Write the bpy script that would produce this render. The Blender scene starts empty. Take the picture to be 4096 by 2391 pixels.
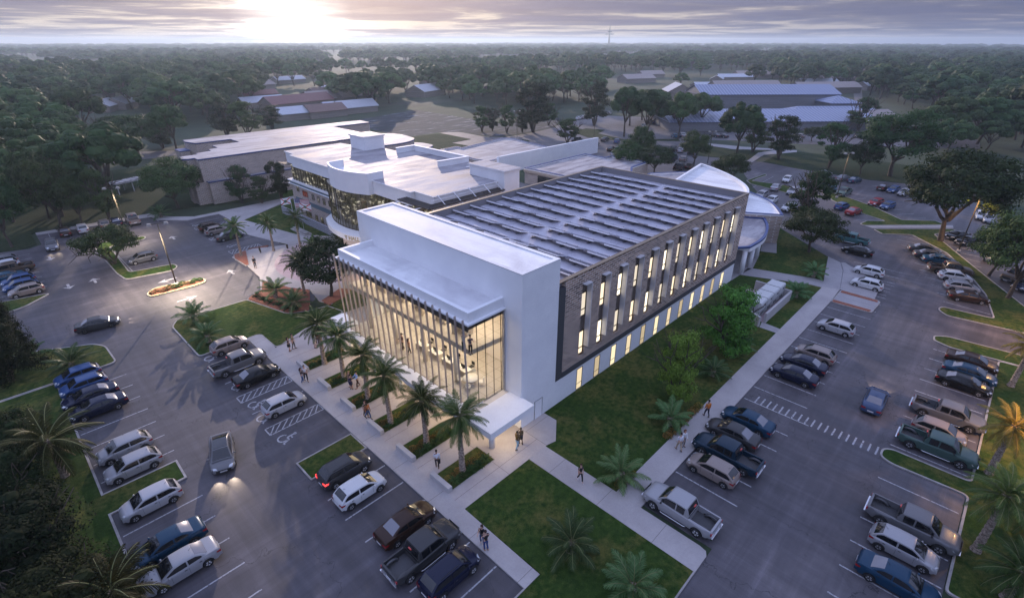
import bpy, bmesh, math, random
from mathutils import Vector, Matrix, noise
from mathutils.geometry import tessellate_polygon
C = bpy.context.scene
COL = C.collection
R = math.radians
PI = math.pi
rng = random.Random(7)
# ---------------------------------------------------------------- camera
CAMH, FPX, PITCH, AZ = 32.0, 2063.0, math.atan((1195.5-163)/2063.0), R(44.05)
cd = bpy.data.cameras.new('camera'); cam = bpy.data.objects.new('camera', cd); COL.objects.link(cam)
cam.location = (0, 0, CAMH); cam.rotation_euler = (PI/2-PITCH, 0, AZ-PI/2)
cd.sensor_width = 36; cd.lens = 36*FPX/4096; cd.clip_start = .5; cd.clip_end = 30000
C.camera = cam
FW = (math.cos(AZ), math.sin(AZ)); RT = (math.sin(AZ), -math.cos(AZ))
def G(px, py, z=0.0):
    """survey: the ground (or height z) point the survey photo shows at a pixel"""
    xr = (px-2048)/FPX; yu = (1195.5-py)/FPX
    k = math.cos(PITCH)+yu*math.sin(PITCH); dz = -math.sin(PITCH)+yu*math.cos(PITCH)
    t = (z-CAMH)/dz
    return ((FW[0]*k+RT[0]*xr)*t, (FW[1]*k+RT[1]*xr)*t)
TILE = {1:(0,0,.5556),2:(1350,0,.5556),3:(2700,0,.554),4:(0,750,.5556),5:(1350,750,.5556),6:(2700,750,.554),7:(0,1591,.5556),8:(1350,1591,.5556),9:(2700,1591,.554)}
def T(n, x, y, z=0.0):
    o = TILE[n]; return G(o[0]+x*o[2], o[1]+y*o[2], z)
def zat(b, py):
    lo, hi = -5, 31.5
    for _ in range(40):
        m = (lo+hi)/2; a = b[0]*FW[0]+b[1]*FW[1]; zz = m-CAMH
        d = a*math.cos(PITCH)-zz*math.sin(PITCH); u = a*math.sin(PITCH)+zz*math.cos(PITCH)
        if 1195.5-FPX*u/d > py: lo = m
        else: hi = m
    return m
# ---------------------------------------------------------------- objects
def tag(o, label=None, cat=None, group=None, kind=None):
    if label: o['label'] = label
    if cat: o['category'] = cat
    if group: o['group'] = group
    if kind: o['kind'] = kind
    return o
def empty(name, loc=(0,0,0), rz=0, label=None, cat=None, group=None):
    o = bpy.data.objects.new(name, None); COL.objects.link(o); o.location = loc; o.rotation_euler = (0,0,rz)
    o.empty_display_size = .3
    return tag(o, label, cat, group)
def copy_tree(o, parent=None, loc=None, rz=None, label=None, group=None, scale=None, paint=None):
    c = o.copy(); COL.objects.link(c); c.parent = parent
    if loc is not None: c.location = loc
    if rz is not None: c.rotation_euler = (0,0,rz)
    if scale is not None: c.scale = scale if not isinstance(scale,(int,float)) else (scale,)*3
    if label: c['label'] = label
    if group: c['group'] = group
    if paint:
        for i, s in enumerate(c.material_slots):
            if s.material and s.material.name.startswith('paint_base'):
                s.link = 'OBJECT'; s.material = paint
    for ch in o.children: copy_tree(ch, c, paint=paint)
    return c
class MB:
    def __init__(s, off=(0,0,0)): s.v=[]; s.f=[]; s.m=[]; s.o=off; s.sm=[]
    def add(s, vs, fs, m=0, smooth=False):
        n=len(s.v); s.v += [(v[0]-s.o[0],v[1]-s.o[1],v[2]-s.o[2]) for v in vs]
        s.f += [tuple(i+n for i in f) for f in fs]; s.m += [m]*len(fs); s.sm += [smooth]*len(fs); return s
    def box(s,x0,x1,y0,y1,z0,z1,m=0):
        return s.add([(x0,y0,z0),(x1,y0,z0),(x1,y1,z0),(x0,y1,z0),(x0,y0,z1),(x1,y0,z1),(x1,y1,z1),(x0,y1,z1)],
            [(0,3,2,1),(4,5,6,7),(0,1,5,4),(1,2,6,5),(2,3,7,6),(3,0,4,7)],m)
    def bar(s,a,b,w,h,m=0,up=(0,0,1)):
        a=Vector(a);b=Vector(b);d=(b-a).normalized();u=Vector(up)
        if abs(d.dot(u))>.99:u=Vector((1,0,0))
        x=d.cross(u).normalized()*w/2;y=x.cross(d).normalized()*h/2
        vs=[a-x-y,a+x-y,a+x+y,a-x+y,b-x-y,b+x-y,b+x+y,b-x+y]
        return s.add(vs,[(0,1,2,3),(7,6,5,4),(0,4,5,1),(1,5,6,2),(2,6,7,3),(3,7,4,0)],m)
    def tube(s,pts,rad,n=8,m=0,cap=True,smooth=True):
        pts=[Vector(p) for p in pts]; rad=rad if isinstance(rad,(list,tuple)) else [rad]*len(pts)
        vs=[];fs=[];ref=None
        for i,p in enumerate(pts):
            d=(pts[min(i+1,len(pts)-1)]-pts[max(i-1,0)]).normalized()
            u=Vector((0,0,1)) if abs(d.z)<.95 else Vector((1,0,0))
            if ref is not None: u=ref
            x=d.cross(u)
            if x.length<1e-4:x=d.cross(Vector((0,1,0)))
            x.normalize();y=x.cross(d).normalized();ref=y
            for k in range(n):
                a=2*PI*k/n;vs.append(p+x*math.cos(a)*rad[i]+y*math.sin(a)*rad[i])
        for i in range(len(pts)-1):
            for k in range(n):
                fs.append((i*n+k,i*n+(k+1)%n,(i+1)*n+(k+1)%n,(i+1)*n+k))
        if cap: fs.append(tuple(reversed(range(n))));fs.append(tuple((len(pts)-1)*n+k for k in range(n)))
        # flip for outward
        return s.add(vs,[tuple(reversed(f)) for f in fs],m,smooth)
    def cyl(s,x,y,z0,z1,r,n=16,m=0,r2=None): return s.tube([(x,y,z0),(x,y,z1)],[r,r if r2 is None else r2],n,m)
    def prism(s,poly,z0,z1,m=0,mside=None,bottom=False):
        mside=m if mside is None else mside
        if area(poly)<0: poly=poly[::-1]
        n=len(poly); tri=tessellate_polygon([[Vector((p[0],p[1],0)) for p in poly]])
        vs=[(p[0],p[1],z1) for p in poly]+[(p[0],p[1],z0) for p in poly]
        def fix(t,up):
            a,b,c=[poly[i] for i in t]; cr=(b[0]-a[0])*(c[1]-a[1])-(b[1]-a[1])*(c[0]-a[0])
            return t if (cr>0)==up else (t[0],t[2],t[1])
        s.add(vs,[fix(t,True) for t in tri],m)
        k=len(s.v)-2*n
        for i in range(n):
            j=(i+1)%n; s.f.append((k+n+i,k+n+j,k+j,k+i)); s.m.append(mside); s.sm.append(False)
        if bottom:
            for t in tri:
                t2=fix(t,False); s.f.append(tuple(k+n+i for i in t2)); s.m.append(m); s.sm.append(False)
        return s
    def ring(s,outer,inner,z0,z1,m=0):
        n=len(outer)
        if area(outer)<0: outer=outer[::-1];inner=inner[::-1]
        vs=[(p[0],p[1],z1) for p in outer]+[(p[0],p[1],z1) for p in inner]+[(p[0],p[1],z0) for p in outer]+[(p[0],p[1],z0) for p in inner]
        fs=[]
        for i in range(n):
            j=(i+1)%n; fs+=[(i,j,n+j,n+i),(2*n+i,2*n+j,j,i),(n+i,n+j,3*n+j,3*n+i)]
        return s.add(vs,fs,m)
    def sphere(s,c,r,n=10,m=0,sc=(1,1,1)):
        vs=[];fs=[];k=n//2+1
        for i in range(k+1):
            t=PI*i/k
            for j in range(n):
                a=2*PI*j/n; vs.append((c[0]+r*sc[0]*math.sin(t)*math.cos(a),c[1]+r*sc[1]*math.sin(t)*math.sin(a),c[2]+r*sc[2]*math.cos(t)))
        for i in range(k):
            for j in range(n): fs.append((i*n+j,(i+1)*n+j,(i+1)*n+(j+1)%n,i*n+(j+1)%n))
        return s.add(vs,fs,m,True)
    def mesh(s,name,mats):
        me=bpy.data.meshes.new(name); me.from_pydata([tuple(v) for v in s.v],[],s.f)
        for mt in mats: me.materials.append(mt)
        me.polygons.foreach_set('material_index',s.m); me.polygons.foreach_set('use_smooth',s.sm)
        me.update(); return me
    def build(s,name,mats,parent=None,sharp=None):
        if not isinstance(mats,(list,tuple)): mats=[mats]
        me=s.mesh(name,mats)
        if sharp: me.set_sharp_from_angle(angle=R(sharp))
        o=bpy.data.objects.new(name,me); COL.objects.link(o)
        if parent: o.parent=parent
        elif s.o!=(0,0,0): o.location=s.o
        return o
def area(p): return sum(p[i][0]*p[(i+1)%len(p)][1]-p[(i+1)%len(p)][0]*p[i][1] for i in range(len(p)))/2
def inset(p,d):
    n=len(p); s=1 if area(p)>0 else -1; out=[]
    for i in range(n):
        a,b,c=Vector(p[i-1]),Vector(p[i]),Vector(p[(i+1)%n])
        e1=(b-a).normalized(); e2=(c-b).normalized()
        n1=Vector((-e1.y,e1.x))*s; n2=Vector((-e2.y,e2.x))*s
        m=(n1+n2); 
        if m.length<.2: m=n1
        m.normalize(); k=d/max(.35,m.dot(n1)); q=b+m*k; out.append((q.x,q.y))
    return out
def fillet(p,r,n=5,only=None):
    out=[];N=len(p)
    for i in range(N):
        if only is not None and i not in only: out.append(tuple(p[i])); continue
        a,b,c=Vector(p[i-1]),Vector(p[i]),Vector(p[(i+1)%N])
        rr=min(r,(a-b).length*.48,(c-b).length*.48); s=b+(a-b).normalized()*rr; e=b+(c-b).normalized()*rr
        for k in range(n+1):
            t=k/n; q=s*(1-t)**2+b*2*t*(1-t)+e*t*t; out.append((q.x,q.y))
    return out
# ---------------------------------------------------------------- materials
def nt(name):
    m=bpy.data.materials.new(name); m.use_nodes=True; t=m.node_tree; b=t.nodes['Principled BSDF']; return m,t,b
def N(t,ty,**kw):
    n=t.nodes.new(ty)
    for k,v in kw.items():
        if k in n.inputs.keys(): n.inputs[k].default_value=v
        else: setattr(n,k,v)
    return n
def flat(name,col,rough=.6,metal=0,emit=None,es=0,trans=0,coat=0,alpha=1,ior=None):
    m,t,b=nt(name); b.inputs['Base Color'].default_value=(*col,1); b.inputs['Roughness'].default_value=rough; b.inputs['Metallic'].default_value=metal
    if emit: b.inputs['Emission Color'].default_value=(*emit,1); b.inputs['Emission Strength'].default_value=es
    b.inputs['Transmission Weight'].default_value=trans; b.inputs['Coat Weight'].default_value=coat; b.inputs['Alpha'].default_value=alpha
    if coat: b.inputs['Coat Roughness'].default_value=.05
    if ior: b.inputs['IOR'].default_value=ior
    return m
def ramp(t,fac,stops):
    r=t.nodes.new('ShaderNodeValToRGB'); e=r.color_ramp.elements
    while len(e)<len(stops): e.new(.5)
    for i,(p,c) in enumerate(stops): e[i].position=p; e[i].color=(*c,1) if len(c)==3 else c
    t.links.new(fac,r.inputs[0]); return r.outputs[0]
def coords(t,scale=(1,1,1),kind='Object',rot=(0,0,0),world=True):
    if world: g=t.nodes.new('ShaderNodeNewGeometry').outputs['Position']
    else: g=t.nodes.new('ShaderNodeTexCoord').outputs[kind]
    mp=t.nodes.new('ShaderNodeMapping'); mp.inputs['Scale'].default_value=scale; mp.inputs['Rotation'].default_value=rot
    t.links.new(g,mp.inputs[0]); return mp.outputs[0]
def noi(t,vec,scale,detail=4,rough=.55,dist=0):
    n=N(t,'ShaderNodeTexNoise'); n.inputs['Scale'].default_value=scale; n.inputs['Detail'].default_value=detail; n.inputs['Roughness'].default_value=rough; n.inputs['Distortion'].default_value=dist
    t.links.new(vec,n.inputs['Vector']); return n.outputs['Fac']
def mix(t,a,b,f,mode='MIX'):
    m=t.nodes.new('ShaderNodeMix'); m.data_type='RGBA'; m.blend_type=mode
    for s,i in ((f,0),(a,6),(b,7)):
        if isinstance(s,(int,float)): m.inputs[i].default_value=s
        elif isinstance(s,(tuple,list)): m.inputs[i].default_value=(*s,1)
        else: t.links.new(s,m.inputs[i])
    return m.outputs[2]
def bump(t,b,h,strength=.3,dist=.02):
    n=t.nodes.new('ShaderNodeBump'); n.inputs['Strength'].default_value=strength; n.inputs['Distance'].default_value=dist
    t.links.new(h,n.inputs['Height']); t.links.new(n.outputs[0],b.inputs['Normal'])
def mathn(t,op,a,b=0,c=None):
    n=t.nodes.new('ShaderNodeMath'); n.operation=op
    for i,s in enumerate((a,b,c)):
        if s is None: continue
        if isinstance(s,(int,float)): n.inputs[i].default_value=s
        else: t.links.new(s,n.inputs[i])
    return n.outputs[0]
def m_noise(name,c1,c2,scale=3,rough=.8,fine=40,bs=.25,lo=.35,hi=.65,stretch=(1,1,1),rot=(0,0,0),c3=None,s3=.15,rr=None,metal=0):
    m,t,b=nt(name); v=coords(t,stretch,rot=rot); n1=noi(t,v,scale,6,.6); col=ramp(t,n1,[(lo,c1),(hi,c2)])
    nf=noi(t,coords(t),fine,3,.6)
    if c3:
        n3=noi(t,coords(t),s3,5,.6,.6); col=mix(t,col,c3,ramp(t,n3,[(.5,(0,0,0)),(.68,(1,1,1))]))
    col=mix(t,col,mix(t,(.72,.72,.72),(1.25,1.25,1.25),nf),1.0,'MULTIPLY')
    t.links.new(col,b.inputs['Base Color']); b.inputs['Roughness'].default_value=rough; b.inputs['Metallic'].default_value=metal
    if rr:
        rv=ramp(t,n1,[(.3,(rr[0],)*3),(.7,(rr[1],)*3)]); t.links.new(rv,b.inputs['Roughness'])
    bump(t,b,nf,bs,.02); return m
def m_brick(name,c1,c2,mortar,sc=1.0,bw=.42,rh=.14,ms=.022,world=False,dirt=.25):
    m,t,b=nt(name); g=t.nodes.new('ShaderNodeNewGeometry').outputs['Position']; sx=t.nodes.new('ShaderNodeSeparateXYZ'); t.links.new(g,sx.inputs[0])
    cx=t.nodes.new('ShaderNodeCombineXYZ'); t.links.new(mathn(t,'ADD',sx.outputs[0],sx.outputs[1]),cx.inputs[0]); t.links.new(sx.outputs[2],cx.inputs[1])
    br=t.nodes.new('ShaderNodeTexBrick'); t.links.new(cx.outputs[0],br.inputs['Vector']); br.inputs['Color1'].default_value=(*c1,1); br.inputs['Color2'].default_value=(*c2,1)
    br.inputs['Mortar'].default_value=(*mortar,1); br.inputs['Scale'].default_value=sc; br.inputs['Brick Width'].default_value=bw; br.inputs['Row Height'].default_value=rh; br.inputs['Mortar Size'].default_value=ms
    n=noi(t,coords(t,(.3,.3,1.2)),1.2,5); col=mix(t,br.outputs[0],mix(t,(1-dirt,)*3,(1+dirt,)*3,n),1.0,'MULTIPLY')
    n2=noi(t,coords(t),9,3); col=mix(t,col,mix(t,(.75,)*3,(1.25,)*3,n2),1.0,'MULTIPLY')
    t.links.new(col,b.inputs['Base Color']); b.inputs['Roughness'].default_value=.85; bump(t,b,br.outputs[1],-.4,.01); return m
def m_concrete(name,c1,c2,jx=None,jy=None,ox=0,oy=0,rough=.75,line=.5):
    """slabs with joints every jx, jy metres (world axes)"""
    m,t,b=nt(name); v=coords(t); n1=noi(t,v,.35,6,.6,.4); n2=noi(t,v,6,5,.6); col=ramp(t,n1,[(.3,c1),(.7,c2)])
    col=mix(t,col,mix(t,(.86,)*3,(1.12,)*3,n2),1.0,'MULTIPLY')
    spk=noi(t,v,22,2); col=mix(t,col,(.12,.11,.11),mathn(t,'MULTIPLY',mathn(t,'GREATER_THAN',spk,.70),.35))
    if jx or jy:
        sx=t.nodes.new('ShaderNodeSeparateXYZ'); t.links.new(v,sx.inputs[0]); msk=None
        for o,j,off in ((0,jx,ox),(1,jy,oy)):
            if not j: continue
            a=mathn(t,'ADD',sx.outputs[o],-off+1000*j); f=mathn(t,'MODULO',a,j); d=mathn(t,'MINIMUM',f,mathn(t,'SUBTRACT',j,f)); k=mathn(t,'LESS_THAN',d,.018)
            msk=k if msk is None else mathn(t,'MAXIMUM',msk,k)
        col=mix(t,col,tuple(x*.35 for x in c1),mathn(t,'MULTIPLY',msk,line+.3))
    t.links.new(col,b.inputs['Base Color']); b.inputs['Roughness'].default_value=rough; bump(t,b,n2,.15,.01); return m
M={}
def m_asphalt():
    m,t,b=nt('asphalt'); v=coords(t); big=noi(t,v,.06,6,.62,.8); med=noi(t,v,.5,5,.6); fine=noi(t,v,30,3,.7); st=noi(t,coords(t,(.05,.9,1),rot=(0,0,R(50))),1.0,5,.6,.5)
    st2=noi(t,coords(t,(.9,.04,1),rot=(0,0,R(15))),1.0,6,.65,.6); blot=noi(t,v,.16,6,.7,1.2)
    col=ramp(t,big,[(.30,(.036,.034,.041)),(.48,(.060,.055,.064)),(.62,(.094,.085,.094)),(.75,(.145,.130,.134))])
    col=mix(t,col,mix(t,(.70,)*3,(1.34,)*3,med),1.0,'MULTIPLY'); col=mix(t,col,mix(t,(.45,)*3,(1.55,)*3,fine),1.0,'MULTIPLY')
    col=mix(t,col,ramp(t,st,[(.3,(.72,)*3),(.55,(1,)*3),(.75,(1.5,)*3)]),1.0,'MULTIPLY'); col=mix(t,col,ramp(t,st2,[(.3,(.78,)*3),(.5,(1,)*3),(.75,(1.35,)*3)]),1.0,'MULTIPLY')
    oil=noi(t,v,.75,3,.55,.3); col=mix(t,col,(.022,.021,.024),mathn(t,'MULTIPLY',ramp(t,oil,[(.66,(0,)*3),(.76,(1,)*3)]),.6))
    col=mix(t,col,(.028,.026,.030),mathn(t,'MULTIPLY',ramp(t,blot,[(.60,(0,)*3),(.72,(1,)*3)]),.55))
    wav=t.nodes.new('ShaderNodeTexVoronoi'); wav.feature='DISTANCE_TO_EDGE'; wav.inputs['Scale'].default_value=.09; dv=mix(t,v,v,0); 
    nn=t.nodes.new('ShaderNodeTexNoise'); nn.inputs['Scale'].default_value=.7; nn.inputs['Detail'].default_value=5; t.links.new(v,nn.inputs['Vector'])
    ad=t.nodes.new('ShaderNodeVectorMath'); ad.operation='MULTIPLY_ADD'; t.links.new(nn.outputs['Color'],ad.inputs[0]); ad.inputs[1].default_value=(3,3,3); t.links.new(v,ad.inputs[2]); t.links.new(ad.outputs[0],wav.inputs['Vector'])
    cr=mathn(t,'LESS_THAN',wav.outputs['Distance'],.0022); col=mix(t,col,(.02,.02,.022),mathn(t,'MULTIPLY',cr,.75))
    t.links.new(col,b.inputs['Base Color']); t.links.new(ramp(t,big,[(.3,(.50,)*3),(.7,(.68,)*3)]),b.inputs['Roughness']); bump(t,b,fine,.35,.01); return m
M['asphalt']=m_asphalt()
def m_grass(name,dark,light,dry,amt=.5):
    m,t,b=nt(name); v=coords(t); n1=noi(t,v,.22,6,.65,.4); n2=noi(t,v,2.2,6,.7); n3=noi(t,v,16,4,.75)
    col=ramp(t,n2,[(.35,dark),(.68,light)]); col=mix(t,col,dry,mathn(t,'MULTIPLY',ramp(t,mathn(t,'MULTIPLY',n1,mathn(t,'ADD',n2,.5)),[(.46,(0,0,0)),(.66,(1,1,1))]),amt))
    col=mix(t,col,mix(t,(.35,)*3,(1.65,)*3,n3),1.0,'MULTIPLY'); t.links.new(col,b.inputs['Base Color']); b.inputs['Roughness'].default_value=.95; b.inputs['Specular IOR Level'].default_value=.1; bump(t,b,n3,.9,.08); return m
M['grass']=m_grass('lawn_grass',(.020,.045,.009),(.046,.084,.017),(.17,.14,.045),.5)
M['grass2']=m_grass('field_grass',(.018,.032,.014),(.034,.055,.022),(.07,.07,.04),.4)
M['mulch']=m_noise('red_mulch',(.17,.055,.032),(.34,.135,.085),7,.95,25,.8)
M['kerb']=m_noise('kerb_concrete',(.25,.23,.22),(.38,.36,.34),1.5,.8,30)
M['kerb_yellow']=m_noise('kerb_cream_paint',(.32,.29,.17),(.42,.38,.24),2,.7,30,.1)
M['walk']=m_concrete('sidewalk_concrete',(.32,.295,.29),(.42,.39,.38),None,4.77,0,24.6)
M['plaza']=m_concrete('plaza_concrete',(.34,.30,.29),(.45,.41,.39),4.9,4.77,17.6,28.0)
M['walk2']=m_concrete('side_walk_concrete',(.27,.255,.265),(.34,.325,.33),3.2,None,27,0)
M['pink']=m_noise('pink_paving',(.36,.27,.28),(.44,.34,.35),1,.7,20,.1)
M['paint_line']=m_noise('white_line_paint',(.11,.11,.12),(.38,.38,.40),5,.7,30,.05,.36,.50)
M['white']=m_noise('white_stucco',(.77,.77,.78),(.84,.84,.84),.4,.65,25,.10)
M['roofw']=m_noise('white_roof_membrane',(.60,.60,.61),(.84,.84,.84),.5,.5,12,.05,.32,.6,(1,.12,1),c3=(.55,.54,.56),s3=.12,rr=(.62,.8))
M['roofs']=m_noise('stained_roof_membrane',(.15,.135,.155),(.41,.39,.40),.55,.5,3.5,.05,.36,.56,(.25,1,1),c3=(.24,.22,.24),s3=.10,rr=(.55,.8))
M['roofb']=m_noise('solar_roof_membrane',(.40,.39,.45),(.54,.53,.59),.25,.35,10,.05,rr=(.22,.40))
M['brick']=m_brick('dark_brown_brick',(.11,.068,.046),(.40,.275,.195),(.64,.56,.50),1,.70,.24,.032)
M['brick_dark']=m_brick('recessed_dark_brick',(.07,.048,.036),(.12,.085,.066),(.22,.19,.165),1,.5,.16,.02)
M['brick_tan']=m_brick('tan_brick',(.30,.215,.165),(.42,.32,.25),(.60,.56,.52),1,.75,.24,.035)
M['coping']=flat('brown_coping',(.17,.135,.095),.5,.3)
M['blue']=flat('blue_trim',(.035,.065,.19),.5)
M['teal']=m_noise('teal_panel',(.10,.15,.18),(.13,.18,.21),2,.5,20,.05)
M['dgrey']=flat('dark_grey_cladding',(.075,.075,.082),.55,.2)
M['metal']=m_noise('galvanised_metal',(.42,.42,.44),(.55,.55,.57),3,.35,20,.05,metal=.7)
M['finw']=m_noise('pale_fin_metal',(.50,.49,.50),(.62,.60,.60),2,.5,20,.04)
M['bronze']=flat('bronze_frame',(.045,.032,.02),.45,.5)
M['finm']=flat('champagne_fin',(.42,.35,.31),.45,.15)
M['trunk']=m_noise('tree_bark',(.045,.034,.026),(.11,.085,.065),3,.95,14,.8,stretch=(1,1,.3))
M['ptrunk']=m_noise('palm_bark',(.14,.10,.075),(.42,.34,.27),6,.95,12,1.0,.4,.6,(1,1,2.2))
M['sand']=m_concrete('cast_concrete',(.36,.34,.34),(.46,.44,.43))
def m_leaf(name,c1,c2,rough=.6,sub=0):
    m,t,b=nt(name); g=t.nodes.new('ShaderNodeNewGeometry'); oi=t.nodes.new('ShaderNodeObjectInfo')
    r=g.outputs['Random Per Island']; col=ramp(t,r,[(0,c1),(1,c2)])
    hs=t.nodes.new('ShaderNodeHueSaturation'); t.links.new(col,hs.inputs['Color']); t.links.new(mathn(t,'MULTIPLY_ADD',mathn(t,'FRACT',mathn(t,'MULTIPLY',oi.outputs['Random'],7.3)),.06,.465),hs.inputs['Hue']); t.links.new(mathn(t,'MULTIPLY_ADD',oi.outputs['Random'],.9,.55),hs.inputs['Value'])
    t.links.new(hs.outputs[0],b.inputs['Base Color']); b.inputs['Roughness'].default_value=rough; b.inputs['Specular IOR Level'].default_value=.12
    out=t.nodes['Material Output']; tr=t.nodes.new('ShaderNodeBsdfTranslucent'); t.links.new(hs.outputs[0],tr.inputs[0]); ms=t.nodes.new('ShaderNodeMixShader'); ms.inputs[0].default_value=.25
    t.links.new(b.outputs[0],ms.inputs[1]); t.links.new(tr.outputs[0],ms.inputs[2]); t.links.new(ms.outputs[0],out.inputs[0]); return m
M['leaf']=m_leaf('oak_leaves',(.025,.055,.016),(.060,.115,.034))
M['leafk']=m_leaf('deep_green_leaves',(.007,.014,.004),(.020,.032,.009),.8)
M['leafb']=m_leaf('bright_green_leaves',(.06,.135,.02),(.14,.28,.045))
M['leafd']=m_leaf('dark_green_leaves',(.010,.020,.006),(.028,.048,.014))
M['frond']=m_leaf('palm_fronds',(.032,.064,.016),(.070,.115,.030),.5)
M['frond2']=m_leaf('bushy_palm_fronds',(.045,.10,.032),(.10,.19,.07),.4)
M['frond_lamptint']=m_leaf('lamp_tinted_palm_fronds',(.12,.10,.02),(.22,.18,.035),.5)  # orange lamp light put into the frond colour of the lit verge palms
M['frondd']=m_leaf('dim_ochre_palm_fronds',(.022,.024,.005),(.050,.048,.010),.6)
M['flower']=m_leaf('ochre_flowers',(.16,.11,.02),(.36,.25,.06))
M['fern']=m_leaf('bed_fern',(.02,.05,.015),(.05,.10,.03))
M['rubber']=flat('tyre_rubber',(.012,.012,.013),.8)
M['rim']=flat('alloy_rim',(.62,.62,.64),.35,.25)
M['glass_car']=flat('car_glass',(.010,.011,.013),.06,0,coat=.6)
M['glass_painted_refl']=flat('painted_reflection_car_glass',(.16,.16,.18),.12,.4,coat=.8)  # copy of the car glass with a bright reflection put into its base colour
M['dark']=flat('dark_plastic',(.015,.015,.016),.6)
M['headl']=flat('headlight_glass',(.55,.57,.60),.12,.2,coat=1)
M['headon']=flat('lit_headlight',(.8,.8,.8),.2,0,(1,.9,.75),2.0)
M['tail']=flat('tail_light',(.30,.012,.015),.2,0,coat=.8)
M['tailon']=flat('lit_tail_light',(.5,.02,.02),.2,0,(1,.05,.05),1.6)
M['chrome']=flat('chrome',(.6,.6,.62),.15,1)
M['plate']=flat('number_plate',(.6,.6,.62),.5)
def text(name,body,size,mat,parent,loc,rot,align='LEFT',ext=.0):
    fc=bpy.data.curves.new(name,'FONT'); fc.body=body; fc.size=size; fc.extrude=ext; fc.align_x=align
    t=bpy.data.objects.new('tmp',fc); COL.objects.link(t); bpy.context.view_layer.update()
    me=bpy.data.meshes.new_from_object(t.evaluated_get(bpy.context.evaluated_depsgraph_get())); bpy.data.objects.remove(t)
    me.materials.clear(); me.materials.append(mat); o=bpy.data.objects.new(name,me); COL.objects.link(o); o.parent=parent; o.location=loc; o.rotation_euler=rot; return o
# ---------------------------------------------------------------- sky, sun, air
SUN_EL, SUN_AZ = R(12), R(59)
w=bpy.data.worlds.new("World"); C.world=w; w.use_nodes=True; t=w.node_tree; t.nodes.clear()
out=t.nodes.new('ShaderNodeOutputWorld'); sky=t.nodes.new('ShaderNodeTexSky'); sky.sky_type='NISHITA'; sky.sun_disc=False
sky.sun_elevation=SUN_EL; sky.sun_rotation=PI/2-SUN_AZ; sky.air_density=1.2; sky.dust_density=3.0; sky.ozone_density=2.0
bg=t.nodes.new('ShaderNodeBackground'); bg.inputs[1].default_value=.05
dirn=t.nodes.new('ShaderNodeTexCoord').outputs['Generated']
sx=t.nodes.new('ShaderNodeSeparateXYZ'); t.links.new(dirn,sx.inputs[0])
z=mathn(t,'MAXIMUM',sx.outputs[2],0.0); den=mathn(t,'ADD',z,.022)
cx=t.nodes.new('ShaderNodeCombineXYZ'); t.links.new(mathn(t,'DIVIDE',sx.outputs[0],den),cx.inputs[0]); t.links.new(mathn(t,'DIVIDE',sx.outputs[1],den),cx.inputs[1])
# angle from the sun's azimuth
dt=t.nodes.new('ShaderNodeVectorMath'); dt.operation='DOT_PRODUCT'; t.links.new(dirn,dt.inputs[0]); dt.inputs[1].default_value=(math.cos(R(64.5)),math.sin(R(64.5)),.03)
glow=ramp(t,dt.outputs['Value'],[(.90,(0,0,0)),(.98,(.05,)*3),(.9955,(.18,)*3),(.9996,(1,1,1))]); glow2=ramp(t,dt.outputs['Value'],[(.35,(0,0,0)),(1,(1,1,1))])
c1=noi(t,cx.outputs[0],.20,7,.60,.5); c2=noi(t,cx.outputs[0],.55,6,.6,.3)
cl=mathn(t,'ADD',mathn(t,'MULTIPLY',c1,.7),mathn(t,'MULTIPLY',c2,.3))
hz=ramp(t,z,[(0,(.04,)*3),(.012,(.0,)*3),(.035,(.05,)*3),(.075,(.12,)*3),(.3,(.10,)*3)])
mask=ramp(t,mathn(t,'ADD',cl,mathn(t,'SUBTRACT',hz,mathn(t,'MULTIPLY',glow,.10))),[(.455,(0,)*3),(.52,(.8,)*3),(.60,(1,)*3)])
tint=mix(t,sky.outputs[0],(1.0,.95,1.12),1.0,'MULTIPLY'); t.links.new(tint,bg.inputs[0])
# pale warm band at the horizon, lavender clouds, bluer and brighter overhead
up=ramp(t,z,[(.05,(0,)*3),(.16,(.55,)*3),(.6,(1,)*3)])
clear=mix(t,(.15,.15,.21),(.42,.375,.335),glow2); clear=mix(t,clear,(1.6,1.45,1.3),glow); clear=mix(t,clear,(.50,.58,.98),up)
cc=mix(t,(.052,.064,.125),(.100,.102,.165),glow2); cc=mix(t,cc,(.34,.33,.38),glow); cc=mix(t,cc,(.33,.39,.66),up)
cc=mix(t,cc,mix(t,(.75,)*3,(1.35,)*3,c2),1.0,'MULTIPLY')
colr=mix(t,clear,cc,mask)
bg2=t.nodes.new('ShaderNodeBackground'); t.links.new(colr,bg2.inputs[0]); bg2.inputs[1].default_value=1.0
ms=t.nodes.new('ShaderNodeMixShader'); ms.inputs[0].default_value=.92; t.links.new(bg.outputs[0],ms.inputs[1]); t.links.new(bg2.outputs[0],ms.inputs[2]); t.links.new(ms.outputs[0],out.inputs[0])
sd=bpy.data.lights.new('sun','SUN'); so=bpy.data.objects.new('sun',sd); COL.objects.link(so); sd.energy=1.8; sd.angle=R(.6); sd.color=(1,.80,.66)
sv=Vector((math.cos(SUN_EL)*math.cos(SUN_AZ),math.cos(SUN_EL)*math.sin(SUN_AZ),math.sin(SUN_EL))); so.rotation_euler=sv.to_track_quat('Z','Y').to_euler(); so.location=(0,0,60)
C.view_settings.view_transform='Standard'; C.view_settings.look='None'; C.view_settings.exposure=.88; C.view_settings.gamma=1; C.cycles.use_denoising=True; C.cycles.denoising_prefilter='ACCURATE'; C.cycles.volume_bounces=0; C.cycles.max_bounces=8; C.cycles.transparent_max_bounces=12
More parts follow.
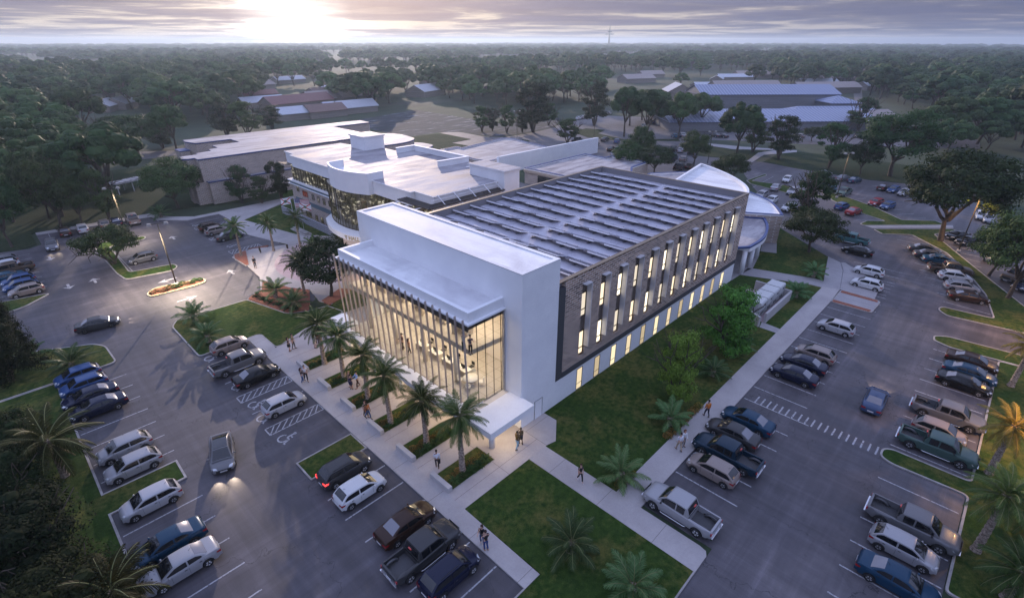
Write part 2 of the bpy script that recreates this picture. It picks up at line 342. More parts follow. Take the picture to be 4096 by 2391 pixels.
def lamp(kind,name,loc,energy,color,size=.3,rot=None,size_y=None,spot=None,blend=.6,parent=None):
    l=bpy.data.lights.new(name,kind); o=bpy.data.objects.new(name,l); COL.objects.link(o); o.location=loc; l.energy=energy; l.color=color
    if kind=='AREA':
        l.shape='RECTANGLE'; l.size=size; l.size_y=size_y or size
    else: l.shadow_soft_size=size
    if spot: l.spot_size=R(spot); l.spot_blend=blend
    if rot: o.rotation_euler=rot
    if parent: o.parent=parent
    return o
HAZE=True
if HAZE:
    hm=bpy.data.materials.new('air_haze'); hm.use_nodes=True; t=hm.node_tree; t.nodes.clear(); o_=t.nodes.new('ShaderNodeOutputMaterial'); pv=t.nodes.new('ShaderNodeVolumePrincipled')
    pv.inputs['Density'].default_value=.00023; pv.inputs['Color'].default_value=(.68,.84,1.0,1); pv.inputs['Anisotropy'].default_value=.45; t.links.new(pv.outputs[0],o_.inputs['Volume'])
    mb=MB(); mb.box(-9000,9000,-9000,9000,-3,60); hz_=mb.build('haze',[hm]); tag(hz_,kind='stuff'); hz_['label']='pale evening haze over the far woods'
# ---------------------------------------------------------------- ground and paving
def struct(name,mb,mats): return tag(mb.build(name,mats),kind='structure')
mt,t,b=nt('terrain'); v=coords(t); big=noi(t,v,.006,6,.6,.5); med=noi(t,v,.07,6,.65); fi=noi(t,v,1.2,5,.7)
col=ramp(t,med,[(.35,(.016,.030,.013)),(.65,(.034,.055,.022))]); st=noi(t,coords(t,(.004,.022,1),rot=(0,0,R(20))),1.0,5,.6)
col=mix(t,col,(.055,.055,.048),ramp(t,st,[(.56,(0,)*3),(.66,(.75,)*3)])); col=mix(t,col,mix(t,(.5,)*3,(1.5,)*3,fi),1.0,'MULTIPLY'); t.links.new(col,b.inputs['Base Color']); b.inputs['Roughness'].default_value=.95
mb=MB(); mb.add([(-8900,-8900,-.03),(8900,-8900,-.03),(8900,8900,-.03),(-8900,8900,-.03)],[(0,1,2,3)]); struct('ground',mb,[mt])
wt=flat('sea_water',(.06,.07,.10),.25)
mb=MB(); mb.add([(x,y,.3) for x,y in ((3500,-1500),(8800,-8800),(8800,3600),(5200,2600),(4100,900))],[(0,1,2,3,4)]); struct('water',mb,[wt])
def sheet(name,polys,mat,z=.0,th=.08):
    mb=MB()
    for p in polys: mb.prism(p,z-th,z)
    return struct(name,mb,[mat])
# asphalt of the lots (z = 0)
west=[(-1.3,14.5),(-1.35,65),(-1.9,74),(-3.3,83),(-60,84),(-60,118),(-1.6,118.6),(1.93,117.3),(3.86,118.7),(3.9,125.3),(20.9,123.4),(21.9,119.8),(26,114.9),(32.2,115.2),(34,107),(33.8,87),(27,64),(17.6,58),(16.6,14.5)]
east=[(-20,-30),(-20,7.0),(27.5,7.0),(27.5,12.5),(80,12.8),(95,24),(105,30),(118,36),(130,44),(160.5,62),(163,48),(161,17),(157,8.5),(130,-12),(112,-25),(90,-22),(73,-9),(60,-5.3),(34,-5.2),(30,-30)]
farl=[T(2,*p) for p in ((725,960),(820,945),(900,955),(1060,985),(1200,990),(1380,960),(1560,920),(1630,870),(1760,850),(1850,830),(2350,850),(2500,900),(2520,1250),(1800,1120),(1200,1130),(960,1060),(810,1030),(960,1005))]
farr=[T(3,*p) for p in ((0,940),(200,950),(700,960),(1300,965),(2200,1010),(2200,1075),(900,1040),(450,1015),(0,1010))]
sheet('parking_lot_asphalt',[west,east],M['asphalt'],0.0)
M['farpave']=m_noise('far_pavement',(.10,.095,.10),(.15,.14,.145),.3,.7,6,.1)
sheet('far_parking_asphalt',[farl],M['farpave'],-.004,.02)
sheet('distant_parking_asphalt',[farr],M['asphalt'],-.002,.02)
sheet('mid_parking_asphalt',[[T(2,1700,1030),T(2,1920,1010),T(2,2520,1060),T(3,200,1130),T(3,420,1150),T(3,330,1250),T(3,0,1290),T(2,2000,1330),T(2,1700,1130)]],M['asphalt'],.006,.03)
H1=.12
def raised(name,poly,mat,z=H1,kerb=.16,kmat=None,fil=0,lawn=True,seg=5):
    """kerb ring with a raised surface inside"""
    if fil: poly=fillet(poly,fil,seg)
    if area(poly)<0: poly=poly[::-1]
    inn=inset(poly,kerb)
    mb=MB(); mb.ring(poly,inn,-.02,z); struct(name+'_kerb',mb,[kmat or M['kerb']])
    mb=MB(); mb.prism(inset(poly,kerb-.005),z-.1,z-.02); return struct(name,mb,[mat])
# sidewalks and plaza
sheet('sidewalk',[[(16.1,14.4),(17.55,14.4),(17.62,22.07),(17.62,55.25),(17.6,59.75),(16.1,59.7)],[(24.9,7.0),(26.6,7.0),(26.95,7.2),(27.06,7.7),(27.06,22.07),(24.9,22.07)],
  [(27.062,12.5),(76,12.45),(80.68,12.63),(80,14.7),(27.062,14.7)]],M['walk'],H1,.2)
sheet('plaza_paving',[[(17.622,22.075),(27.2,22.075),(27.2,27),(32.2,25.5),(32.2,57),(27.2,57.35),(22.0,57),(17.622,55.25)]],M['plaza'],H1,.2)
sheet('door_pad',[[(27.22,25.17),(27.22,22.1),(28.2,21.85),(30.4,23.6),(30.4,25.17)]],M['walk'],H1+.004,.2)
curve=[(80.7,12.45),(88.5,14.1),(92.1,15.5),(93.4,17.6),(104,28),(112,34),(133,45),(134,42.5),(125,37.5),(112,31),(103,25),(96,17.5),(93.3,13.8),(88.9,11.9),(84,10.9)]
sheet('curved_sidewalk',[[(80.69,12.63),(88.47,14.2),(92.0,15.44),(93.3,17.6),(80.0,14.7)],[(80.7,12.6),(88.5,14.15),(92.1,15.4),(92.4,14.9),(88.8,11.2),(85,8.6),(80.68,8.3)]],M['walk2'],H1+.003,.2)
sheet('porch_path',[[(75.9,25.0),(79.6,16.1),(79.65,14.7),(82.2,14.7),(82.3,16.5),(79.7,24.6),(79.2,25.2)],[(73.0,25.1),(75.9,25.1),(80,24.7),(86,26.0),(92.0,28.2),(94,30),(88,34),(73.0,36)],[(89,24.3),(94.2,26.1),(94,28.4),(88,26.6)]],M['walk2'],H1-.004,.2)
sheet('lot_crossing_path',[[T(6,*p) for p in ((1362,276),(2005,275),(2010,295),(1425,295))],[T(6,*p) for p in ((740,272),(870,272),(860,296),(735,296))]],M['walk2'],H1-.04,.2)
sheet('generator_path',[[(61.55,14.7),(62.9,14.7),(63.15,17),(61.6,16.7)]],M['walk2'],H1+.004,.2)
sheet('generator_pad',[[(63.2,16.9),(72.2,16.9),(72.2,21.4),(63.0,21.2)],[(66,21.2),(72,21.4),(72,22.3),(66,22.0)]],M['pink'],H1+.002,.2)
# lawns
LW=H1-.015
sheet('side_lawn',[[(27.08,14.71),(79.6,14.71),(79.5,16.1),(75.85,25.0),(72.9,25.17),(27.2,25.17),(27.1,22.3),(30.3,23.6),(28.2,21.85),(27.08,22.1)]],M['grass'],LW,.2)
sheet('front_lawn',[[(17.63,14.4),(17.63,22.06),(24.89,22.06),(24.89,7.12),(-20,7.12),(-20,14.38),(17.6,14.38)]],M['grass'],LW,.15)
sheet('front_kerb',[[(-20,7.0),(24.9,7.0),(24.9,7.115),(-20,7.115)],[(-20,14.385),(16.09,14.385),(16.09,14.5),(-20,14.5)]],M['kerb'],H1+.01,.15)
raised('hedge_lawn',[(17.62,59.78),(17.62,55.3),(20.0,55.6),(27.8,57.6),(27.15,60.8),(24.7,61.2),(22.35,62.5),(20.3,70.5),(15.2,70.7),(13.8,70.2),(11.6,70.9),(10.7,69.4),(10.75,59.6)],M['grass'],H1,.15,None,.6)
sheet('east_lawn',[[(79.62,14.72),(93.28,17.6),(102.6,28.15),(120,38),(124,43),(110,36),(94,31),(86,26.2),(79.65,24.6),(82.3,16.5)]],M['grass'],LW,.2)
sheet('north_lawn',[[(33.9,106.5),(37.2,91.5),(37,85.5),(33.7,87.3),(31.5,97),(30.5,104)],[(33.9,85),(33.9,107),(47,114),(47,124),(75,124),(75,107),(43.7,107),(43.7,66),(38,66),(37,80)]],M['grass'],LW,.2)
sheet('entry_lawn',[[(27.3,57.6),(32,56.5),(32,62.9),(27.5,60.6)]],M['grass'],LW+.002,.2)
sheet('upper_lawn',[[(22,125.2),(30,124),(47.4,117.2),(47.4,123),(90,123),(90,170),(-60,190),(-60,119),(-1.6,119.1),(1.5,118.2),(3.3,119.5),(3.3,127)]],M['grass2'],.06,.1)
# entrance plaza
plz=[(26.0,114.9),(21.9,119.9),(21.7,122.6),(3.9,125.4),(3.3,127.2),(21.9,125.5),(24.5,119.9),(27.8,116.8),(32.3,116.8),(47.4,117.1),(75,122.5),(75,120.5),(47.5,115.1),(33.9,107),(37.2,91.6),(40,88),(43,78),(42,60),(33,57.5),(33,62),(28,57.5),(27.2,60.9),(27.0,62.9),(27.8,67.2),(26.5,69.5),(22.7,71.8),(24.7,77),(25.1,82.4),(24.7,88.2),(28.7,89.6),(33.6,87.5),(33.9,99)]
plz=[(20.3,70.6),(22.7,71.8),(24.6,76.8),(25.1,82.4),(24.75,88.2),(28.7,89.7),(30.7,88.6),(33.8,87.3),(30.4,99.7),(32.1,107.5),(31.9,115.0),(26.0,114.9),(21.9,119.9),(21.7,122.6),(3.95,125.3),(3.95,126.9),(21.9,125.4),(24.5,119.9),(27.8,116.6),(32.3,116.6),(47.4,116.9),(75,122.3),(75,120.3),(47.5,115.1),(33.95,107),(37.2,91.6),(41,86),(43.2,76),(42,60),(32.2,57.3),(32.1,63),(27.7,60.8),(27.0,62.9),(27.8,67.2),(26.4,69.5)]
mb=MB(); mb.prism(plz,-.02,H1); struct('entrance_paving',mb,[M['walk']])
for nm,r0,r1 in (('pink_paving_band',8.6,11.2),('pink_paving_inner_band',4.0,6.0)):
    mb=MB(); n=28; c=(38.5,75.5)
    o_=[(c[0]+r1*math.cos(a),c[1]+r1*math.sin(a)) for a in [R(100)+R(165)*i/n for i in range(n+1)]]; i_=[(c[0]+r0*math.cos(a),c[1]+r0*math.sin(a)) for a in [R(100)+R(165)*i/n for i in range(n+1)]]
    for k in range(n): mb.add([(*o_[k],H1+.004),(*o_[k+1],H1+.004),(*i_[k+1],H1+.004),(*i_[k],H1+.004)],[(0,1,2,3)])
    struct(nm,mb,[M['pink']])
raised('palm_mulch_bed',[(20.4,70.6),(22.35,62.7),(24.7,61.3),(26.1,63.8),(27.7,67.1),(26.2,69.5),(25.2,72.5),(24.4,75.2),(22.9,71.9)],M['mulch'],H1+.05,.12,M['mulch'],.5)
raised('corner_mulch_bed',[(24.9,82.7),(24.72,87),(25.3,89.1),(27.7,89.8),(25.5,82.8)],M['mulch'],H1+.05,.12,M['kerb'],.4)
raised('sign_mulch_bed',[(28.2,90.2),(30.7,88.6),(31.3,89.4)],M['mulch'],H1+.03,.05,M['mulch'])
raised('tree_mulch_bed',[(27.2,62.7),(27.4,60.8),(30,61.5),(32.0,63.0),(31,64.5)],M['mulch'],H1+.03,.05,M['mulch'])
# islands
raised('tree_island',[(9.9,94.0),(10.3,90.3),(16.2,89.1),(17.4,90.2),(17.3,92.0),(11.5,93.2),(11.8,102.5),(11.9,108.5),(14.8,108.3),(17.4,108.6),(17.7,110.3),(15.5,111.3),(10.2,112.0),(9.9,108)],M['grass'],H1,.16,None,.7)
raised('flower_island',[(11.0,82.3),(11.3,80.9),(16.8,80.4),(18.6,80.8),(18.6,82.6),(12.4,83.9)],M['mulch'],H1+.03,.2,M['kerb_yellow'],.9)
raised('west_island',[(-60,90),(-4,88.9),(-1.3,89.7),(1.9,92.6),(-3.3,93.9),(-60,97)],M['grass'],H1,.16,None,.8)
raised('palm_island',[(-1.4,65.0),(4.1,65.1),(4.0,70.0),(3.1,71.6),(-2.6,74.8),(-30,78),(-30,65)],M['grass'],H1,.16,None,.7)
raised('round_island',[(-2.6,81.4),(-2.9,83.2),(-4.5,83.6),(-7,83.4),(-7,81.4)],M['mulch'],H1,.2,M['kerb_yellow'],.9)
raised('west_lawn',[(-1.2,14.5),(-1.25,40.85),(3.96,40.8),(4.0,43.6),(-1.2,43.65),(-1.2,64.9),(-60,64.9),(-60,14.5)],M['grass'],H1,.16)
fr=[T(8,0,325),T(8,105,262),T(8,0,165),T(7,2425,165),T(7,2030,370),T(7,2135,485)]
raised('front_island',[(10.85,33.2),(16.05,33.2),(16.05,35.9),(10.85,35.9)],M['grass'],H1,.13)
# right-hand islands
raised('crossing_peninsula',[(75.5,12.45),(75.6,7.6),(80.1,7.45),(80.65,8.0),(80.7,12.45)],M['walk2'],H1,.12,None,.5)
for q in ([(75.65,12.3),(75.75,7.9),(76.5,7.8),(76.5,12.3)],[(79.7,12.3),(79.7,7.75),(80.4,7.9),(80.5,12.3)]): sheet('mulch_strip',[q],M['mulch'],H1+.012,.05)
raised('lawn_strip',[T(6,*p,H1) for p in ((1430,298),(2000,298),(2035,310),(1875,337),(2000,440),(2250,640),(2520,850),(2900,1150),(2900,1180),(2520,1050),(1960,922),(1905,885),(1900,868),(1930,857),(2300,942),(2240,770),(2110,610),(1960,470),(1710,340),(1500,335))],M['grass'],H1,.16,None,.5)
raised('upper_lawn_strip',[T(6,*p,H1) for p in ((1040,22),(1190,50),(1420,130),(1640,233),(1880,238),(1940,262),(1925,270),(1362,273),(1335,258),(1385,238),(1515,240),(1360,190),(1140,95))],M['grass'],H1,.16,None,.4)
raised('end_island',[(72.9,-9),(72.2,-1),(72.9,.6),(74.2,.8),(75.2,-.5),(75.8,-7),(76,-30),(60,-30),(34.6,-30),(34.9,-5.25),(45.9,-5.3),(45.75,-.2),(46.2,.7),(47.4,.75),(47.95,.1),(47.95,-5.3),(72.5,-5.35)],M['grass'],H1,.16,None,.45)
raised('north_lot_island',[T(3,*p) for p in ((515,1305),(650,1258),(665,1268),(600,1290),(560,1308),(850,1348),(1130,1440),(1100,1444),(800,1395),(545,1330))],M['grass'],H1,.16)
sheet('park_grass',[[T(3,*p) for p in ((200,1060),(480,1075),(640,1090),(520,1155),(150,1125))],[T(3,*p) for p in ((640,1170),(760,1105),(900,1100),(1250,1130),(1700,1200),(2200,1300),(1950,1370),(1700,1330),(1400,1300),(860,1215))]],M['grass2'],.05,.1)
sheet('park_path',[[T(3,*p) for p in ((220,1035),(500,1062),(880,1088),(880,1100),(640,1120),(560,1172),(520,1165),(600,1105),(740,1085),(420,1080),(200,1045))]],M['walk2'],.07,.1)
sheet('far_island',[[T(2,*p) for p in ((1720,945),(1790,925),(1925,938),(1875,962),(2060,1005),(2450,1002),(2470,1018),(1990,1012),(1800,990),(1730,965))],[T(2,*p) for p in ((1240,1010),(1290,1003),(1370,1010),(1385,1020),(1330,1030),(1250,1020))],[T(2,*p) for p in ((470,1000),(740,960),(960,1003),(820,1030),(940,1050),(720,1080))]],M['grass2'],.06,.1)
sheet('far_lane',[[T(3,*p) for p in ((1290,600),(1335,600),(1350,650),(1355,750),(1300,750),(1285,650))],[T(3,*p) for p in ((1700,430),(1900,470),(2150,550),(2090,560),(1860,480),(1680,440))],[T(3,*p) for p in ((900,765),(1500,790),(1500,805),(900,785))],[T(1,*p) for p in ((550,1110),(1250,1085),(1330,1110),(700,1190))],[T(1,*p) for p in ((330,970),(660,945),(660,955),(330,990))],[T(1,*p) for p in ((850,1235),(1030,1210),(1030,1225),(830,1260),(560,1265),(570,1250))]],M['farpave'],.02,.04)
bm_,t,b=nt('blurred_neighbourhood_lot'); v=coords(t,(.05,.28,1),rot=(0,0,R(-30))); n1=noi(t,v,1.6,6,.7,.3); col=ramp(t,n1,[(.35,(.012,.020,.013)),(.5,(.022,.028,.032)),(.58,(.045,.05,.065)),(.64,(.26,.27,.31))]); t.links.new(col,b.inputs['Base Color']); b.inputs['Roughness'].default_value=.95
sheet('old_lot_ground',[[T(2,*p) for p in ((60,880),(560,790),(1150,890),(1600,850),(1560,920),(1200,985),(1060,980),(900,950),(720,955),(470,990),(250,930))]],bm_,.0,.02)
# ---------------------------------------------------------------- painted markings (4 mm above the asphalt)
mb=MB()
def stripe(a,b,w_=.11,z=.006):
    a=Vector((*a,0));b=Vector((*b,0));d=(b-a).normalized();x=Vector((-d.y,d.x,0))*w_/2
    mb.add([(p.x,p.y,z) for p in (a-x,b-x,b+x,a+x)],[(0,1,2,3)])
for y in (16.97,19.68,22.35,25.03,27.75,30.4): stripe((16.0,y),(10.8,y))
for y in (54.9,52.2,45.2): stripe((16,y),(10.9,y))
def hatch(x0,x1,y0,y1,n,diag=1.6):
    for a,b_ in (((x0,y0),(x1,y0)),((x0,y1),(x1,y1)),((x0,y0),(x0,y1)),((x1,y0),(x1,y1))): stripe(a,b_)
    for i in range(n):
        xx=x0+(x1-x0)*(i+.5)/n
        stripe((max(x0,xx-diag/2),y0),(min(x1,xx+diag/2),y1))
hatch(10.85,16.05,47.7,48.95,8,1.1); hatch(10.85,16.05,41.0,42.15,8,1.1)
for k in range(-1,14):
    x=51.62+2.765*k
    if x<27.5: continue
    if 40<x<46.5: continue
    stripe((x,12.4),(x,7.25))
for x in (83.2,86.0,88.7,91.4,94.1): stripe((x,12.6+(x-80)*.1),(x,7.4))
for x in (35.1,37.9,40.65,43.4): stripe((x,12.4),(x,7.25)); stripe((x,-5.1),(x,.2))
for x in (29.7,32.4): stripe((x,12.4),(x,7.25)); stripe((x,-5.1),(x,.2))
for k in range(9):
    x=48.6+2.76*k
    if x<72.6: stripe((x,-5.1),(x,.3))
for k in range(12): stripe((86.2+2.75*k,-3.7+.32*k*2.75*.42),(86.6+2.75*k,1.4+.42*k*2.6))
stripe((46.2,12.3),(46.2,6.3)); 
for k in range(19): stripe((46.25,11.3-.573*k),(47.5,11.3-.573*k),.14)
for y in (45.2,48,50.7,53.4,56.2,59,61.7): stripe((-1.1,y),(4.2,y))
for y in (38.0,35.2,32.4,29.6,26.8,24,21.2): stripe((-1.1,y),(4.2,y))
for y in (96.2,98.6,101.1,103.7,106.3,109,111.8,114.4): stripe((-3.2,y),(1.8,y)); 
for y in (95.6,98.4,101.1): stripe((11.9,y),(16.6,y))
stripe((11.9,93.6),(11.9,103))
for i in range(7): stripe((5.6+2.75*i,125.2-.25*i),(5.4+2.75*i,119.9-.25*i))
for y in (96.6,103.4,105.6,112.2): stripe((31,y),(25.4,y))
hatch(25.4,30.4,89.9,91.7,8,1.2); hatch(25.3,30.2,99.5,100.7,8,1.0); hatch(25.4,31.5,107.7,109.1,8,1.0)
for (n,a,b_) in ((3,(560,1355),(710,1275)),(3,(660,1370),(720,1350)),(3,(700,1390),(790,1370)),(3,(970,1280),(1040,1265)),(3,(1110,1310),(1180,1300)),(3,(1270,1335),(1360,1315)),(3,(1420,1345),(1520,1335)),(3,(1180,1420),(1290,1415)),(3,(1270,1444),(1380,1432)),(3,(1420,1370),(1480,1362)),
  (6,(1270,90),(1380,78)),(6,(1510,165),(1640,158)),(6,(1600,195),(1725,190)),(6,(1680,225),(1810,222)),(6,(1275,210),(1400,205)),(6,(1310,235),(1510,238)),(6,(2060,440),(2200,432)),(6,(2110,470),(2330,465)),(6,(2310,600),(2460,592)),(6,(2380,645),(2520,640)),(6,(630,15),(760,-20)),(6,(735,125),(790,122))):
    stripe(T(n,*a),T(n,*b_))
def arrow(x,y,ang,L=2.2):
    ca,sa=math.cos(ang),math.sin(ang); P=lambda u,v_:(x+u*ca-v_*sa,y+u*sa+v_*ca,.006)
    mb.add([P(-L/2,-.16),P(L*.05,-.16),P(L*.05,.16),P(-L/2,.16),P(L*.0,-.75),P(L/2,0),P(L*.0,.75),P(L*.12,0)],[(0,1,2,3),(4,5,7),(7,5,6)])
for (p,a) in (((360,510),-PI/2),((680,670),PI/2),((495,712),-PI/2),((1245,362),PI/2),((1665,608),PI/2)): arrow(*T(4,*p),a)
for (p,p2) in (((1240,657),(1170,678)),((1310,812),(1385,790))):
    a=T(4,*p);b_=T(4,*p2); arrow((a[0]+b_[0])/2,(a[1]+b_[1])/2,math.atan2(b_[1]-a[1],b_[0]-a[0]),2.6)
def wheelchair(x,y,s=1.0):
    # upright when read walking in from the drive: symbol up = +x
    P=lambda u,v_:(x+v_*s,y-u*s,.006)
    def arc(cx_,cy_,r0,r1,a0,a1,n=14):
        for i in range(n):
            a=a0+(a1-a0)*i/n;b_=a0+(a1-a0)*(i+1)/n
            mb.add([P(cx_+r0*math.cos(a),cy_+r0*math.sin(a)),P(cx_+r1*math.cos(a),cy_+r1*math.sin(a)),P(cx_+r1*math.cos(b_),cy_+r1*math.sin(b_)),P(cx_+r0*math.cos(b_),cy_+r0*math.sin(b_))],[(0,1,2,3)])
    arc(-.08,-.25,.36,.50,R(120),R(400)); arc(-.02,.78,0,.15,0,2*PI,10)
    def sg(a,b_,w_=.14):
        dx,dy=b_[0]-a[0],b_[1]-a[1];l=math.hypot(dx,dy);nx,ny=-dy/l*w_/2,dx/l*w_/2
        mb.add([P(a[0]-nx,a[1]-ny),P(b_[0]-nx,b_[1]-ny),P(b_[0]+nx,b_[1]+ny),P(a[0]+nx,a[1]+ny)],[(0,1,2,3)])
    sg((-.02,.66),(.02,.08),.17); sg((0,.38),(.36,.38),.12); sg((.0,.08),(.38,.05),.15); sg((.38,.08),(.58,-.55),.14); sg((.56,-.5),(.74,-.44),.12)
for p in ((7,1845,43),(7,1910,140),(7,2062,285),(4,1525,1225),(4,1725,1430)): wheelchair(*T(*p),1.05)
for p in ((4,1415,270),(4,1470,310),(4,1665,420)): wheelchair(*T(*p),1.0)
struct('parking_markings',mb,[M['paint_line']])
# ---------------------------------------------------------------- buildings
M['warmwin']=flat('lit_window_pane',(.75,.66,.5),.3,0,(1,.84,.60),.95)
M['warmwin2']=flat('lit_low_window_pane',(.7,.6,.4),.3,0,(1,.80,.50),.75)
PANES=[flat('lit_pane_bright',(.7,.6,.45),.15,0,(1,.86,.62),1.0),flat('lit_pane_mid',(.6,.5,.35),.15,0,(1,.80,.52),.70),flat('lit_pane_blind',(.5,.45,.36),.4,0,(1,.84,.60),.45)]
PANEL=[flat('low_pane_mid',(.6,.5,.3),.15,0,(1,.78,.46),.45),flat('low_pane_dim',(.5,.4,.25),.15,0,(1,.76,.42),.28),flat('low_pane_bright',(.6,.5,.3),.15,0,(1,.82,.50),.58)]
M['room']=flat('room_wall',(.66,.60,.52),.8); M['roomfl']=m_concrete('room_floor',(.42,.38,.33),(.50,.46,.40),1.2,1.2)
M['hallglass']=flat('hall_glass',(.93,.92,.86),.0,0,trans=1,ior=1.03)
def clear_glass(name,tint,refl=.09):
    m,t,b=nt(name); t.nodes.remove(b); o=t.nodes['Material Output']; tr=t.nodes.new('ShaderNodeBsdfTransparent'); tr.inputs[0].default_value=(*tint,1); gl=t.nodes.new('ShaderNodeBsdfGlossy'); gl.inputs['Roughness'].default_value=.03; gl.inputs[0].default_value=(.9,.92,1,1)
    fr=t.nodes.new('ShaderNodeLayerWeight'); fr.inputs[0].default_value=.5; ms=t.nodes.new('ShaderNodeMixShader'); t.links.new(mathn(t,'MULTIPLY_ADD',mathn(t,'POWER',fr.outputs['Facing'],4.0),.45,refl),ms.inputs[0]); t.links.new(tr.outputs[0],ms.inputs[1]); t.links.new(gl.outputs[0],ms.inputs[2]); t.links.new(ms.outputs[0],o.inputs[0]); return m
M['hallglass']=clear_glass('hall_glass',(.90,.88,.80),.06)
def m_curtain():
    m,t,b=nt('curtain_glass'); v=coords(t); br=N(t,'ShaderNodeTexBrick'); g=t.nodes.new('ShaderNodeSeparateXYZ'); t.links.new(v,g.inputs[0])
    cx=t.nodes.new('ShaderNodeCombineXYZ'); t.links.new(mathn(t,'ADD',g.outputs[0],g.outputs[1]),cx.inputs[0]); t.links.new(g.outputs[2],cx.inputs[1])
    n1=noi(t,coords(t,(.6,.6,1.6)),.8,5,.65,.4); n2=noi(t,cx.outputs[0],1.1,3,.6,.3)
    lit=ramp(t,mathn(t,'MULTIPLY',n1,mathn(t,'ADD',n2,.45)),[(.50,(0,0,0)),(.56,(.25,.21,.14)),(.63,(1.6,1.5,1.2))]); b.inputs['Base Color'].default_value=(.018,.018,.018,1); b.inputs['Roughness'].default_value=.05; b.inputs['Coat Weight'].default_value=.5
    em=mix(t,mix(t,(.012,.012,.009),(.07,.062,.04),n1),lit,.5,'ADD'); t.links.new(em,b.inputs['Emission Color']); b.inputs['Emission Strength'].default_value=.40; return m
M['curtain']=m_curtain()
bld=empty('campus_building',(27.2,25.18,0),0,'white tower with a slatted glass hall and a long brown brick wing with slot windows','building')
O=bld.location[:]
def B(name,mb,mats,par=bld): return mb.build(name,mats,par)
def mbx(): return MB(O)
TW,TE,TS,TN,TZ=27.2,31.95,25.18,49.72,15.5
m=mbx(); th=.35
m.box(TW,TE,TS,TS+th,-.2,TZ); m.box(TW,TE,TN-th,TN,-.2,TZ); m.box(TE-th,TE,TS+th,TN-th,-.2,TZ)
m.box(TW,TW+th,TS+th,27.3,-.2,TZ); m.box(TW,TW+th,27.3,47.45,11.95,TZ); m.box(TW,TW+th,47.45,TN-th,-.2,TZ); m.box(TW,TW+th,27.3,47.45,2.6,3.6)
B('tower',m,M['white'])
m=mbx(); m.box(TW+.35,TE-.35,TS+.35,TN-.35,TZ-.3,TZ-.04); m.ring([(TW,TS),(TE,TS),(TE,TN),(TW,TN)],[(TW+.42,TS+.42),(TE-.42,TS+.42),(TE-.42,TN-.42),(TW+.42,TN-.42)],TZ-.02,TZ+.06); B('tower_roof',m,M['roofw'])
# hall roof
m=mbx(); m.prism([(22.95,27.02),(27.2,27.02),(27.2,47.75),(22.95,47.75)],11.86,12.0,bottom=True); B('hall_eave',m,M['white'])
m=mbx(); o_=[(23.25,27.3),(27.2,27.3),(27.2,47.45),(23.25,47.45)]; m.ring(o_,[(23.62,27.67),(27.198,27.67),(27.198,47.08),(23.62,47.08)],12.0,12.86); B('hall_parapet',m,M['white'])
m=mbx(); m.box(23.6,27.2,27.65,47.1,12.0,12.32); B('hall_roof',m,M['roofw'])
# hall glass and its mullions
m=mbx(); m.add([(23.15,27.3,3.62),(23.15,47.45,3.62),(23.15,47.45,11.84),(23.15,27.3,11.84)],[(0,3,2,1)]); B('front_glass',m,M['hallglass'])
m=mbx(); m.add([(23.18,27.3,3.62),(27.19,27.3,3.62),(27.19,27.3,11.84),(23.18,27.3,11.84)],[(0,1,2,3)]); B('side_glass',m,M['hallglass'])
m=mbx(); m.add([(23.18,47.44,3.62),(27.19,47.44,3.62),(27.19,47.44,11.84),(23.18,47.44,11.84)],[(0,3,2,1)]); B('end_glass',m,M['hallglass'])
for x in (24.08,25.01,25.94,26.84):
    m=mbx(); m.box(x-.014,x+.014,27.27,27.34,3.62,11.85); B('mullion',m,M['bronze'])
m=mbx(); m.box(27.05,27.19,27.1,27.38,3.6,11.9); B('glass_end_frame',m,M['metal'])
for i in range(22):
    y=27.54+.9625*i; m=mbx()
    kz=6.05+.25*math.sin(i*.28+.6)
    prof=[(22.76,12.3),(22.96,12.3),(23.12,kz+.1),(23.12,3.62),(22.97,3.62),(22.97,kz)]
    vs=[(p[0],y-.026,p[1]) for p in prof]+[(p[0],y+.026,p[1]) for p in prof]; n=6
    m.add(vs,[(0,1,2,5),(5,2,3,4),(n+5,n+2,n+1,n),(n+4,n+3,n+2,n+5)]+[(i_,n+i_,n+(i_+1)%n,(i_+1)%n) for i_ in range(n)])
    B('fin',m,M['finm'])
# interior
m=mbx(); m.box(23.22,TE-.36,27.35,47.4,3.5,3.66); B('lower_floor',m,M['roomfl'])
m=mbx(); m.prism([(23.9,28.0),(31.5,27.4),(31.5,47.3),(23.9,47.3)],8.35,8.82,bottom=True); B('upper_floor',m,M['roomfl'])
m=mbx(); m.box(30.2,30.3,27.4,47.3,3.66,8.34); m.box(30.2,30.3,27.4,47.3,8.82,11.86); B('back_room_wall',m,M['room'])
m=mbx(); m.box(27.56,30.19,27.36,27.44,3.66,8.3); m.box(27.56,30.19,27.36,27.44,8.82,11.8); B('side_room_wall',m,M['room'])
m=mbx(); m.box(23.3,30.2,27.4,47.3,11.80,11.85); B('ceiling',m,M['room'])
M['void_shade']=flat('ceiling_void_shade',(.06,.05,.045),.7)  # dark colour painted in for the shade inside the ceiling void
m=mbx(); m.box(23.28,23.36,27.45,47.3,11.05,11.78); m.box(23.36,30.1,27.46,27.52,11.25,11.78); B('ceiling_shade_panel',m,M['void_shade'])  # added dark sheets stand in for the shaded void above the ceiling
for y in (31.2,36.0,40.8,45.6):
    m=mbx(); m.cyl(24.9,y,3.66,8.34,.24,14); m.cyl(24.9,y,8.83,11.8,.24,14); B('round_pillar',m,M['room'])
M['ceil_l']=flat('ceiling_light_panel',(.9,.85,.7),.5,0,(1,.88,.70),1.6)
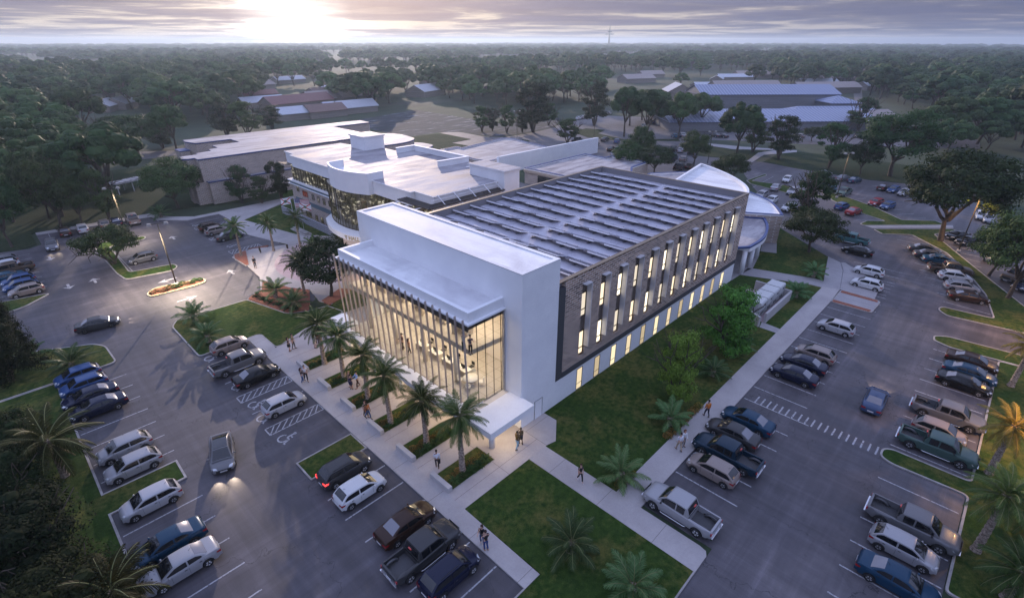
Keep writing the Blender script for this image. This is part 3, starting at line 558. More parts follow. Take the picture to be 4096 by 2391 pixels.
for z,nn in ((11.785,6),(8.33,6)):
    for i in range(nn):
        y=29.5+i*3.3; m=mbx(); m.box(25.8,29.0,y-.15,y+.15,z-.02,z); B('ceiling_light',m,M['ceil_l'])
        lamp('AREA','hall_ceiling_lamp',(26.6,y,z-.06),98,(1,.83,.66),3.4,(0,0,0),.6)
# canopies
edge=[(22.9,51.1),(22.7,47.4),(22.35,44),(22.15,40),(21.95,37),(21.72,34.5),(21.62,31.5),(21.75,29),(22.0,27.4)]
can=[(24.6,51.1)]+fillet(edge,2.0,3,range(1,8))+[(22.03,26.62),(22.03,23.70),(27.25,23.70),(27.25,25.16),(27.18,25.16),(27.18,27.28),(24.6,27.29)]
m=mbx(); m.prism([p for p in can if not (p[1]<27.3)]+[(22.0,27.31),(24.6,27.31)],3.0,3.585,bottom=True); B('front_canopy',m,M['white'])
m=mbx(); m.prism([(22.03,23.70),(27.3,23.70),(27.3,25.165),(27.185,25.165),(27.185,26.62),(22.03,26.62)],2.98,3.62,bottom=True); B('porch_canopy',m,M['white'])
m=mbx(); m.box(22.2,27.18,26.63,27.28,3.0,3.5); B('canopy_gutter',m,M['room'])
m=mbx(); m.cyl(23.72,25.4,.1,2.98,.27,20); B('column',m,M['white'])
for y in (33.2,38.0,42.8,47.6,50.4):
    m=mbx(); m.cyl(23.1,y,.1,3.0,.2,14); B('column',m,M['white'])
m=mbx(); m.box(25.0,25.1,27.3,50.9,.1,3.0); B('ground_glazing',m,flat('lit_lobby_glass',(.5,.45,.35),.1,0,(1,.82,.55),.7))
for i in range(8): lamp('AREA','canopy_downlight',(23.3,28.8+i*2.9,2.95),26,(1,.74,.46),1.2,(0,0,0),.5)
lamp('AREA','porch_downlight',(24.8,25.0,2.94),60,(1,.78,.52),2.4,(0,0,0),1.6)
m=mbx(); m.box(29.05,30.05,TS-.03,TS-.002,.1,2.15); d=B('door',m,M['white']); 
m=mbx(); m.box(28.99,29.05,TS-.06,TS,.1,2.2); m.box(30.05,30.11,TS-.06,TS,.1,2.2); m.box(29.05,30.05,TS-.06,TS,2.15,2.2); m.build('door_frame',[M['metal']],d)
# brick wing : X 31.95..73, Y 25.18..49.75
WX0,WX1,WN=TE,73.0,49.75
m=mbx(); m.box(TE,72.9,25.18,25.6,-.2,2.92); m.box(72.5,72.9,25.6,WN,-.2,2.92); B('base_wall',m,M['white'])
m=mbx(); m.box(TE,32.85,25.13,25.6,2.92,12.6); m.box(32.85,72.95,25.11,25.6,2.92,3.5); B('dark_siding',m,M['dgrey'])
for k in range(9): 
    pass
m=mbx(); xs=[35.37+3.03*k for k in range(12)]
m.box(32.85,WX1,25.18,25.6,12.02,13.2); m.box(32.85,WX1,25.18,25.6,3.5,4.2)
last=32.85
for x in xs: m.box(last,x,25.18,25.6,4.2,12.02); last=x+.95
m.box(last,WX1,25.18,25.6,4.2,12.02); B('brick_wall',m,M['brick'])
m=mbx(); m.box(72.6,WX1,25.6,WN,2.92,13.2); m.box(TE,72.6,WN-.35,WN,-.2,13.2); B('rear_brick_wall',m,M['brick'])
m=mbx(); m.ring([(31.96,25.14),(WX1+.04,25.14),(WX1+.04,WN+.04),(31.96,WN+.04)],[(31.98,25.58),(WX1-.4,25.58),(WX1-.4,WN-.4),(31.98,WN-.4)],13.2,13.27); B('coping',m,M['coping'])
m=mbx(); m.box(31.96,72.59,25.61,25.66,12.4,13.2); m.box(72.53,72.59,25.66,49.34,12.4,13.2); m.box(31.96,72.53,49.34,49.39,12.4,13.2); B('parapet_lining',m,flat('parapet_lining_grey',(.20,.19,.20),.7))
m=mbx(); m.box(31.96,72.53,25.66,49.34,12.0,12.4); B('roof',m,M['roofb'])
for i,x in enumerate(xs):
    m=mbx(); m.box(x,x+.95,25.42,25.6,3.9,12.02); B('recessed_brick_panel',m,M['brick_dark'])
    for z0,z1 in ((4.25,6.85),(8.5,11.0)):
        m=mbx(); y0,y1=25.30,25.42; w_=.06; zm=z0+.72
        m.box(x+.01,x+w_,y0,y1,z0,z1); m.box(x+.95-w_-.05,x+.94,y0,y1,z0,z1); m.box(x+w_,x+.84,y0,y1,z0,z0+w_); m.box(x+w_,x+.84,y0,y1,z1-w_,z1); m.box(x+w_,x+.84,y0,y1,zm-.03,zm+.03)
        f=B('window',m,M['bronze']); m=mbx(); m.box(x+w_,x+.84,25.375,25.385,z0+w_,zm-.03); m.box(x+w_,x+.84,25.375,25.385,zm+.03,z1-w_); m.build('pane',[PANES[(i*5+int(z0))%3]],f)
    m=mbx(); m.box(x+.90,x+.98,24.72,25.29,5.1,12.05); m.box(x-.03,x+.98,24.72,25.29,12.03,12.11); B('wall_fin',m,M['finw'])
    gx=35.35+3.02*i; m=mbx(); z0,z1=.15,2.66; y0,y1=25.16,25.24; zm=.86; w_=.06
    m.box(gx,gx+w_,y0,y1,z0,z1); m.box(gx+.85,gx+.95,y0,y1,z0,z1); m.box(gx+w_,gx+.85,y0,y1,z0,z0+w_); m.box(gx+w_,gx+.85,y0,y1,z1-w_,z1); m.box(gx+w_,gx+.85,y0,y1,zm-.03,zm+.03)
    f=B('low_window',m,M['bronze']); m=mbx(); m.box(gx+w_,gx+.85,25.165,25.175,z0+w_,zm-.03); m.box(gx+w_,gx+.85,25.165,25.175,zm+.03,z1-w_); m.build('pane',[PANEL[(i*7)%3]],f)
# ---------------------------------------------------------------- roof solar arrays
M['solar']=m_brick('solar_cells',(.03,.035,.09),(.035,.04,.11),(.35,.36,.42),1,.5,.9,.03); M['solar'].node_tree.nodes['Principled BSDF'].inputs['Roughness'].default_value=.12
def m_solar():
    m,t,b=nt('solar_glass'); v=t.nodes.new('ShaderNodeTexCoord').outputs['Object']; g=t.nodes.new('ShaderNodeSeparateXYZ'); t.links.new(v,g.inputs[0]); k=None
    for o,j in ((0,.85),(1,.5)):
        f=mathn(t,'MODULO',mathn(t,'ADD',g.outputs[o],100*j),j); d=mathn(t,'LESS_THAN',f,.035); k=d if k is None else mathn(t,'MAXIMUM',k,d)
    t.links.new(mix(t,(.02,.024,.06),(.45,.45,.50),k),b.inputs['Base Color']); b.inputs['Roughness'].default_value=.15; b.inputs['Coat Weight'].default_value=.5; return m
M['solar']=m_solar(); M['pframe']=flat('panel_edge_aluminium',(.82,.82,.85),.4,.1)
def solar_row(L):
    r=empty('solar_rack',(0,0,0),0,'x','solar rack','solar panel racks in rows on the long roof')
    segs=[]; a=.16; b_=.08; g=L/1.0; lens=[L*a+.0,0]; y=0; pl=L*.245; gl=(L-3*pl)/2-.0
    fr=MB()
    for i in range(3):
        y0=y; y1=y+pl
        m=MB(); m.add([(0,y0,.56),(0,y1,.56),(1.45,y1,.08),(1.45,y0,.08)],[(0,1,2,3)]); 
        m.v=[(v[0],v[1],v[2]+.05) for v in m.v]; m.f=[(0,3,2,1)]; p=m.build('solar_panel',[M['solar']],r)
        m=MB(); m.add([(0,y0,.625),(0,y1,.625),(1.45,y1,.135),(1.45,y0,.135),(0,y0,.44),(0,y1,.44),(1.45,y1,.05),(1.45,y0,.05)],[(0,1,5,4),(1,2,6,5),(2,3,7,6),(3,0,4,7),(4,5,6,7)]); m.f=[tuple(reversed(f)) for f in m.f]; m.build('panel_frame',[M['pframe']],p)
        if i<2:
            m=MB(); m.add([(.25,y1,.44),(.25,y1+gl,.44),(1.6,y1+gl,.05),(1.6,y1,.05)],[(0,3,2,1)]); m.build('solar_panel',[M['solar']],r)
        for yy in (y0+pl*.3,y0+pl*.85):
            fr.bar((.30,yy,.04),(.30,yy,.42),.05,.05); fr.bar((1.3,yy,.03),(1.3,yy,.22),.05,.05); fr.bar((.15,yy,.04),(1.5,yy,.04),.22,.06)
        fr.bar((.18,y0+.2,.40),(.18,y1+.6 if i<2 else y1-.1,.40),.06,.07)
        y=y1+gl
    fr.build('rack_frame',[flat('rack_steel',(.16,.16,.18),.5,.3)],r); return r
rA=solar_row(11.7); rB=solar_row(10.8); first=[True,True]
ordn=['first','second','third','fourth','fifth','sixth','seventh','eighth','ninth','tenth','eleventh','twelfth','thirteenth']
for k in range(12):
    o=rA if k==0 else copy_tree(rA); o.location=(37.2+2.92*k,37.5,12.42); o['label']='low solar panel rack of the far column, %s row from the white tower'%ordn[k]
for k in range(13):
    o=rB if k==0 else copy_tree(rB); o.location=(34.45+2.92*k,25.75,12.42); o['label']='low solar rack by the brick wall, %s row from the white tower'%ordn[k]
# ---------------------------------------------------------------- the older hall behind
old=empty('curved_front_building',(43.6,58,0),0,'older brick hall with a bulging glass front and a stained flat roof','building')
def ob(name,m,mats,par=old): return m.build(name,mats,par)
def om(): return MB(old.location[:])
m=om(); m.box(43.6,59.4,87.6,104.4,-.1,6.35); m.box(44.6,59.2,104.4,106,-.1,6.35); ob('brick_wall',m,M['brick_tan'])
m=om(); m.box(43.55,59,87.6,103.3,2.85,3.7); ob('grey_tile_band',m,M['teal'])
m=om(); m.box(43.4,58.6,87.5,104.5,6.35,6.95); ob('blue_band',m,M['teal']); m=om(); m.box(43.15,58.6,87.45,104.8,6.28,6.40); m.box(43.15,58.6,87.45,104.8,6.9,7.15); ob('cornice',m,M['white'])
m=om(); m.box(43.7,58.5,87.5,103.3,7.15,10.05); m.box(44.6,58.5,103.3,105.2,7.15,10.05); ob('upper_glazing',m,M['curtain'])
m=om()
for i in range(14): m.box(43.62,43.70,88.2+i*1.12,88.26+i*1.12,7.15,10.05)
ob('mullions',m,M['bronze'])
m=om(); m.box(45,62,58.3,87.5,-.1,10.05); ob('core',m,M['white'])
m=om(); m.box(44.4,45,58.3,73,3.2,10.05); ob('right_glazing',m,M['curtain'])
m=om()
for i in range(13): m.box(44.33,44.4,59+i*1.12,59.06+i*1.12,3.4,10.05)
ob('right_mullions',m,M['bronze'])
roofp=[(43.2,62.5),(43.97,62.6),(43.97,58.05),(59.9,58.05),(59.9,69.5),(62.9,69.5),(62.9,89.0),(59.8,89.0),(59.8,98.2),(57.4,100.1),(56.5,106.2),(44.35,106.2),(44.2,101.9),(43.2,101.4)]
m=om(); m.prism(roofp,10.05,12.1,bottom=True); ob('fascia',m,M['white'])
m=om(); m.prism(inset(roofp,-.18),12.08,12.22,bottom=True); ob('roof_edge',m,M['white'])
m=om(); m.prism(inset(roofp,-.05),12.1,12.24); ob('roof',m,M['roofs'])
# curved front
def arcp(y0,y1,xe,bul,n=16): 
    return [(xe-bul*(1-((2*i/n)-1)**2)+(y-y)*0,y) for i in range(n+1) for y in [y0+(y1-y0)*i/n]]
a1=arcp(72.5,85.2,42.35,1.75); a2=[(x+.35,y) for x,y in a1]
m=om(); m.prism(a1+[(45.2,85.2),(45.2,72.5)],10.0,12.25,bottom=True); o_=a1+[(45.25,85.2),(45.25,84.85)]+[(x+.35,min(max(y,72.85),84.85)) for x,y in a1[::-1]]+[(45.25,72.85),(45.25,72.5)]
m.prism(o_,12.25,13.4); ob('curved_fascia',m,M['white'])
m=om(); a3=[(x+.15,y) for x,y in arcp(72.6,86.8,42.4,1.75)]; m.prism(a3+[(45,86.8),(45,72.6)],-.1,10.0); ob('curved_glazing',m,M['curtain'])
m=om()
for i,(x,y) in enumerate(a3):
    if i%1==0: m.box(x-.05,x,y-.03,y+.03,.1,10)
for i in range(len(a3)-1):
    for z in (3.6,6.85): m.bar((a3[i][0]-.03,a3[i][1],z),(a3[i+1][0]-.03,a3[i+1][1],z),.06,.09)
ob('curved_mullions',m,M['bronze'])
q8=lambda x,y:(1100+x*.31746,550+y*.31746)
cz=3.5; cp=[G(*q8(*p),cz) for p in ((640,1018),(672,1090),(730,1145),(810,1190),(900,1225),(1000,1245),(1082,1258))]
cp2=cp+[(cp[-1][0]+6,cp[-1][1]-.5),(44,76),(43,88),(cp[0][0]+1,cp[0][1]+1)]
m=om(); m.prism(cp2,2.6,cz,bottom=True); ob('curved_canopy',m,M['white'])
m=om(); m.prism([(cp[-1][0]+.3,cp[-1][1]),(cp[-3][0]+.25,cp[-3][1]),(cp[-4][0]+.5,cp[-4][1]),(41,70),(41,62)],.1,2.6); ob('entry_wall',m,flat('lit_entry_wall',(.6,.5,.42),.7))
lamp('AREA','entry_downlight',(36.0,64,2.4),120,(1,.78,.58),2.5,(0,0,0),2.5)
pA=Vector((*cp[-3],0)); pB=Vector((*cp[-1],0)); dd=(pB-pA).normalized(); nn=Vector((dd.y,-dd.x,0)); 
if nn.x>0: nn=-nn
q=pB-dd*.3+nn*.06; text('sign_lettering','T HALL',.95,flat('gold_letters',(.45,.33,.10),.4,.6),old,(q.x-old.location.x,q.y-old.location.y,2.72),(PI/2,0,math.atan2(dd.y,dd.x)),'RIGHT',.03)
# parapets, penthouses
m=om(); pp=[(58.5,88.0),(62.9,88.3),(62.9,71.8),(56.2,72.4)]
m.bar((58.6,88.1,12.72),(62.9,88.2,12.72),.35,1.0); m.bar((62.75,88.3,12.722),(62.75,71.8,12.722),.35,1.0); m.bar((62.9,71.9,12.718),(56.4,72.5,12.718),.35,1.0); 
m.bar((58.5,88.1,13.24),(63.0,88.2,13.24),.6,.1); m.bar((62.75,88.4,13.243),(62.75,71.7,13.243),.6,.1); m.bar((62.9,71.9,13.237),(56.3,72.5,13.237),.6,.1); ob('roof_parapet',m,M['white'])
def pent(name,x0,x1,y0,y1,z0,z1,par=old):
    m=om(); m.box(x0,x1,y0,y1,z0,z1-.25); m.box(x0-.12,x1+.12,y0-.12,y1+.12,z1-.25,z1-.14); m.box(x0-.24,x1+.24,y0-.24,y1+.24,z1-.14,z1); o=ob(name,m,M['white']); m=om(); m.box(x0-.2,x1+.2,y0-.2,y1+.2,z1,z1+.02); m.build('penthouse_roof',[M['roofs']],o)
pent('penthouse',55.6,60.2,91.8+3,98.6+3-1.5,12.2,14.9)
pent('penthouse',56.6,60.0,56.4,64.4,10,14.05); m=om(); m.box(56.6,60,56.4,60,0,10); ob('stair_wall',m,M['white'])
# pergola at the right corner
m=om()
for i in range(6): m.bar((43.15-.3*i,63.6,11.2),(43.15-.3*i,57.6-.3*i,11.2),.14,.2)
for i in range(6): m.bar((43.15-.3*i,57.6-.3*i,11.21),(56.4,57.6-.3*i,11.21),.14,.2)
ob('pergola_slats',m,flat('dark_brown_slats',(.055,.045,.04),.6))
m=om()
for y in (63,60.6,58.2): m.bar((40.6,y,11.0),(43.1,y,11.0),.14,.12)
for x in (44.6,47.5,50.5,53.5,56): m.bar((x,55.0,11.0),(x,58.0,11.0),.12,.12); m.bar((x,56.2,11.2),(x,57.95,12.3),.08,.1)
m.bar((43.1,57.0,11.2),(56.4,57.0,11.2),.08,.1); m.bar((43.1,57.5,11.8),(56.4,57.5,11.8),.08,.1); m.bar((43.1,56.6,10.8),(56.4,56.6,10.8),.08,.1); ob('pergola_brackets',m,M['white'])
m=om()
for i in range(5): m.bar((43.0+.3*i,103.3,10.1-.03*i),(43.0+.3*i,107.3-.2*i,10.1-.03*i),.16,.1)
ob('pergola_slats',m,M['coping'])
m=om(); m.box(44.0,58.9,57.2,58.3,4.2,9.3); ob('lower_white_wall',m,M['white'])
M['redwin']=flat('red_lit_window',(.12,.02,.01),.1,0,(.5,.10,.04),.10)
for i,(ya,yb,z0,z1,mt_) in enumerate([(101.2,102.15,5,6.1,'curtain'),(97.7,99.8,4.45,5.6,'redwin'),(95.05,95.97,4.4,5.55,'curtain'),(92.95,93.85,4.38,5.56,'curtain'),(90.75,91.65,4.38,5.56,'curtain'),(88.6,89.5,4.38,5.52,'curtain'),(101.3,102.3,.9,2.0,'curtain'),(97.6,99.76,.33,1.47,'curtain'),(95,95.96,.31,1.44,'curtain'),(92.8,93.75,.33,1.47,'curtain'),(90.7,91.6,.3,1.2,'curtain')]):
    m=om(); m.ring([(0,0)]*0 or [(ya,z0),(yb,z0),(yb,z1),(ya,z1)],[(ya+.07,z0+.07),(yb-.07,z0+.07),(yb-.07,z1-.07),(ya+.07,z1-.07)],0,.1)
    m.v=[(43.6-v[2]-old.location.x-old.location.x*0,v[0]-old.location.y+old.location.y,v[1]) for v in m.v]
    m.v=[]; m.f=[]; m.m=[]; m.sm=[]
    m.box(43.52,43.6,ya,ya+.07,z0,z1); m.box(43.52,43.6,yb-.07,yb,z0,z1); m.box(43.52,43.6,ya+.07,yb-.07,z0,z0+.07); m.box(43.52,43.6,ya+.07,yb-.07,z1-.07,z1)
    if i==1 or i==7: m.box(43.52,43.6,(ya+yb)/2-.04,(ya+yb)/2+.04,z0+.07,z1-.07)
    f=ob('window',m,M['bronze']); m=om(); m.box(43.56,43.59,ya+.07,yb-.07,z0+.07,z1-.07); m.build('pane',[M[mt_]],f)
# patterned screen wall in front of the hall
def m_screen():
    m,t,b=nt('breeze_block_screen'); g=t.nodes.new('ShaderNodeNewGeometry').outputs['Position']; s=t.nodes.new('ShaderNodeSeparateXYZ'); t.links.new(g,s.inputs[0])
    fx=mathn(t,'ABSOLUTE',mathn(t,'SUBTRACT',mathn(t,'MODULO',mathn(t,'MULTIPLY',s.outputs[1],2.2),1),.5)); fz=mathn(t,'ABSOLUTE',mathn(t,'SUBTRACT',mathn(t,'MODULO',mathn(t,'MULTIPLY',s.outputs[2],2.6),1),.5))
    k=mathn(t,'GREATER_THAN',mathn(t,'ADD',fx,fz),.5); k2=mathn(t,'LESS_THAN',mathn(t,'ADD',fx,fz),.2); t.links.new(mix(t,(.05,.055,.08),(.5,.5,.55),mathn(t,'MAXIMUM',k,k2)),b.inputs['Base Color']); return m
m=MB((41.3,88,0)); m.box(41.3,41.5,84.5,106,-.05,1.55); m.box(41.25,41.55,84.5,106,1.55,1.62); s_=m.build('screen_wall',[m_screen()]); tag(s_,'pale patterned block screen wall in front of the older hall','screen wall')
# ---------------------------------------------------------------- brick wing at the left back
lw=empty('brick_wing_building',(33.9,124.4,0),0,'long windowless tan brick building with stepped white roofs and blue trim','building')
def lm(): return MB(lw.location[:])
lp=[(33.2,124.2),(88.5,124.3),(88.5,146.2),(76.2,146.2),(76.2,153.3),(38.6,152.6),(38.3,149.6),(39.3,145.5),(47.5,145.6),(47.5,139.6),(41.1,139.3),(41.0,135.3),(38.7,134.6),(38.6,132.3),(35.1,131.6),(35.1,130.1),(31.2,129.9),(30.9,126.9),(31.9,126.2),(33.2,126.3)]
lp=[(33.2,124.2),(76.5,124.3),(76.5,146.2),(88.6,146.3),(88.9,152.3),(76.5,153.2),(38.6,152.6),(38.3,149.6),(39.3,145.5),(47.5,145.6),(47.5,139.6),(41.1,139.3),(41.0,135.3),(38.7,134.6),(38.6,132.3),(35.1,131.6),(35.1,130.1),(31.2,129.9),(30.9,126.9),(31.9,126.2),(33.2,126.3)]
m=lm(); m.prism(inset(lp,.12),-.1,9.35); ob('wall',m,M['brick_tan'],lw)
m=lm(); m.prism(lp,9.35,9.6,bottom=True); ob('blue_trim',m,M['blue'],lw); m=lm(); m.prism(inset(lp,.02),9.58,9.65); ob('roof',m,M['roofs'],lw)
m=lm(); m.box(33.9,75,122.95,124.15,-.1,4.75); m.box(31.4,33.9,124.3,129,-.1,4.7); ob('lower_wall',m,M['brick_tan'],lw); m=lm(); m.box(33.75,75.1,122.8,124.2,4.75,4.97); ob('ledge_trim',m,M['blue'],lw); m=lm(); m.box(33.8,75,122.86,124.2,4.97,5.0); ob('ledge_roof',m,M['roofs'],lw)
m=lm(); m.box(36.2,38.4,148,152,0,7.6); ob('side_bay',m,M['brick_tan'],lw); m=lm(); m.box(36.1,38.5,147.9,152.1,7.6,7.8); ob('side_bay_roof',m,M['blue'],lw)
bk=empty('round_brick_building',(79,110,0),0,'rounded tan brick block with stepped rounded flat roofs behind the stained roof','building')
def bm2(): return MB(bk.location[:])
for (pl_,h) in (([(69,111),(76.5,110.5),(81.5,113),(82.8,120),(82.6,124),(80,126.8),(72,127),(68,120)],9.4),([(82.4,124),(84.5,121),(86.8,118),(86.8,112),(80,110),(80,118)],7.2),([(86.7,118),(90,117),(92,114),(91.5,110),(88,108),(84,110)],4.9)):
    pf=fillet(pl_,2.5,5); m=bm2(); m.prism(inset(pf,.1),-.1,h-.25); m.build('wall',[M['brick_tan']],bk); m=bm2(); m.prism(pf,h-.25,h,bottom=True); m.build('blue_trim',[M['blue']],bk); m=bm2(); m.prism(inset(pf,.03),h,h+.04); m.build('roof',[M['roofs']],bk)
# ---------------------------------------------------------------- low buildings behind
def lowb(name,label,poly,h,par=.5,extra=None,wall='brick_tan'):
    cx_=sum(p[0] for p in poly)/len(poly); cy_=sum(p[1] for p in poly)/len(poly); e=empty(name,(cx_,cy_,0),0,label,'building')
    if area(poly)<0: poly=poly[::-1]
    m=MB(e.location[:]); m.prism(inset(poly,.06),-.1,h); m.build('wall',[M[wall]],e)
    m=MB(e.location[:]); m.ring(inset(poly,.05),inset(poly,.45),h,h+par-.12); m.build('parapet',[M['white']],e)
    m=MB(e.location[:]); m.ring(poly,inset(poly,.5),h+par-.12,h+par); m.build('blue_trim',[M['blue']],e)
    m=MB(e.location[:]); m.prism(inset(poly,.44),h-.05,h+.03); m.build('roof',[M['roofs']],e); return e
e=lowb('low_brick_building','low tan brick building with a blue-edged stained roof right of the tall white wall',[(94.9,87.5),(119.7,87.5),(119.2,80.5),(122.4,80.5),(122.4,69.0),(114,68.5),(110,66),(94.9,66)],3.45,.42)
m=MB(e.location[:]); m.box(94.80,94.86,70,83,0,2.6); m.build('dark_glazing',[flat('dark_shopfront',(.02,.02,.022),.2)],e)
m=MB(e.location[:]); m.box(94.6,95.1,69,87.5,2.9,3.44); m.build('tan_fascia',[flat('tan_fascia',(.5,.40,.30),.7)],e)
e=lowb('low_brick_building','low tan brick building with a blue-edged stained roof left of the tall white wall',[(93.4,104),(95.2,121.3),(101.8,121.4),(101.8,119),(122.5,122.5),(124,119),(122,110),(120.3,99.5),(94,99.5)],3.45,.42)
m=MB((97,98.5,0)); m.bar((96.6,98.6,2.3),(139.8,97.6,2.3),.7,4.8); m.cyl(96.6,98.6,-.1,4.7,.35,16); w_=m.build('tall_white_wall',[M['white']]); tag(w_,'long tall white wall running back between two low flat roofs','wall')
m=MB((62,90,0)); m.prism([(60,56.5),(94.5,60),(94.5,100),(91,112),(63,110),(60,98)],-.1,.06); struct('rear_courtyard',m,[M['farpave']])
# ---------------------------------------------------------------- curved wing right behind the brick wing
cw=empty('curved_wing_building',(80,30,0),0,'curved wing with white sail shaped roofs, tan brick end and a round columned porch','building')
def cm(): return MB(cw.location[:])
def smooth(ps,k=2):
    for _ in range(k):
        o=[ps[0]]
        for a,b_ in zip(ps[:-1],ps[1:]): o+=[(a[0]*.75+b_[0]*.25,a[1]*.75+b_[1]*.25),(a[0]*.25+b_[0]*.75,a[1]*.25+b_[1]*.75)]
        ps=o+[ps[-1]]
    return ps
tc=smooth([(117.8,52.8),(114.4,47.0),(110.4,42.0),(105.9,37.8),(102,35.3),(97,33.6),(90,32.6)])
poly=tc+[(86,34),(86,47.5),(99,49.3)]
def wing(poly,h,par,wall,roofm,trim,nm):
    if area(poly)<0: poly=poly[::-1]
    m=cm(); m.prism(poly,-.1,h); m.build(nm+'_wall',[M[wall]],cw); m=cm(); m.ring(inset(poly,-.03),inset(poly,.38),h,h+par-.08); m.build(nm+'_parapet',[M['white']],cw); m=cm(); m.ring(inset(poly,-.06),inset(poly,.42),h+par-.08,h+par); m.build(nm+'_trim',[M[trim]],cw); m=cm(); m.prism(inset(poly,.37),h-.02,h+.03); m.build(nm+'_roof',[M[roofm]],cw)
wing(poly,5.9,.65,'white','roofw','white','sail')
mc=smooth([(93.7,26.0),(98.9,28.9),(102.2,31.7),(104.8,35.6),(108,41)]); wing(mc+[(100,41),(90.8,37),(90.7,31.0)],5.0,.34,'brick_tan','roofw','blue','middle')
wing([(86,47),(99,49.3),(117,53),(108,60),(90,58)],4.4,.4,'white','roofs','blue','rear')
pc=smooth([(76.4,24.6),(80.5,24.4),(84,24.9),(88.8,26.4),(92.4,28.4)])
m=cm(); m.prism(pc+[(91,31),(90.5,34),(73.3,34),(73.3,26.6),(76.2,26.6)],3.75,4.35,bottom=True); m.build('porch_slab',[M['white']],cw)
pp=pc+[(91,31),(90.5,34),(73.3,34),(73.3,27)]
m=cm(); m.ring(pp if area(pp)>0 else pp[::-1],inset(pp if area(pp)>0 else pp[::-1],.4),4.35,4.65); m.build('porch_trim',[M['blue']],cw)
m=cm(); m.prism(inset(pp,.38) if area(pp)>0 else inset(pp[::-1],.38),4.3,4.42); m.build('porch_roof',[M['roofs']],cw)
m=cm(); m.box(73.4,90,33.5,34,-.1,3.75); m.build('porch_back_wall',[M['dgrey']],cw)
for (x,y) in ((76.5,25.2),(79.9,25.3),(84.4,26.0)):
    m=cm(); m.cyl(x,y,.08,3.75,.36,18); m.build('column',[M['white']],cw)
# ---------------------------------------------------------------- generator yard
M['gen']=flat('generator_paint',(.52,.53,.53),.45,.1)
e=empty('yard_wall',(67,19,0),0,'rough concrete screen wall around the four white generators','wall')
def rw(a,b_,h=1.35,t_=.28):
    m=MB(e.location[:]); m.bar((*a,h/2+.05),(*b_,h/2+.05),t_,h+.1); m.build('wall_panel',[M['sand']],e)
rw((72.25,21.5),(72.25,16.65)); rw((72.1,16.7),(63.1,16.7)); rw((61.6,16.85),(63.6,20.4))
def generator(x,label):
    g_=empty('generator',(x,18.6,.12),0,label,'generator','white generator cabinets in the walled yard')
    m=MB(); W_=2.0; L_=2.02
    prof=[(-W_/2,.25),(-W_/2,2.05),(-W_/2+.12,2.2),(W_/2-.12,2.2),(W_/2,2.05),(W_/2,.25)]
    n=6; vs=[(-L_/2,p[0],p[1]) for p in prof]+[(L_/2,p[0],p[1]) for p in prof]; m.add(vs,[tuple(range(n)),tuple(reversed(range(n,2*n)))]+[(i,i+n,(i+1)%n+n,(i+1)%n) for i in range(n)]); m.f=[tuple(reversed(f)) for f in m.f]; m.build('cabinet',[M['gen']],g_)
    m=MB(); m.box(-1.0,1.0,-.85,.85,0,.25); m.build('base_frame',[M['dark']],g_)
    m=MB(); m.box(-.75,-.3,-1.015,-1.0,.5,.85); m.build('vent',[M['dgrey']],g_); m=MB(); m.box(-.15,.3,-1.015,-1.0,.5,.85); m.build('vent',[M['dgrey']],g_)
    m=MB(); m.box(.1,.5,-1.02,-1.0,1.55,1.75); m.build('control_panel',[M['dark']],g_); m=MB(); m.box(-.95,.95,-1.012,-1.0,1.0,1.02); m.box(.66,.69,-1.012,-1.0,.4,2.0); m.build('door_seam',[M['dgrey']],g_)
    m=MB(); 
    for i in range(9): m.box(-L_/2-.02,-L_/2,-.6,.6,.7+i*.13,.76+i*.13)
    m.build('louvre',[M['metal']],g_); return g_
for i,l in enumerate(('white generator cabinet with a louvred end nearest the shrubs','white generator cabinet second from the shrubs','white generator cabinet third from the shrubs','white generator cabinet farthest back by the yard end wall')): generator(64.6+i*2.22,l)
# benches and planting beds
bedy=[(24.1,26.4),(28.85,31.2),(33.65,35.9),(38.45,40.7),(43.2,45.4),(47.95,50.15)]
pos=['nearest the lawn corner','second from the lawn corner','third from the lawn corner','fourth from the lawn corner','fifth from the lawn corner','farthest from the lawn corner']
for i,(a,b_) in enumerate(bedy):
    raised('planting_bed',[(18.15,a),(22.85,a),(22.85,b_),(18.15,b_)],M['grass'],H1+.03,.06)
    m=MB((17.9,(a+b_)/2,.1)); m.box(17.70,18.12,a-.02,b_+.03,.1,.62); o=m.build('bench',[M['sand']]); bv=o.modifiers.new('b','BEVEL'); bv.width=.03; bv.segments=2
    tag(o,'concrete bench wall at the palm bed '+pos[i],'bench','concrete benches at the heads of the palm beds')
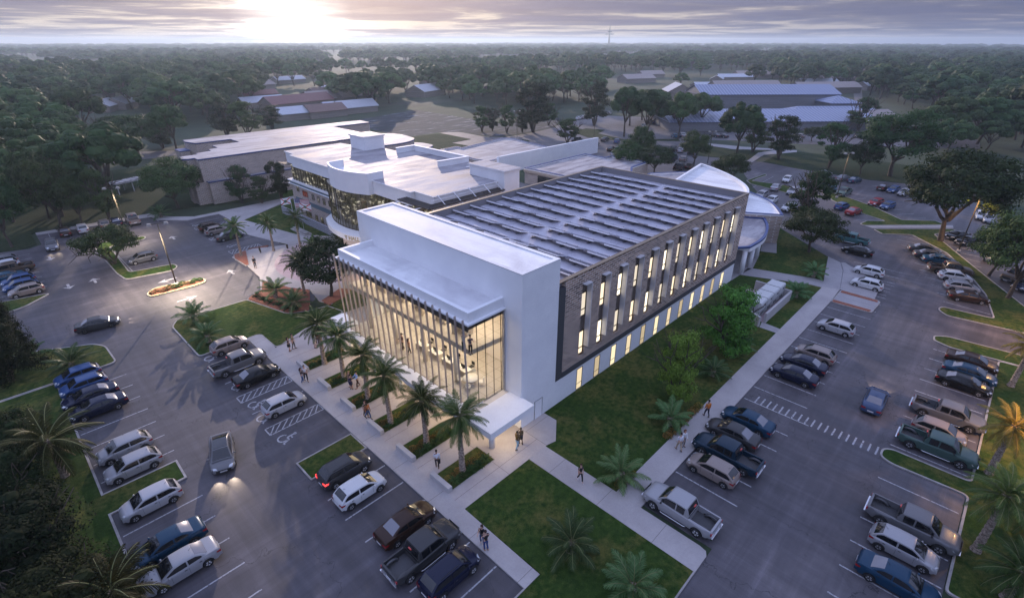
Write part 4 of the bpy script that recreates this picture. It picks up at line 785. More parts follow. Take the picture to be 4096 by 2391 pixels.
# ---------------------------------------------------------------- vegetation
def frond_into(mb,base,az,e0,L,nl,lw,ll,bend=1.5,mf=0,mr=1,rnd=rng,sag=.5):
    p=Vector(base); pts=[p.copy()]; e=e0; seg=9; h=Vector((math.cos(az),math.sin(az),0)); side=Vector((-math.sin(az),math.cos(az),0)); dirs=[]
    for i in range(seg):
        d=h*math.cos(e)+Vector((0,0,1))*math.sin(e); dirs.append(d); p=p+d*L/seg; pts.append(p.copy()); e-=bend*(.35+1.1*i/seg)/seg*1.1
    dirs.append(dirs[-1])
    mb.tube(pts,[.035*(1-i/(seg+1))+.008 for i in range(seg+1)],3,mr,False)
    for j in range(nl):
        t_=.12+.87*j/(nl-1); k=min(int(t_*seg),seg-1); f=t_*seg-k; q=pts[k]*(1-f)+pts[k+1]*f; d=dirs[k]; up=side.cross(d).normalized()
        l=ll*math.sin(PI*min(1,.16+.80*t_))**.7*(.85+.3*rnd.random())
        for s in (-1,1):
            a=.95-.45*t_+rnd.uniform(-.08,.08); o=(side*s*math.sin(a)+d*math.cos(a)+up*(.22 if t_<.5 else .1)).normalized(); w_=d*lw*.5
            m1=q+o*l*.55; m2=q+o*l+Vector((0,0,-sag*l*.45))
            mb.add([q-w_,q+w_,m1+w_*1.1,m2,m1-w_*1.1],[(0,1,2,4),(4,2,3)],mf)
DRY=flat('dry_palm_frond',(.14,.095,.045),.8)
def palm_crown(seed,n,L,nl,lw,ll,emin,emax,bend,mats,top=(0,0,0)):
    r=random.Random(seed); mb=MB()
    for i in range(n):
        u=(i+.5)/n; e=emax+(emin-emax)*u**1.05+r.uniform(-.1,.1); az=i*2.39996+r.uniform(-.25,.25)
        frond_into(mb,(top[0]+.08*math.cos(az),top[1]+.08*math.sin(az),top[2]-.25*u),az,e,L*r.uniform(.85,1.08)*(1 if u>.12 else .8),nl,lw,ll,bend*(1-.35*u),0,1,r)
    if emin<-.5:
        for i in range(5): frond_into(mb,(top[0],top[1],top[2]-.3),i*1.31+seed,-1.15+r.uniform(-.15,.2),L*.62,12,lw,ll*.6,.3,2,1,r)
    return mb.mesh('palm_crown_mesh',list(mats)+[DRY])
def palm_trunk(h,r0,r1,seed,lean=0):
    r=random.Random(seed); n=max(5,int(h/.22)); pts=[];rad=[]
    for i in range(n+1):
        t_=i/n; pts.append((lean*t_*t_,.06*math.sin(t_*3+seed),h*t_)); rad.append((r0+(r1-r0)*min(1,t_*1.4))*(1+(.12 if i%2 else -.02))*(1.35 if i==0 else 1))
    mb=MB(); mb.tube(pts,rad,10,0,True,False); return mb.mesh('palm_trunk_mesh',[M['ptrunk']])
M['rachis']=flat('palm_rachis',(.16,.17,.06),.6); M['rachis_lamptint']=flat('lamp_tinted_palm_rachis',(.3,.2,.06),.6)  # second rachis colour carries the orange lamp light too
crown_date=[palm_crown(s,38,2.75,30,.055,.62,-.75,1.35,1.35,[M['frond'],M['rachis']]) for s in (1,2,3)]
crown_open=[palm_crown(s,26,2.3,26,.06,.55,-.85,1.2,1.2,[M['frond'],M['rachis']]) for s in (4,5)]
crown_bush=[palm_crown(s,19,2.5,26,.07,.72,-.05,1.35,1.25,[M['frond2'],M['rachis']]) for s in (6,7,8)]
crown_lamptint=[palm_crown(s,30,2.7,26,.07,.6,-.8,1.25,1.3,[M['frond_lamptint'],M['rachis_lamptint']]) for s in (9,10)]
crown_dim=palm_crown(12,30,2.7,26,.07,.6,-.8,1.25,1.3,[M['frondd'],M['rachis']])
def mobj(name,me,parent=None,loc=(0,0,0),rz=0,sc=1):
    o=bpy.data.objects.new(name,me); COL.objects.link(o); o.parent=parent; o.location=loc; o.rotation_euler=(0,0,rz); o.scale=(sc,)*3; return o
trunk_cache={}
def palm(b,h,crown,label,group,name='date_palm',cat='palm tree',r0=.26,r1=.17,sc=1,z0=H1):
    e=empty(name,(b[0],b[1],z0),rng.uniform(0,6.28),label,cat,group)
    k=(round(h*2)/2,r0,r1)
    if k not in trunk_cache: trunk_cache[k]=palm_trunk(k[0],r0,r1,len(trunk_cache))
    t_=mobj('trunk',trunk_cache[k],e); t_.scale=(1,1,h/k[0]); mobj('crown',crown,e,(0,.06*math.sin(3),h+.05),rng.uniform(0,6),sc); return e
def full(n,x,y): o=TILE[n]; return o[0]+x*o[2],o[1]+y*o[2]
def palm_px(base,top,crown,label,group,**k):
    b=G(*base,H1); h=zat(b,top[1])-H1; return palm(b,h,crown,label,group,**k)
q5=lambda x,y:(1300+x*.31746,1500+y*.31746); q4=lambda x,y:(1300+x*.31746,1100+y*.31746); q6=lambda x,y:(1100+x*.2381,1220+y*.2381); qp=lambda x,y:(1060+x*.23108,900+y*.23108)
gp='date palms standing in the planting beds by the glass hall'
for i,(b_,t_,l) in enumerate([(q5(1732,1200),q5(1695,505),'date palm in the bed nearest the lawn corner'),(q5(1272,862),q5(1212,310),'date palm in the second bed from the lawn corner'),(q5(825,602),q5(738,0),'date palm in the third bed from the lawn corner'),(q5(552,305),q4(470,1000),'date palm in the fourth bed from the lawn corner'),(q6(1172,1232),q6(1040,520),'date palm in the fifth bed from the lawn corner'),(q6(842,982),q6(712,310),'date palm in the planting bed farthest from the lawn corner')]):
    palm_px(b_,t_,crown_date[i%3],l,gp,sc=(.88,.84,.86,.82,.86,.88)[i])
gq='tall palms around the paved plaza'
for i,(b_,t_,l) in enumerate([(full(4,1738,490),full(4,1682,272),'tall palm growing from the triangular red mulch bed'),(full(4,1972,455),full(4,1925,248),'tall palm on the paving behind the triangular mulch bed'),(qp(620,372),full(4,2128,205),'tall palm in front of the flag poles'),(qp(690,1195),qp(572,625),'tall palm in the paving beside the two bushy palms'),(qp(1325,372),qp(1320,235),'palm by the curved canopy with the gold letters'),(qp(850,470),qp(850,330),'palm crown half hidden by the dark leafy tree')]):
    palm_px(b_,t_,crown_open[i%2] if i!=3 else crown_date[0],l,gq,r0=.2,r1=.14,sc=.95 if i!=3 else .9)
gr='palms on the grass verge along the right edge'
for i,(b_,t_,l,c) in enumerate([(full(9,2265,542),full(9,2430,200),'orange-lit palm on the verge beside the green pickup truck',crown_lamptint[0]),(full(9,2168,1092),full(9,2400,700),'dark leaning-looking palm on the verge beside the long silver pickup',crown_date[1]),(full(9,2390,1440),full(9,2440,1250),'low dark palm at the lower right verge',crown_date[2]),(full(6,2425,1430),full(6,2500,1130),'orange-lit palm on the verge beyond the brown sedan',crown_lamptint[1]),(full(9,2560,1000),full(9,2640,820),'dark palm at the right picture edge above the low verge palm',crown_date[0])]):
    palm_px(b_,t_,c,l,gr,r0=.27,r1=.2,sc=.92)
palm_px(full(7,470,560),full(7,330,300),crown_dim,'dim ochre-green palm over the lawn left of the two silver hatchbacks','dim palms in the left foreground',sc=1.35)
palm_px(full(7,930,1650),full(7,770,1390),crown_dim,'dim ochre-green palm at the bottom left below the silver sedan','dim palms in the left foreground',sc=1.15)
gb='bushy palms with short trunks'
for i,(b_,hh,sc,l) in enumerate([(full(4,1405,960),.9,.9,'bushy palm at the left tip of the hedge lawn'),(full(4,1505,1110),.9,.88,'bushy palm behind the silver hatchback on the hedge lawn'),(full(4,1990,790),1.2,.92,'bushy palm at the left of the red mulch bed'),(full(4,2122,870),1.0,.9,'bushy palm at the right of the red mulch bed'),(full(4,215,1250),.7,.92,'bushy palm behind the round cream kerb'),(full(4,530,1310),.9,1.0,'large bushy palm on the island behind the blue hatchbacks'),(full(4,1162,212),.8,.95,'dark bushy palm on the far lawn behind the tan pickup'),
  (full(6,1000,645),.8,.8,'bushy palm on the lawn by the curved sidewalk'),(full(6,868,790),.8,.85,'bushy palm beside the yard wall of the generators'),(full(6,437,1170),.7,.85,'bushy palm right of the farther side-lawn tree'),(full(6,268,1360),.7,.75,'bushy palm between the two side-lawn trees'),(full(8,2390,190),.8,.84,'bushy palm below the nearer side-lawn tree'),(full(8,2035,590),.8,.86,'bushy palm at the pointed corner of the side lawn'),(full(8,1680,1100),.9,.92,'large bushy palm in the middle of the front lawn'),(full(8,2120,1420),.9,.92,'large bushy palm at the bottom edge of the front lawn')]):
    b0=G(*b_,H1); palm(b0,hh,crown_bush[i%3],l,gb,'bushy_palm','palm tree',.24,.26,sc)
# broadleaf trees
def leafq(mb,p,n,s,r,m=0):
    u=Vector((r.gauss(0,1),r.gauss(0,1),r.gauss(0,1))).cross(n)
    if u.length<.01: return
    u.normalize(); v_=n.cross(u); u*=s*.5*r.uniform(.7,1.3); v_*=s*.32
    mb.add([p-u,p-v_,p+u,p+v_],[(0,1,2,3)],m)
def tree_mesh(seed,kind,H,Rad,nleaf,ls,far=False,leaf='leaf'):
    """returns trunk MB, crown MB"""
    r=random.Random(seed); tk=MB(); cr=MB(); tips=[]
    def br(p,d,L,rad,dep):
        pts=[p]; q=p.copy(); dd=d.copy(); n=3
        for i in range(n):
            dd=(dd+Vector((r.gauss(0,.12),r.gauss(0,.12),r.gauss(.03,.07)))).normalized(); q=q+dd*L/n; pts.append(q.copy())
        tk.tube(pts,[rad*(1-.4*i/n) for i in range(n+1)],6 if rad>.1 else 4,0,False)
        if dep==0: tips.append(q); return
        k=3 if dep>1 or r.random()<.6 else 2; a0=r.uniform(0,6.28)
        for j in range(k):
            a=a0+j*2*PI/k+r.uniform(-.4,.4); sp={'oak':.75,'umbrella':.5,'upright':.38,'spread':.95,'shrub':.5}[kind]
            x=dd.orthogonal().normalized(); y=dd.cross(x); nd=(dd*math.cos(sp)+(x*math.cos(a)+y*math.sin(a))*math.sin(sp)).normalized(); br(q,nd,L*r.uniform(.62,.85),rad*.58,dep-1)
    th={'oak':.22,'umbrella':.30,'upright':.12,'spread':.10,'shrub':.05}[kind]*H
    if kind in ('spread','upright','shrub'):
        for j in range(5 if kind!='upright' else 4):
            a=j*1.3+r.random(); s_={'spread':.75,'upright':.22,'shrub':.35}[kind]; br(Vector((.1*math.cos(a),.1*math.sin(a),0)),Vector((math.cos(a)*s_,math.sin(a)*s_,1)).normalized(),H*.42,.03*H**.8,2)
    else: br(Vector((0,0,-.1)),Vector((0,0,1)),th,.032*H,1); [br(Vector((0,0,th*.95)),Vector((math.cos(a)*.62,math.sin(a)*.62,1)).normalized(),H*.26,.018*H,2) for a in [j*1.26+r.random()*.5 for j in range(5)]]
    cz0={'oak':.20,'umbrella':.52,'upright':.18,'spread':.28,'shrub':.10}[kind]*H; nc={'oak':64,'umbrella':34,'upright':44,'spread':48,'shrub':60}[kind]
    cl=[]
    for i in range(nc):
        u=r.random(); a=i*2.39996+r.uniform(-.3,.3)
        if kind=='umbrella':
            ph=math.acos(1-u*.95); R_=Rad*(.80+.14*r.random()); c_=Vector((R_*math.sin(ph)*math.cos(a),R_*math.sin(ph)*math.sin(a),cz0+(H*.95-cz0)*math.cos(ph)*r.uniform(.85,1.0))); s_=Rad*.27
        elif kind=='upright':
            z_=u; R_=Rad*math.sin(PI*(.12+.80*z_))**.8*math.sqrt(r.random())*.95; c_=Vector((R_*math.cos(a),R_*math.sin(a),cz0+(H-cz0)*z_*.95)); s_=Rad*.26
        elif kind=='shrub':
            z_=u; R_=Rad*(1-.45*z_)*math.sqrt(r.random()); c_=Vector((R_*math.cos(a),R_*math.sin(a),cz0+(H-cz0)*z_*.93)); s_=Rad*.30
        else:
            ph=math.acos(1-1.45*u); R_=Rad*(.55+.42*r.random()); c_=Vector((R_*math.sin(ph)*math.cos(a),R_*math.sin(ph)*math.sin(a),cz0+(H-cz0)*(.42+.5*math.cos(ph)*r.uniform(.6,1.0)))); s_=Rad*.24
        cl.append((c_,s_*r.uniform(.7,1.2)))
    ctr=Vector((0,0,cz0+(H-cz0)*.35)); kf={'umbrella':.92,'oak':.42,'upright':.4,'spread':.4,'shrub':.45}[kind]
    for c_,s_ in cl:
        q=MB(); n_=7 if far or kind=='umbrella' else 6; q.sphere((0,0,0),1,n_); 
        q.v=[(c_.x+v[0]*s_*kf*r.uniform(.8,1.15),c_.y+v[1]*s_*kf*r.uniform(.8,1.15),c_.z+v[2]*s_*kf*.72*r.uniform(.85,1.15)) for v in q.v]; cr.add(q.v,q.f,0,False)
    for i in range(nleaf):
        c_,s_=cl[r.randrange(len(cl))]; d=Vector((r.gauss(0,1),r.gauss(0,1),r.gauss(0,1)*.75)).normalized()
        rr=s_*(r.random()**.35); p=c_+Vector((d.x*rr*1.15,d.y*rr*1.15,d.z*rr*.72)); n_=(d+(p-ctr).normalized()*.6+Vector((r.gauss(0,.5),r.gauss(0,.5),.4+r.gauss(0,.5)))).normalized(); leafq(cr,p,n_,ls,r)
    return tk,cr
def tmesh(*a,leaf='leaf',**k):
    tk,cr=tree_mesh(*a,**k); return tk.mesh('tree_trunk_mesh',[M['trunk']]),cr.mesh('tree_crown_mesh',[M[leaf]])
NEAR={'oak':[tmesh(11,'oak',10,5,13000,.30),tmesh(12,'oak',10,5,13000,.30)],'spread':[tmesh(13,'spread',5,3.2,7500,.21)],'upright':[tmesh(14,'upright',8,2.9,8000,.26,leaf='leafd'),tmesh(15,'upright',8,2.9,8000,.26)],
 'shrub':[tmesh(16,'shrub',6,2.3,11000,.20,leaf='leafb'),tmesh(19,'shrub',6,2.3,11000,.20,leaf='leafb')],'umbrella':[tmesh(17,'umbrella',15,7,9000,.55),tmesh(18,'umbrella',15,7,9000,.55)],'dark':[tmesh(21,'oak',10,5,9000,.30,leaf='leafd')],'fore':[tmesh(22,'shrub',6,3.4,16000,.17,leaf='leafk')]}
HT={'oak':10,'spread':5,'upright':8,'shrub':6,'umbrella':15,'dark':10,'fore':6}; RD={'oak':5,'spread':3.2,'upright':2.9,'shrub':2.3,'umbrella':7,'dark':5,'fore':3.4}
tcount=[0]
def tree(b,h,rad,kind,label,group=None,z0=.1):
    v=NEAR[kind][tcount[0]%len(NEAR[kind])]; tcount[0]+=1; e=empty('tree' if kind not in('shrub','fore') else 'leafy_tree',(b[0],b[1],z0),rng.uniform(0,6.28),label,'tree',group)
    s=(rad/RD[kind],rad/RD[kind],h/HT[kind]); e.scale=s; mobj('trunk',v[0],e); mobj('crown',v[1],e); return e
def tree_px(n,bx,by,topy,radpx,kind,label,group=None):
    p=full(n,bx,by); b=G(*p); h=zat(b,TILE[n][1]+topy*TILE[n][2]); a=b[0]*FW[0]+b[1]*FW[1]; dep=a*math.cos(PITCH)+CAMH*math.sin(PITCH); rad=radpx*TILE[n][2]*dep/FPX
    return tree(b,h*1.02,rad,kind,label,group)
tp='trees among the car parks and lawns'
for a in [(4,825,552,270,200,'spread','low spreading tree in the middle of the left car park island'),
 (4,2530,1210/1.0-470,-60/1.0+330,230,'spread','x')][:1]: tree_px(*a[:6],a[6],tp)
bT=G(*qp(1150,1240)); tree(bT,zat(bT,qp(0,160)[1]),4.3,'dark','dark leafy tree leaning against the left end of the glass hall',tp)
for bx,by,ty,rp_,l in [(2905,1408,1150,112,'bright green leafy tree on the side lawn near the generator yard'),(2700,1600,1300,95,'bright green leafy tree on the side lawn nearest the white tower')]:
    b=G(bx,by); h=zat(b,ty); a=b[0]*FW[0]+b[1]*FW[1]; dep=a*math.cos(PITCH)+CAMH*math.sin(PITCH); tree(b,h,rp_*.88*dep/FPX,'shrub',l,tp)
for a in [(6,965,470,130,190,'oak','broad leafy tree on the east lawn by the curved sidewalk'),(6,925,300,-130,150,'upright','tree beside the white curved wing at the lot edge'),(6,1915,388,-330,330,'oak','big tree with an orange-lit trunk on the lawn strip'),(6,2265,635,260,170,'oak','tree on the lawn strip right of the tall lamp'),(6,2400,800,120,260,'oak','dark tree at the right edge of the lawn strip'),
 (3,1550,1275,740,260,'oak','huge dark oak on the park grass with a thick bare trunk'),(3,748,1150,830,115,'upright','slim tree at the bend of the park path'),(3,1105,1215,880,125,'upright','leafy tree right of the park path'),(3,1335,1260,1000,110,'dark','dark tree between the oak and the park path'),(3,1320,945,700,95,'upright','pale slim tree right of the small square-roofed annex'),(3,440,1130,745,140,'umbrella','dome-topped tree in front of the blue metal roofs'),(3,560,1100,840,90,'upright','slim tree beside the dome-topped tree'),(3,985,1020,910,70,'dark','small round dark tree in front of the blue roofs'),(3,130,1200,930,105,'oak','tree beside the tall lamp left of the park path'),(3,380,1330,1100,130,'spread','low spreading tree behind the white sail roof'),
 (2,1655,1035,850,95,'upright','young tree on the far drive beyond the tall white wall'),(2,1410,955,590,140,'upright','tall dark tree on the far lawn left of the car park'),(2,1040,950,760,70,'upright','small dark tree on the far lawn'),(2,1115,945,780,60,'upright','second small dark tree on the far lawn'),(2,1220,960,750,70,'upright','small dark tree left of the tall far tree'),(2,1330,955,790,60,'upright','small dark tree right under the tall far tree'),(2,1520,905,740,70,'upright','small dark tree beside the row of far cars'),(2,1848,905,590,120,'upright','tall dark tree at the corner of the far car park'),(2,2062,985,630,110,'umbrella','dome-topped tree at the front of the far car park'),(2,2215,1000,650,130,'umbrella','wide dome-topped tree behind the far car park'),(2,2450,1005,670,110,'umbrella','dome-topped tree at the right of the far car park'),(2,2280,1262,1030,120,'oak','tree behind the solar roof corner'),(2,2080,1230,1000,110,'oak','tree beside the low brick building'),(2,2170,1190,880,90,'oak','slim tree between the far car park and the low brick building'),
 (1,1285,1500,1120,190,'oak','round tree left of the brick wing'),(1,1000,1118,800,170,'oak','tree with a pale forked trunk on the far lawn'),(1,635,1010,640,160,'umbrella','dome-topped tree standing alone on the left lawn'),(1,450,1560,1180,200,'oak','tree behind the left row of parked cars'),(1,1745,1465,1190,90,'upright','slim tree against the brick wing wall'),(1,2030,1440,1160,90,'upright','slim tree near the flags against the brick wing'),(1,1890,1465,1270,80,'upright','low tree between the two slim trees at the brick wing'),
 (1,360,1580,1040,140,'oak','leafy tree at the left lawn edge behind the cars'),(1,100,1600,1130,150,'oak','dark tree at the left edge over the lawn'),(4,90,430,-170,160,'oak','tree at the left edge beside the grey parked cars'),(4,445,290,-250,170,'oak','tree behind the brown sedan'),(4,595,275,-120,110,'oak','tree behind the silver hatchback under repair of shade'),(4,790,240,-140,110,'upright','tree behind the dark sedan and the tan pickup'),
 (1,500,1070,820,120,'dark','dark tree before the grey roofed house'),(1,840,1100,830,120,'upright','tall loose tree on the left lawn'),(1,1175,1070,880,100,'upright','slim loose tree on the left lawn'),(1,1270,1090,760,130,'umbrella','dome-topped tree before the brick wing'),(1,1640,985,740,120,'upright','pale loose tree behind the brick wing'),(1,1790,985,720,110,'upright','tall pale loose tree behind the brick wing'),(1,1960,930,760,100,'upright','small pale loose tree behind the brick wing')]:
    tree_px(*a[:6],a[6].replace(' under repair of shade',''),tp)
for bx,by,h,rd,l in [(260,1350,6.2,4.6,'dark leafy tree filling the lower left foreground'),(560,1700,5.2,3.8,'dark leafy tree at the bottom left corner'),(60,900,5.5,3.6,'dark leafy tree at the left edge below the palm'),(120,500,5.0,3.4,'dark leafy tree behind the dim ochre-green palm')]:
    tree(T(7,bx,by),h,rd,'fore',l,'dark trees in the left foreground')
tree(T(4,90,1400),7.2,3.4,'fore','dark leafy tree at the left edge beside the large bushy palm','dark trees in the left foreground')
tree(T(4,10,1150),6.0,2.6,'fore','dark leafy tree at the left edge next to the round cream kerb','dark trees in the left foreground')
# bed planting : clumps of ochre flowers and ferns, one clump object per row is ground cover
def clump(seed,n,r_,h,ls,mat,mat2=None):
    r=random.Random(seed); mb=MB()
    for i in range(n):
        a=r.uniform(0,6.28); q=math.sqrt(r.random())*r_; p=Vector((q*math.cos(a),q*math.sin(a),h*(1-.6*(q/r_)**2)*r.uniform(.3,1))); leafq(mb,p,Vector((r.gauss(0,.6),r.gauss(0,.6),1)).normalized(),ls,r,0 if r.random()<.7 else 1)
    return mb.mesh('clump_mesh',[mat,mat2 or mat])
def fern(seed,n=14,L=.6):
    mb=MB(); r=random.Random(seed)
    for i in range(n): frond_into(mb,(0,0,.05),i*2.4,r.uniform(.5,1.2),L*r.uniform(.8,1.1),9,.05,.16,1.6,0,0,r)
    return mb.mesh('fern_mesh',[M['fern']])
cf=[clump(s,260,.42,.42,.11,M['flower'],M['leaf']) for s in (31,32)]; fm=[fern(s) for s in (33,34)]
ons=['nearest the lawn corner','second from the lawn corner','third from the lawn corner','fourth from the lawn corner','fifth from the lawn corner','farthest from the lawn corner']
for i,(a,b_) in enumerate(bedy):
    yc=(a+b_)/2
    for j in range(8):
        o=mobj('flower_clump',cf[j%2],None,(18.7+.52*j+rng.uniform(-.05,.05),yc+.05+rng.uniform(-.12,.12),H1),rng.uniform(0,6),rng.uniform(.8,1.1)); tag(o,'low ochre flower clump in a row down the palm bed '+ons[i],'flower clump','ochre flower clumps in the palm bed '+ons[i])
    for j in range(5):
        o=mobj('fern',fm[j%2],None,(18.8+.85*j,a+.5+rng.uniform(-.06,.06),H1),rng.uniform(0,6),rng.uniform(.85,1.15)); tag(o,'dark green fern along the front edge of the palm bed '+ons[i],'fern','ferns in the palm bed '+ons[i])
gl=clump(36,420,.5,.55,.12,M['fern'],M['leaf']); rd_=clump(37,420,.5,.5,.12,flat('rust_leaves',(.16,.06,.03),.8),M['leaf'])
for j in range(12):
    t_=j/11; o=mobj('flower_island_shrub',rd_ if (j<4 or j==8) else gl,None,(11.8+6.1*t_,81.9+.35*math.sin(j*2),H1),rng.uniform(0,6),rng.uniform(.9,1.25)); tag(o,('rusty red' if (j<4 or j==8) else 'green')+' low shrub in the cream-kerbed island','shrub',('rusty' if (j<4 or j==8) else 'green')+' shrubs in the cream-kerbed island')
for j,(x,y) in enumerate([(4,1850,800),(4,1900,825),(4,1960,850),(4,2010,860),(4,2070,885),(4,2130,890)] and [(1850,800),(1905,825),(1950,838),(2010,858),(2070,885),(2130,890)]):
    o=mobj('fern',fm[j%2],None,(*T(4,x,y),H1+.03),j,1.5); tag(o,'fern along the lawn edge of the red mulch bed','fern','ferns along the red mulch bed')
for j,(x,y) in enumerate([(2035,640),(2075,600),(2105,560)]):
    o=mobj('flower_clump',cf[j%2],None,(*T(8,x,y),H1),j,1.2); tag(o,'ochre flower clump at the pointed corner of the side lawn','flower clump','ochre flower clumps at the side lawn corner')
for j in range(9):
    o=mobj('flower_clump',cf[j%2],None,(35.6+j*.75,14.95,H1),j,1.1); tag(o,'ochre flower clump along the side lawn edge by the sidewalk','flower clump','ochre flower clumps along the side lawn edge')
# ---------------------------------------------------------------- woods : dome-topped trees, the 250 that show largest as things, the rest as one wood
def inpoly(p,poly):
    c_=False; n=len(poly)
    for i in range(n):
        a,b_=poly[i],poly[i-1]
        if (a[1]>p[1])!=(b_[1]>p[1]) and p[0]<(b_[0]-a[0])*(p[1]-a[1])/(b_[1]-a[1])+a[0]: c_=not c_
    return c_
def projpx(x,y,z=0):
    a=x*FW[0]+y*FW[1]; c_=x*RT[0]+y*RT[1]; zz=z-CAMH; d=a*math.cos(PITCH)-zz*math.sin(PITCH)
    if d<1: return None
    return 2048+FPX*c_/d, 1195.5-FPX*(a*math.sin(PITCH)+zz*math.cos(PITCH))/d
FP=lambda n,*ps:[full(n,*p) for p in ps]
# where (in the survey photo) woods stand : left belt, centre belt, right belt, and everything far
belts=[FP(1,(-60,480),(800,420),(1600,480),(1620,560),(2050,560),(2050,640),(1850,640),(1850,745),(1500,900),(1250,880),(1050,800),(700,760),(350,830),(-60,760)),
 FP(1,(-60,820),(330,860),(300,1000),(500,1150),(560,1330),(900,1330),(880,1480),(-60,1560)),
 FP(2,(-60,700),(380,700),(420,740),(240,790),(60,760)),FP(2,(700,560),(1900,600),(1900,700),(1500,780),(1250,760),(850,760),(620,640),(340,700),(-50,560),(-50,520)),
 FP(2,(1980,850),(2300,830),(2330,900),(2000,930)),FP(3,(-40,900),(180,860),(200,950),(-40,960)),
 FP(3,(1400,600),(2050,560),(2600,560),(2600,1130),(1950,1120),(1900,960),(2100,900),(1980,860),(1700,790),(1380,720)),FP(3,(830,560),(1260,540),(1260,640),(830,640)),FP(3,(0,560),(340,540),(330,590),(0,640))]
clear=[FP(3,(1700,430),(1900,460),(2200,570),(1900,540),(1660,450)),FP(3,(1030,310),(2600,310),(2600,345),(1050,335)),FP(2,(-70,400),(60,400),(70,480),(60,510),(-70,510)),FP(2,(1830,420),(2180,420),(2180,470),(1830,480)),FP(3,(1270,560),(1400,540),(1380,780),(1260,760))]
farp=FP(1,(-80,318),(1000,316),(2500,316),(2500,520),(1500,480),(-80,500))
pts=[]; r=random.Random(5)
def tryp(x,y):
    p=projpx(x,y)
    if not p or p[0]<-120 or p[0]>4220: return
    if p[1]<174: return
    for c_ in clear:
        if inpoly(p,c_): return
    if p[1]<300: ok=noise.noise(Vector((x*.004,y*.004,1.3)))>-.14
    elif p[1]<345 and p[0]>350: ok=noise.noise(Vector((x*.010,y*.010,4.3)))>.06
    else: ok=any(inpoly(p,b_) for b_ in belts) and noise.noise(Vector((x*.02,y*.02,7.7)))>(-.45 if p[0]>2800 or p[0]<900 else -.22)
    if ok: pts.append((x,y,p))
for i in range(46000):
    # even in the picture's depth : spacing grows with distance
    f=r.random(); d=90+ (1/(1/150*(1-f)+1/4200*f)-150) if False else 95*math.exp(r.random()*3.85); a=AZ+R(r.uniform(-47,47)); x,y=d*math.cos(a),d*math.sin(a)
    tryp(x,y)
grid={};sel=[]
for x,y,p in pts:
    d=math.hypot(x,y); s=11.2+ max(0,(d-350))*.013; g=60; k=(int(x//g),int(y//g)); bad=False
    for i in(-1,0,1):
        for j in (-1,0,1):
            for (u,v_) in grid.get((k[0]+i,k[1]+j),()):
                if (u-x)**2+(v_-y)**2<s*s: bad=True;break
            if bad: break
        if bad: break
    if not bad: grid.setdefault(k,[]).append((x,y)); sel.append((math.hypot(x,y),x,y,p))
sel.sort()
MID=[tree_mesh(s,'umbrella',16,8.0,3200,.85) for s in (41,42,43)]
MIDm=[(a.mesh('wood_trunk_mesh',[M['trunk']]),b_.mesh('wood_crown_mesh',[M['leaf']])) for a,b_ in MID]
def onemesh(seed,kind,H_,Rd,n,ls):
    a,b_=tree_mesh(seed,kind,H_,Rd,n,ls); 
    k=len(a.v); a.v+=b_.v; a.f+=[tuple(i+k for i in f) for f in b_.f]; a.m+=[1]*len(b_.f); a.sm+=b_.sm; return a.mesh('far_tree_mesh',[M['trunk'],M['leaf']])
FARm=[onemesh(s,'umbrella',16,8.2,700,1.2) for s in (51,52,53)]
landm=['left of the brick wing','beyond the brick wing','behind the far lawn','behind the far car park','behind the blue metal roofs','on the right beyond the lawn strip']
def where(p):
    return landm[0 if p[0]<700 else 1 if p[0]<1500 else 2 if p[0]<2150 else 3 if p[0]<2800 else 4 if p[0]<3400 else 5]
ni=0; far=[]; indiv=[]
for i,(d,x,y,p) in enumerate(sel):
    if ni<235:
        sc=r.uniform(.62,1.12); e=None
        if d<260:
            v=MIDm[i%3]; e=empty('wood_tree',(x,y,0),r.uniform(0,6.28),'dome-topped dark green tree in the woods '+where(p),'tree','dome-topped trees in the woods '+where(p)); e.scale=(sc*r.uniform(.85,1.1),sc*r.uniform(.85,1.1),sc); mobj('trunk',v[0],e); mobj('crown',v[1],e)
        else:
            e=mobj('wood_tree',FARm[i%3],None,(x,y,0),r.uniform(0,6.28)); e.scale=(sc*1.1,sc*1.1,sc); tag(e,'hazy dome-topped tree in the woods '+where(p),'tree','hazy dome-topped trees in the woods '+where(p)); indiv.append(e)
        ni+=1
    else: far.append((x,y,0))
print('woods',len(sel),'far',len(far),'first far',sel[min(214,len(sel)-1)][0])
srcs=indiv[:3]
me=bpy.data.meshes.new('distant_woods'); me.from_pydata(far,[],[]); fo_=bpy.data.objects.new('distant_woods',me); COL.objects.link(fo_); tag(fo_,'hazy distant woods reaching to the horizon','woods',None,'stuff')
gt=bpy.data.node_groups.new('scatter_trees','GeometryNodeTree'); gt.interface.new_socket('Geometry',in_out='INPUT',socket_type='NodeSocketGeometry'); gt.interface.new_socket('Geometry',in_out='OUTPUT',socket_type='NodeSocketGeometry')
gi=gt.nodes.new('NodeGroupInput'); go=gt.nodes.new('NodeGroupOutput'); mp=gt.nodes.new('GeometryNodeMeshToPoints'); iop=gt.nodes.new('GeometryNodeInstanceOnPoints'); gti=gt.nodes.new('GeometryNodeGeometryToInstance')
gt.links.new(gi.outputs[0],mp.inputs[0]); gt.links.new(mp.outputs[0],iop.inputs['Points'])
for s_ in srcs:
    oi=gt.nodes.new('GeometryNodeObjectInfo'); oi.inputs['Object'].default_value=s_; oi.inputs['As Instance'].default_value=True; gt.links.new(oi.outputs['Geometry'],gti.inputs[0])
gt.links.new(gti.outputs[0],iop.inputs['Instance']); iop.inputs['Pick Instance'].default_value=True
rv=gt.nodes.new('FunctionNodeRandomValue'); rv.data_type='INT'; rv.inputs[4].default_value=0; rv.inputs[5].default_value=2; gt.links.new(rv.outputs[2],iop.inputs['Instance Index'])
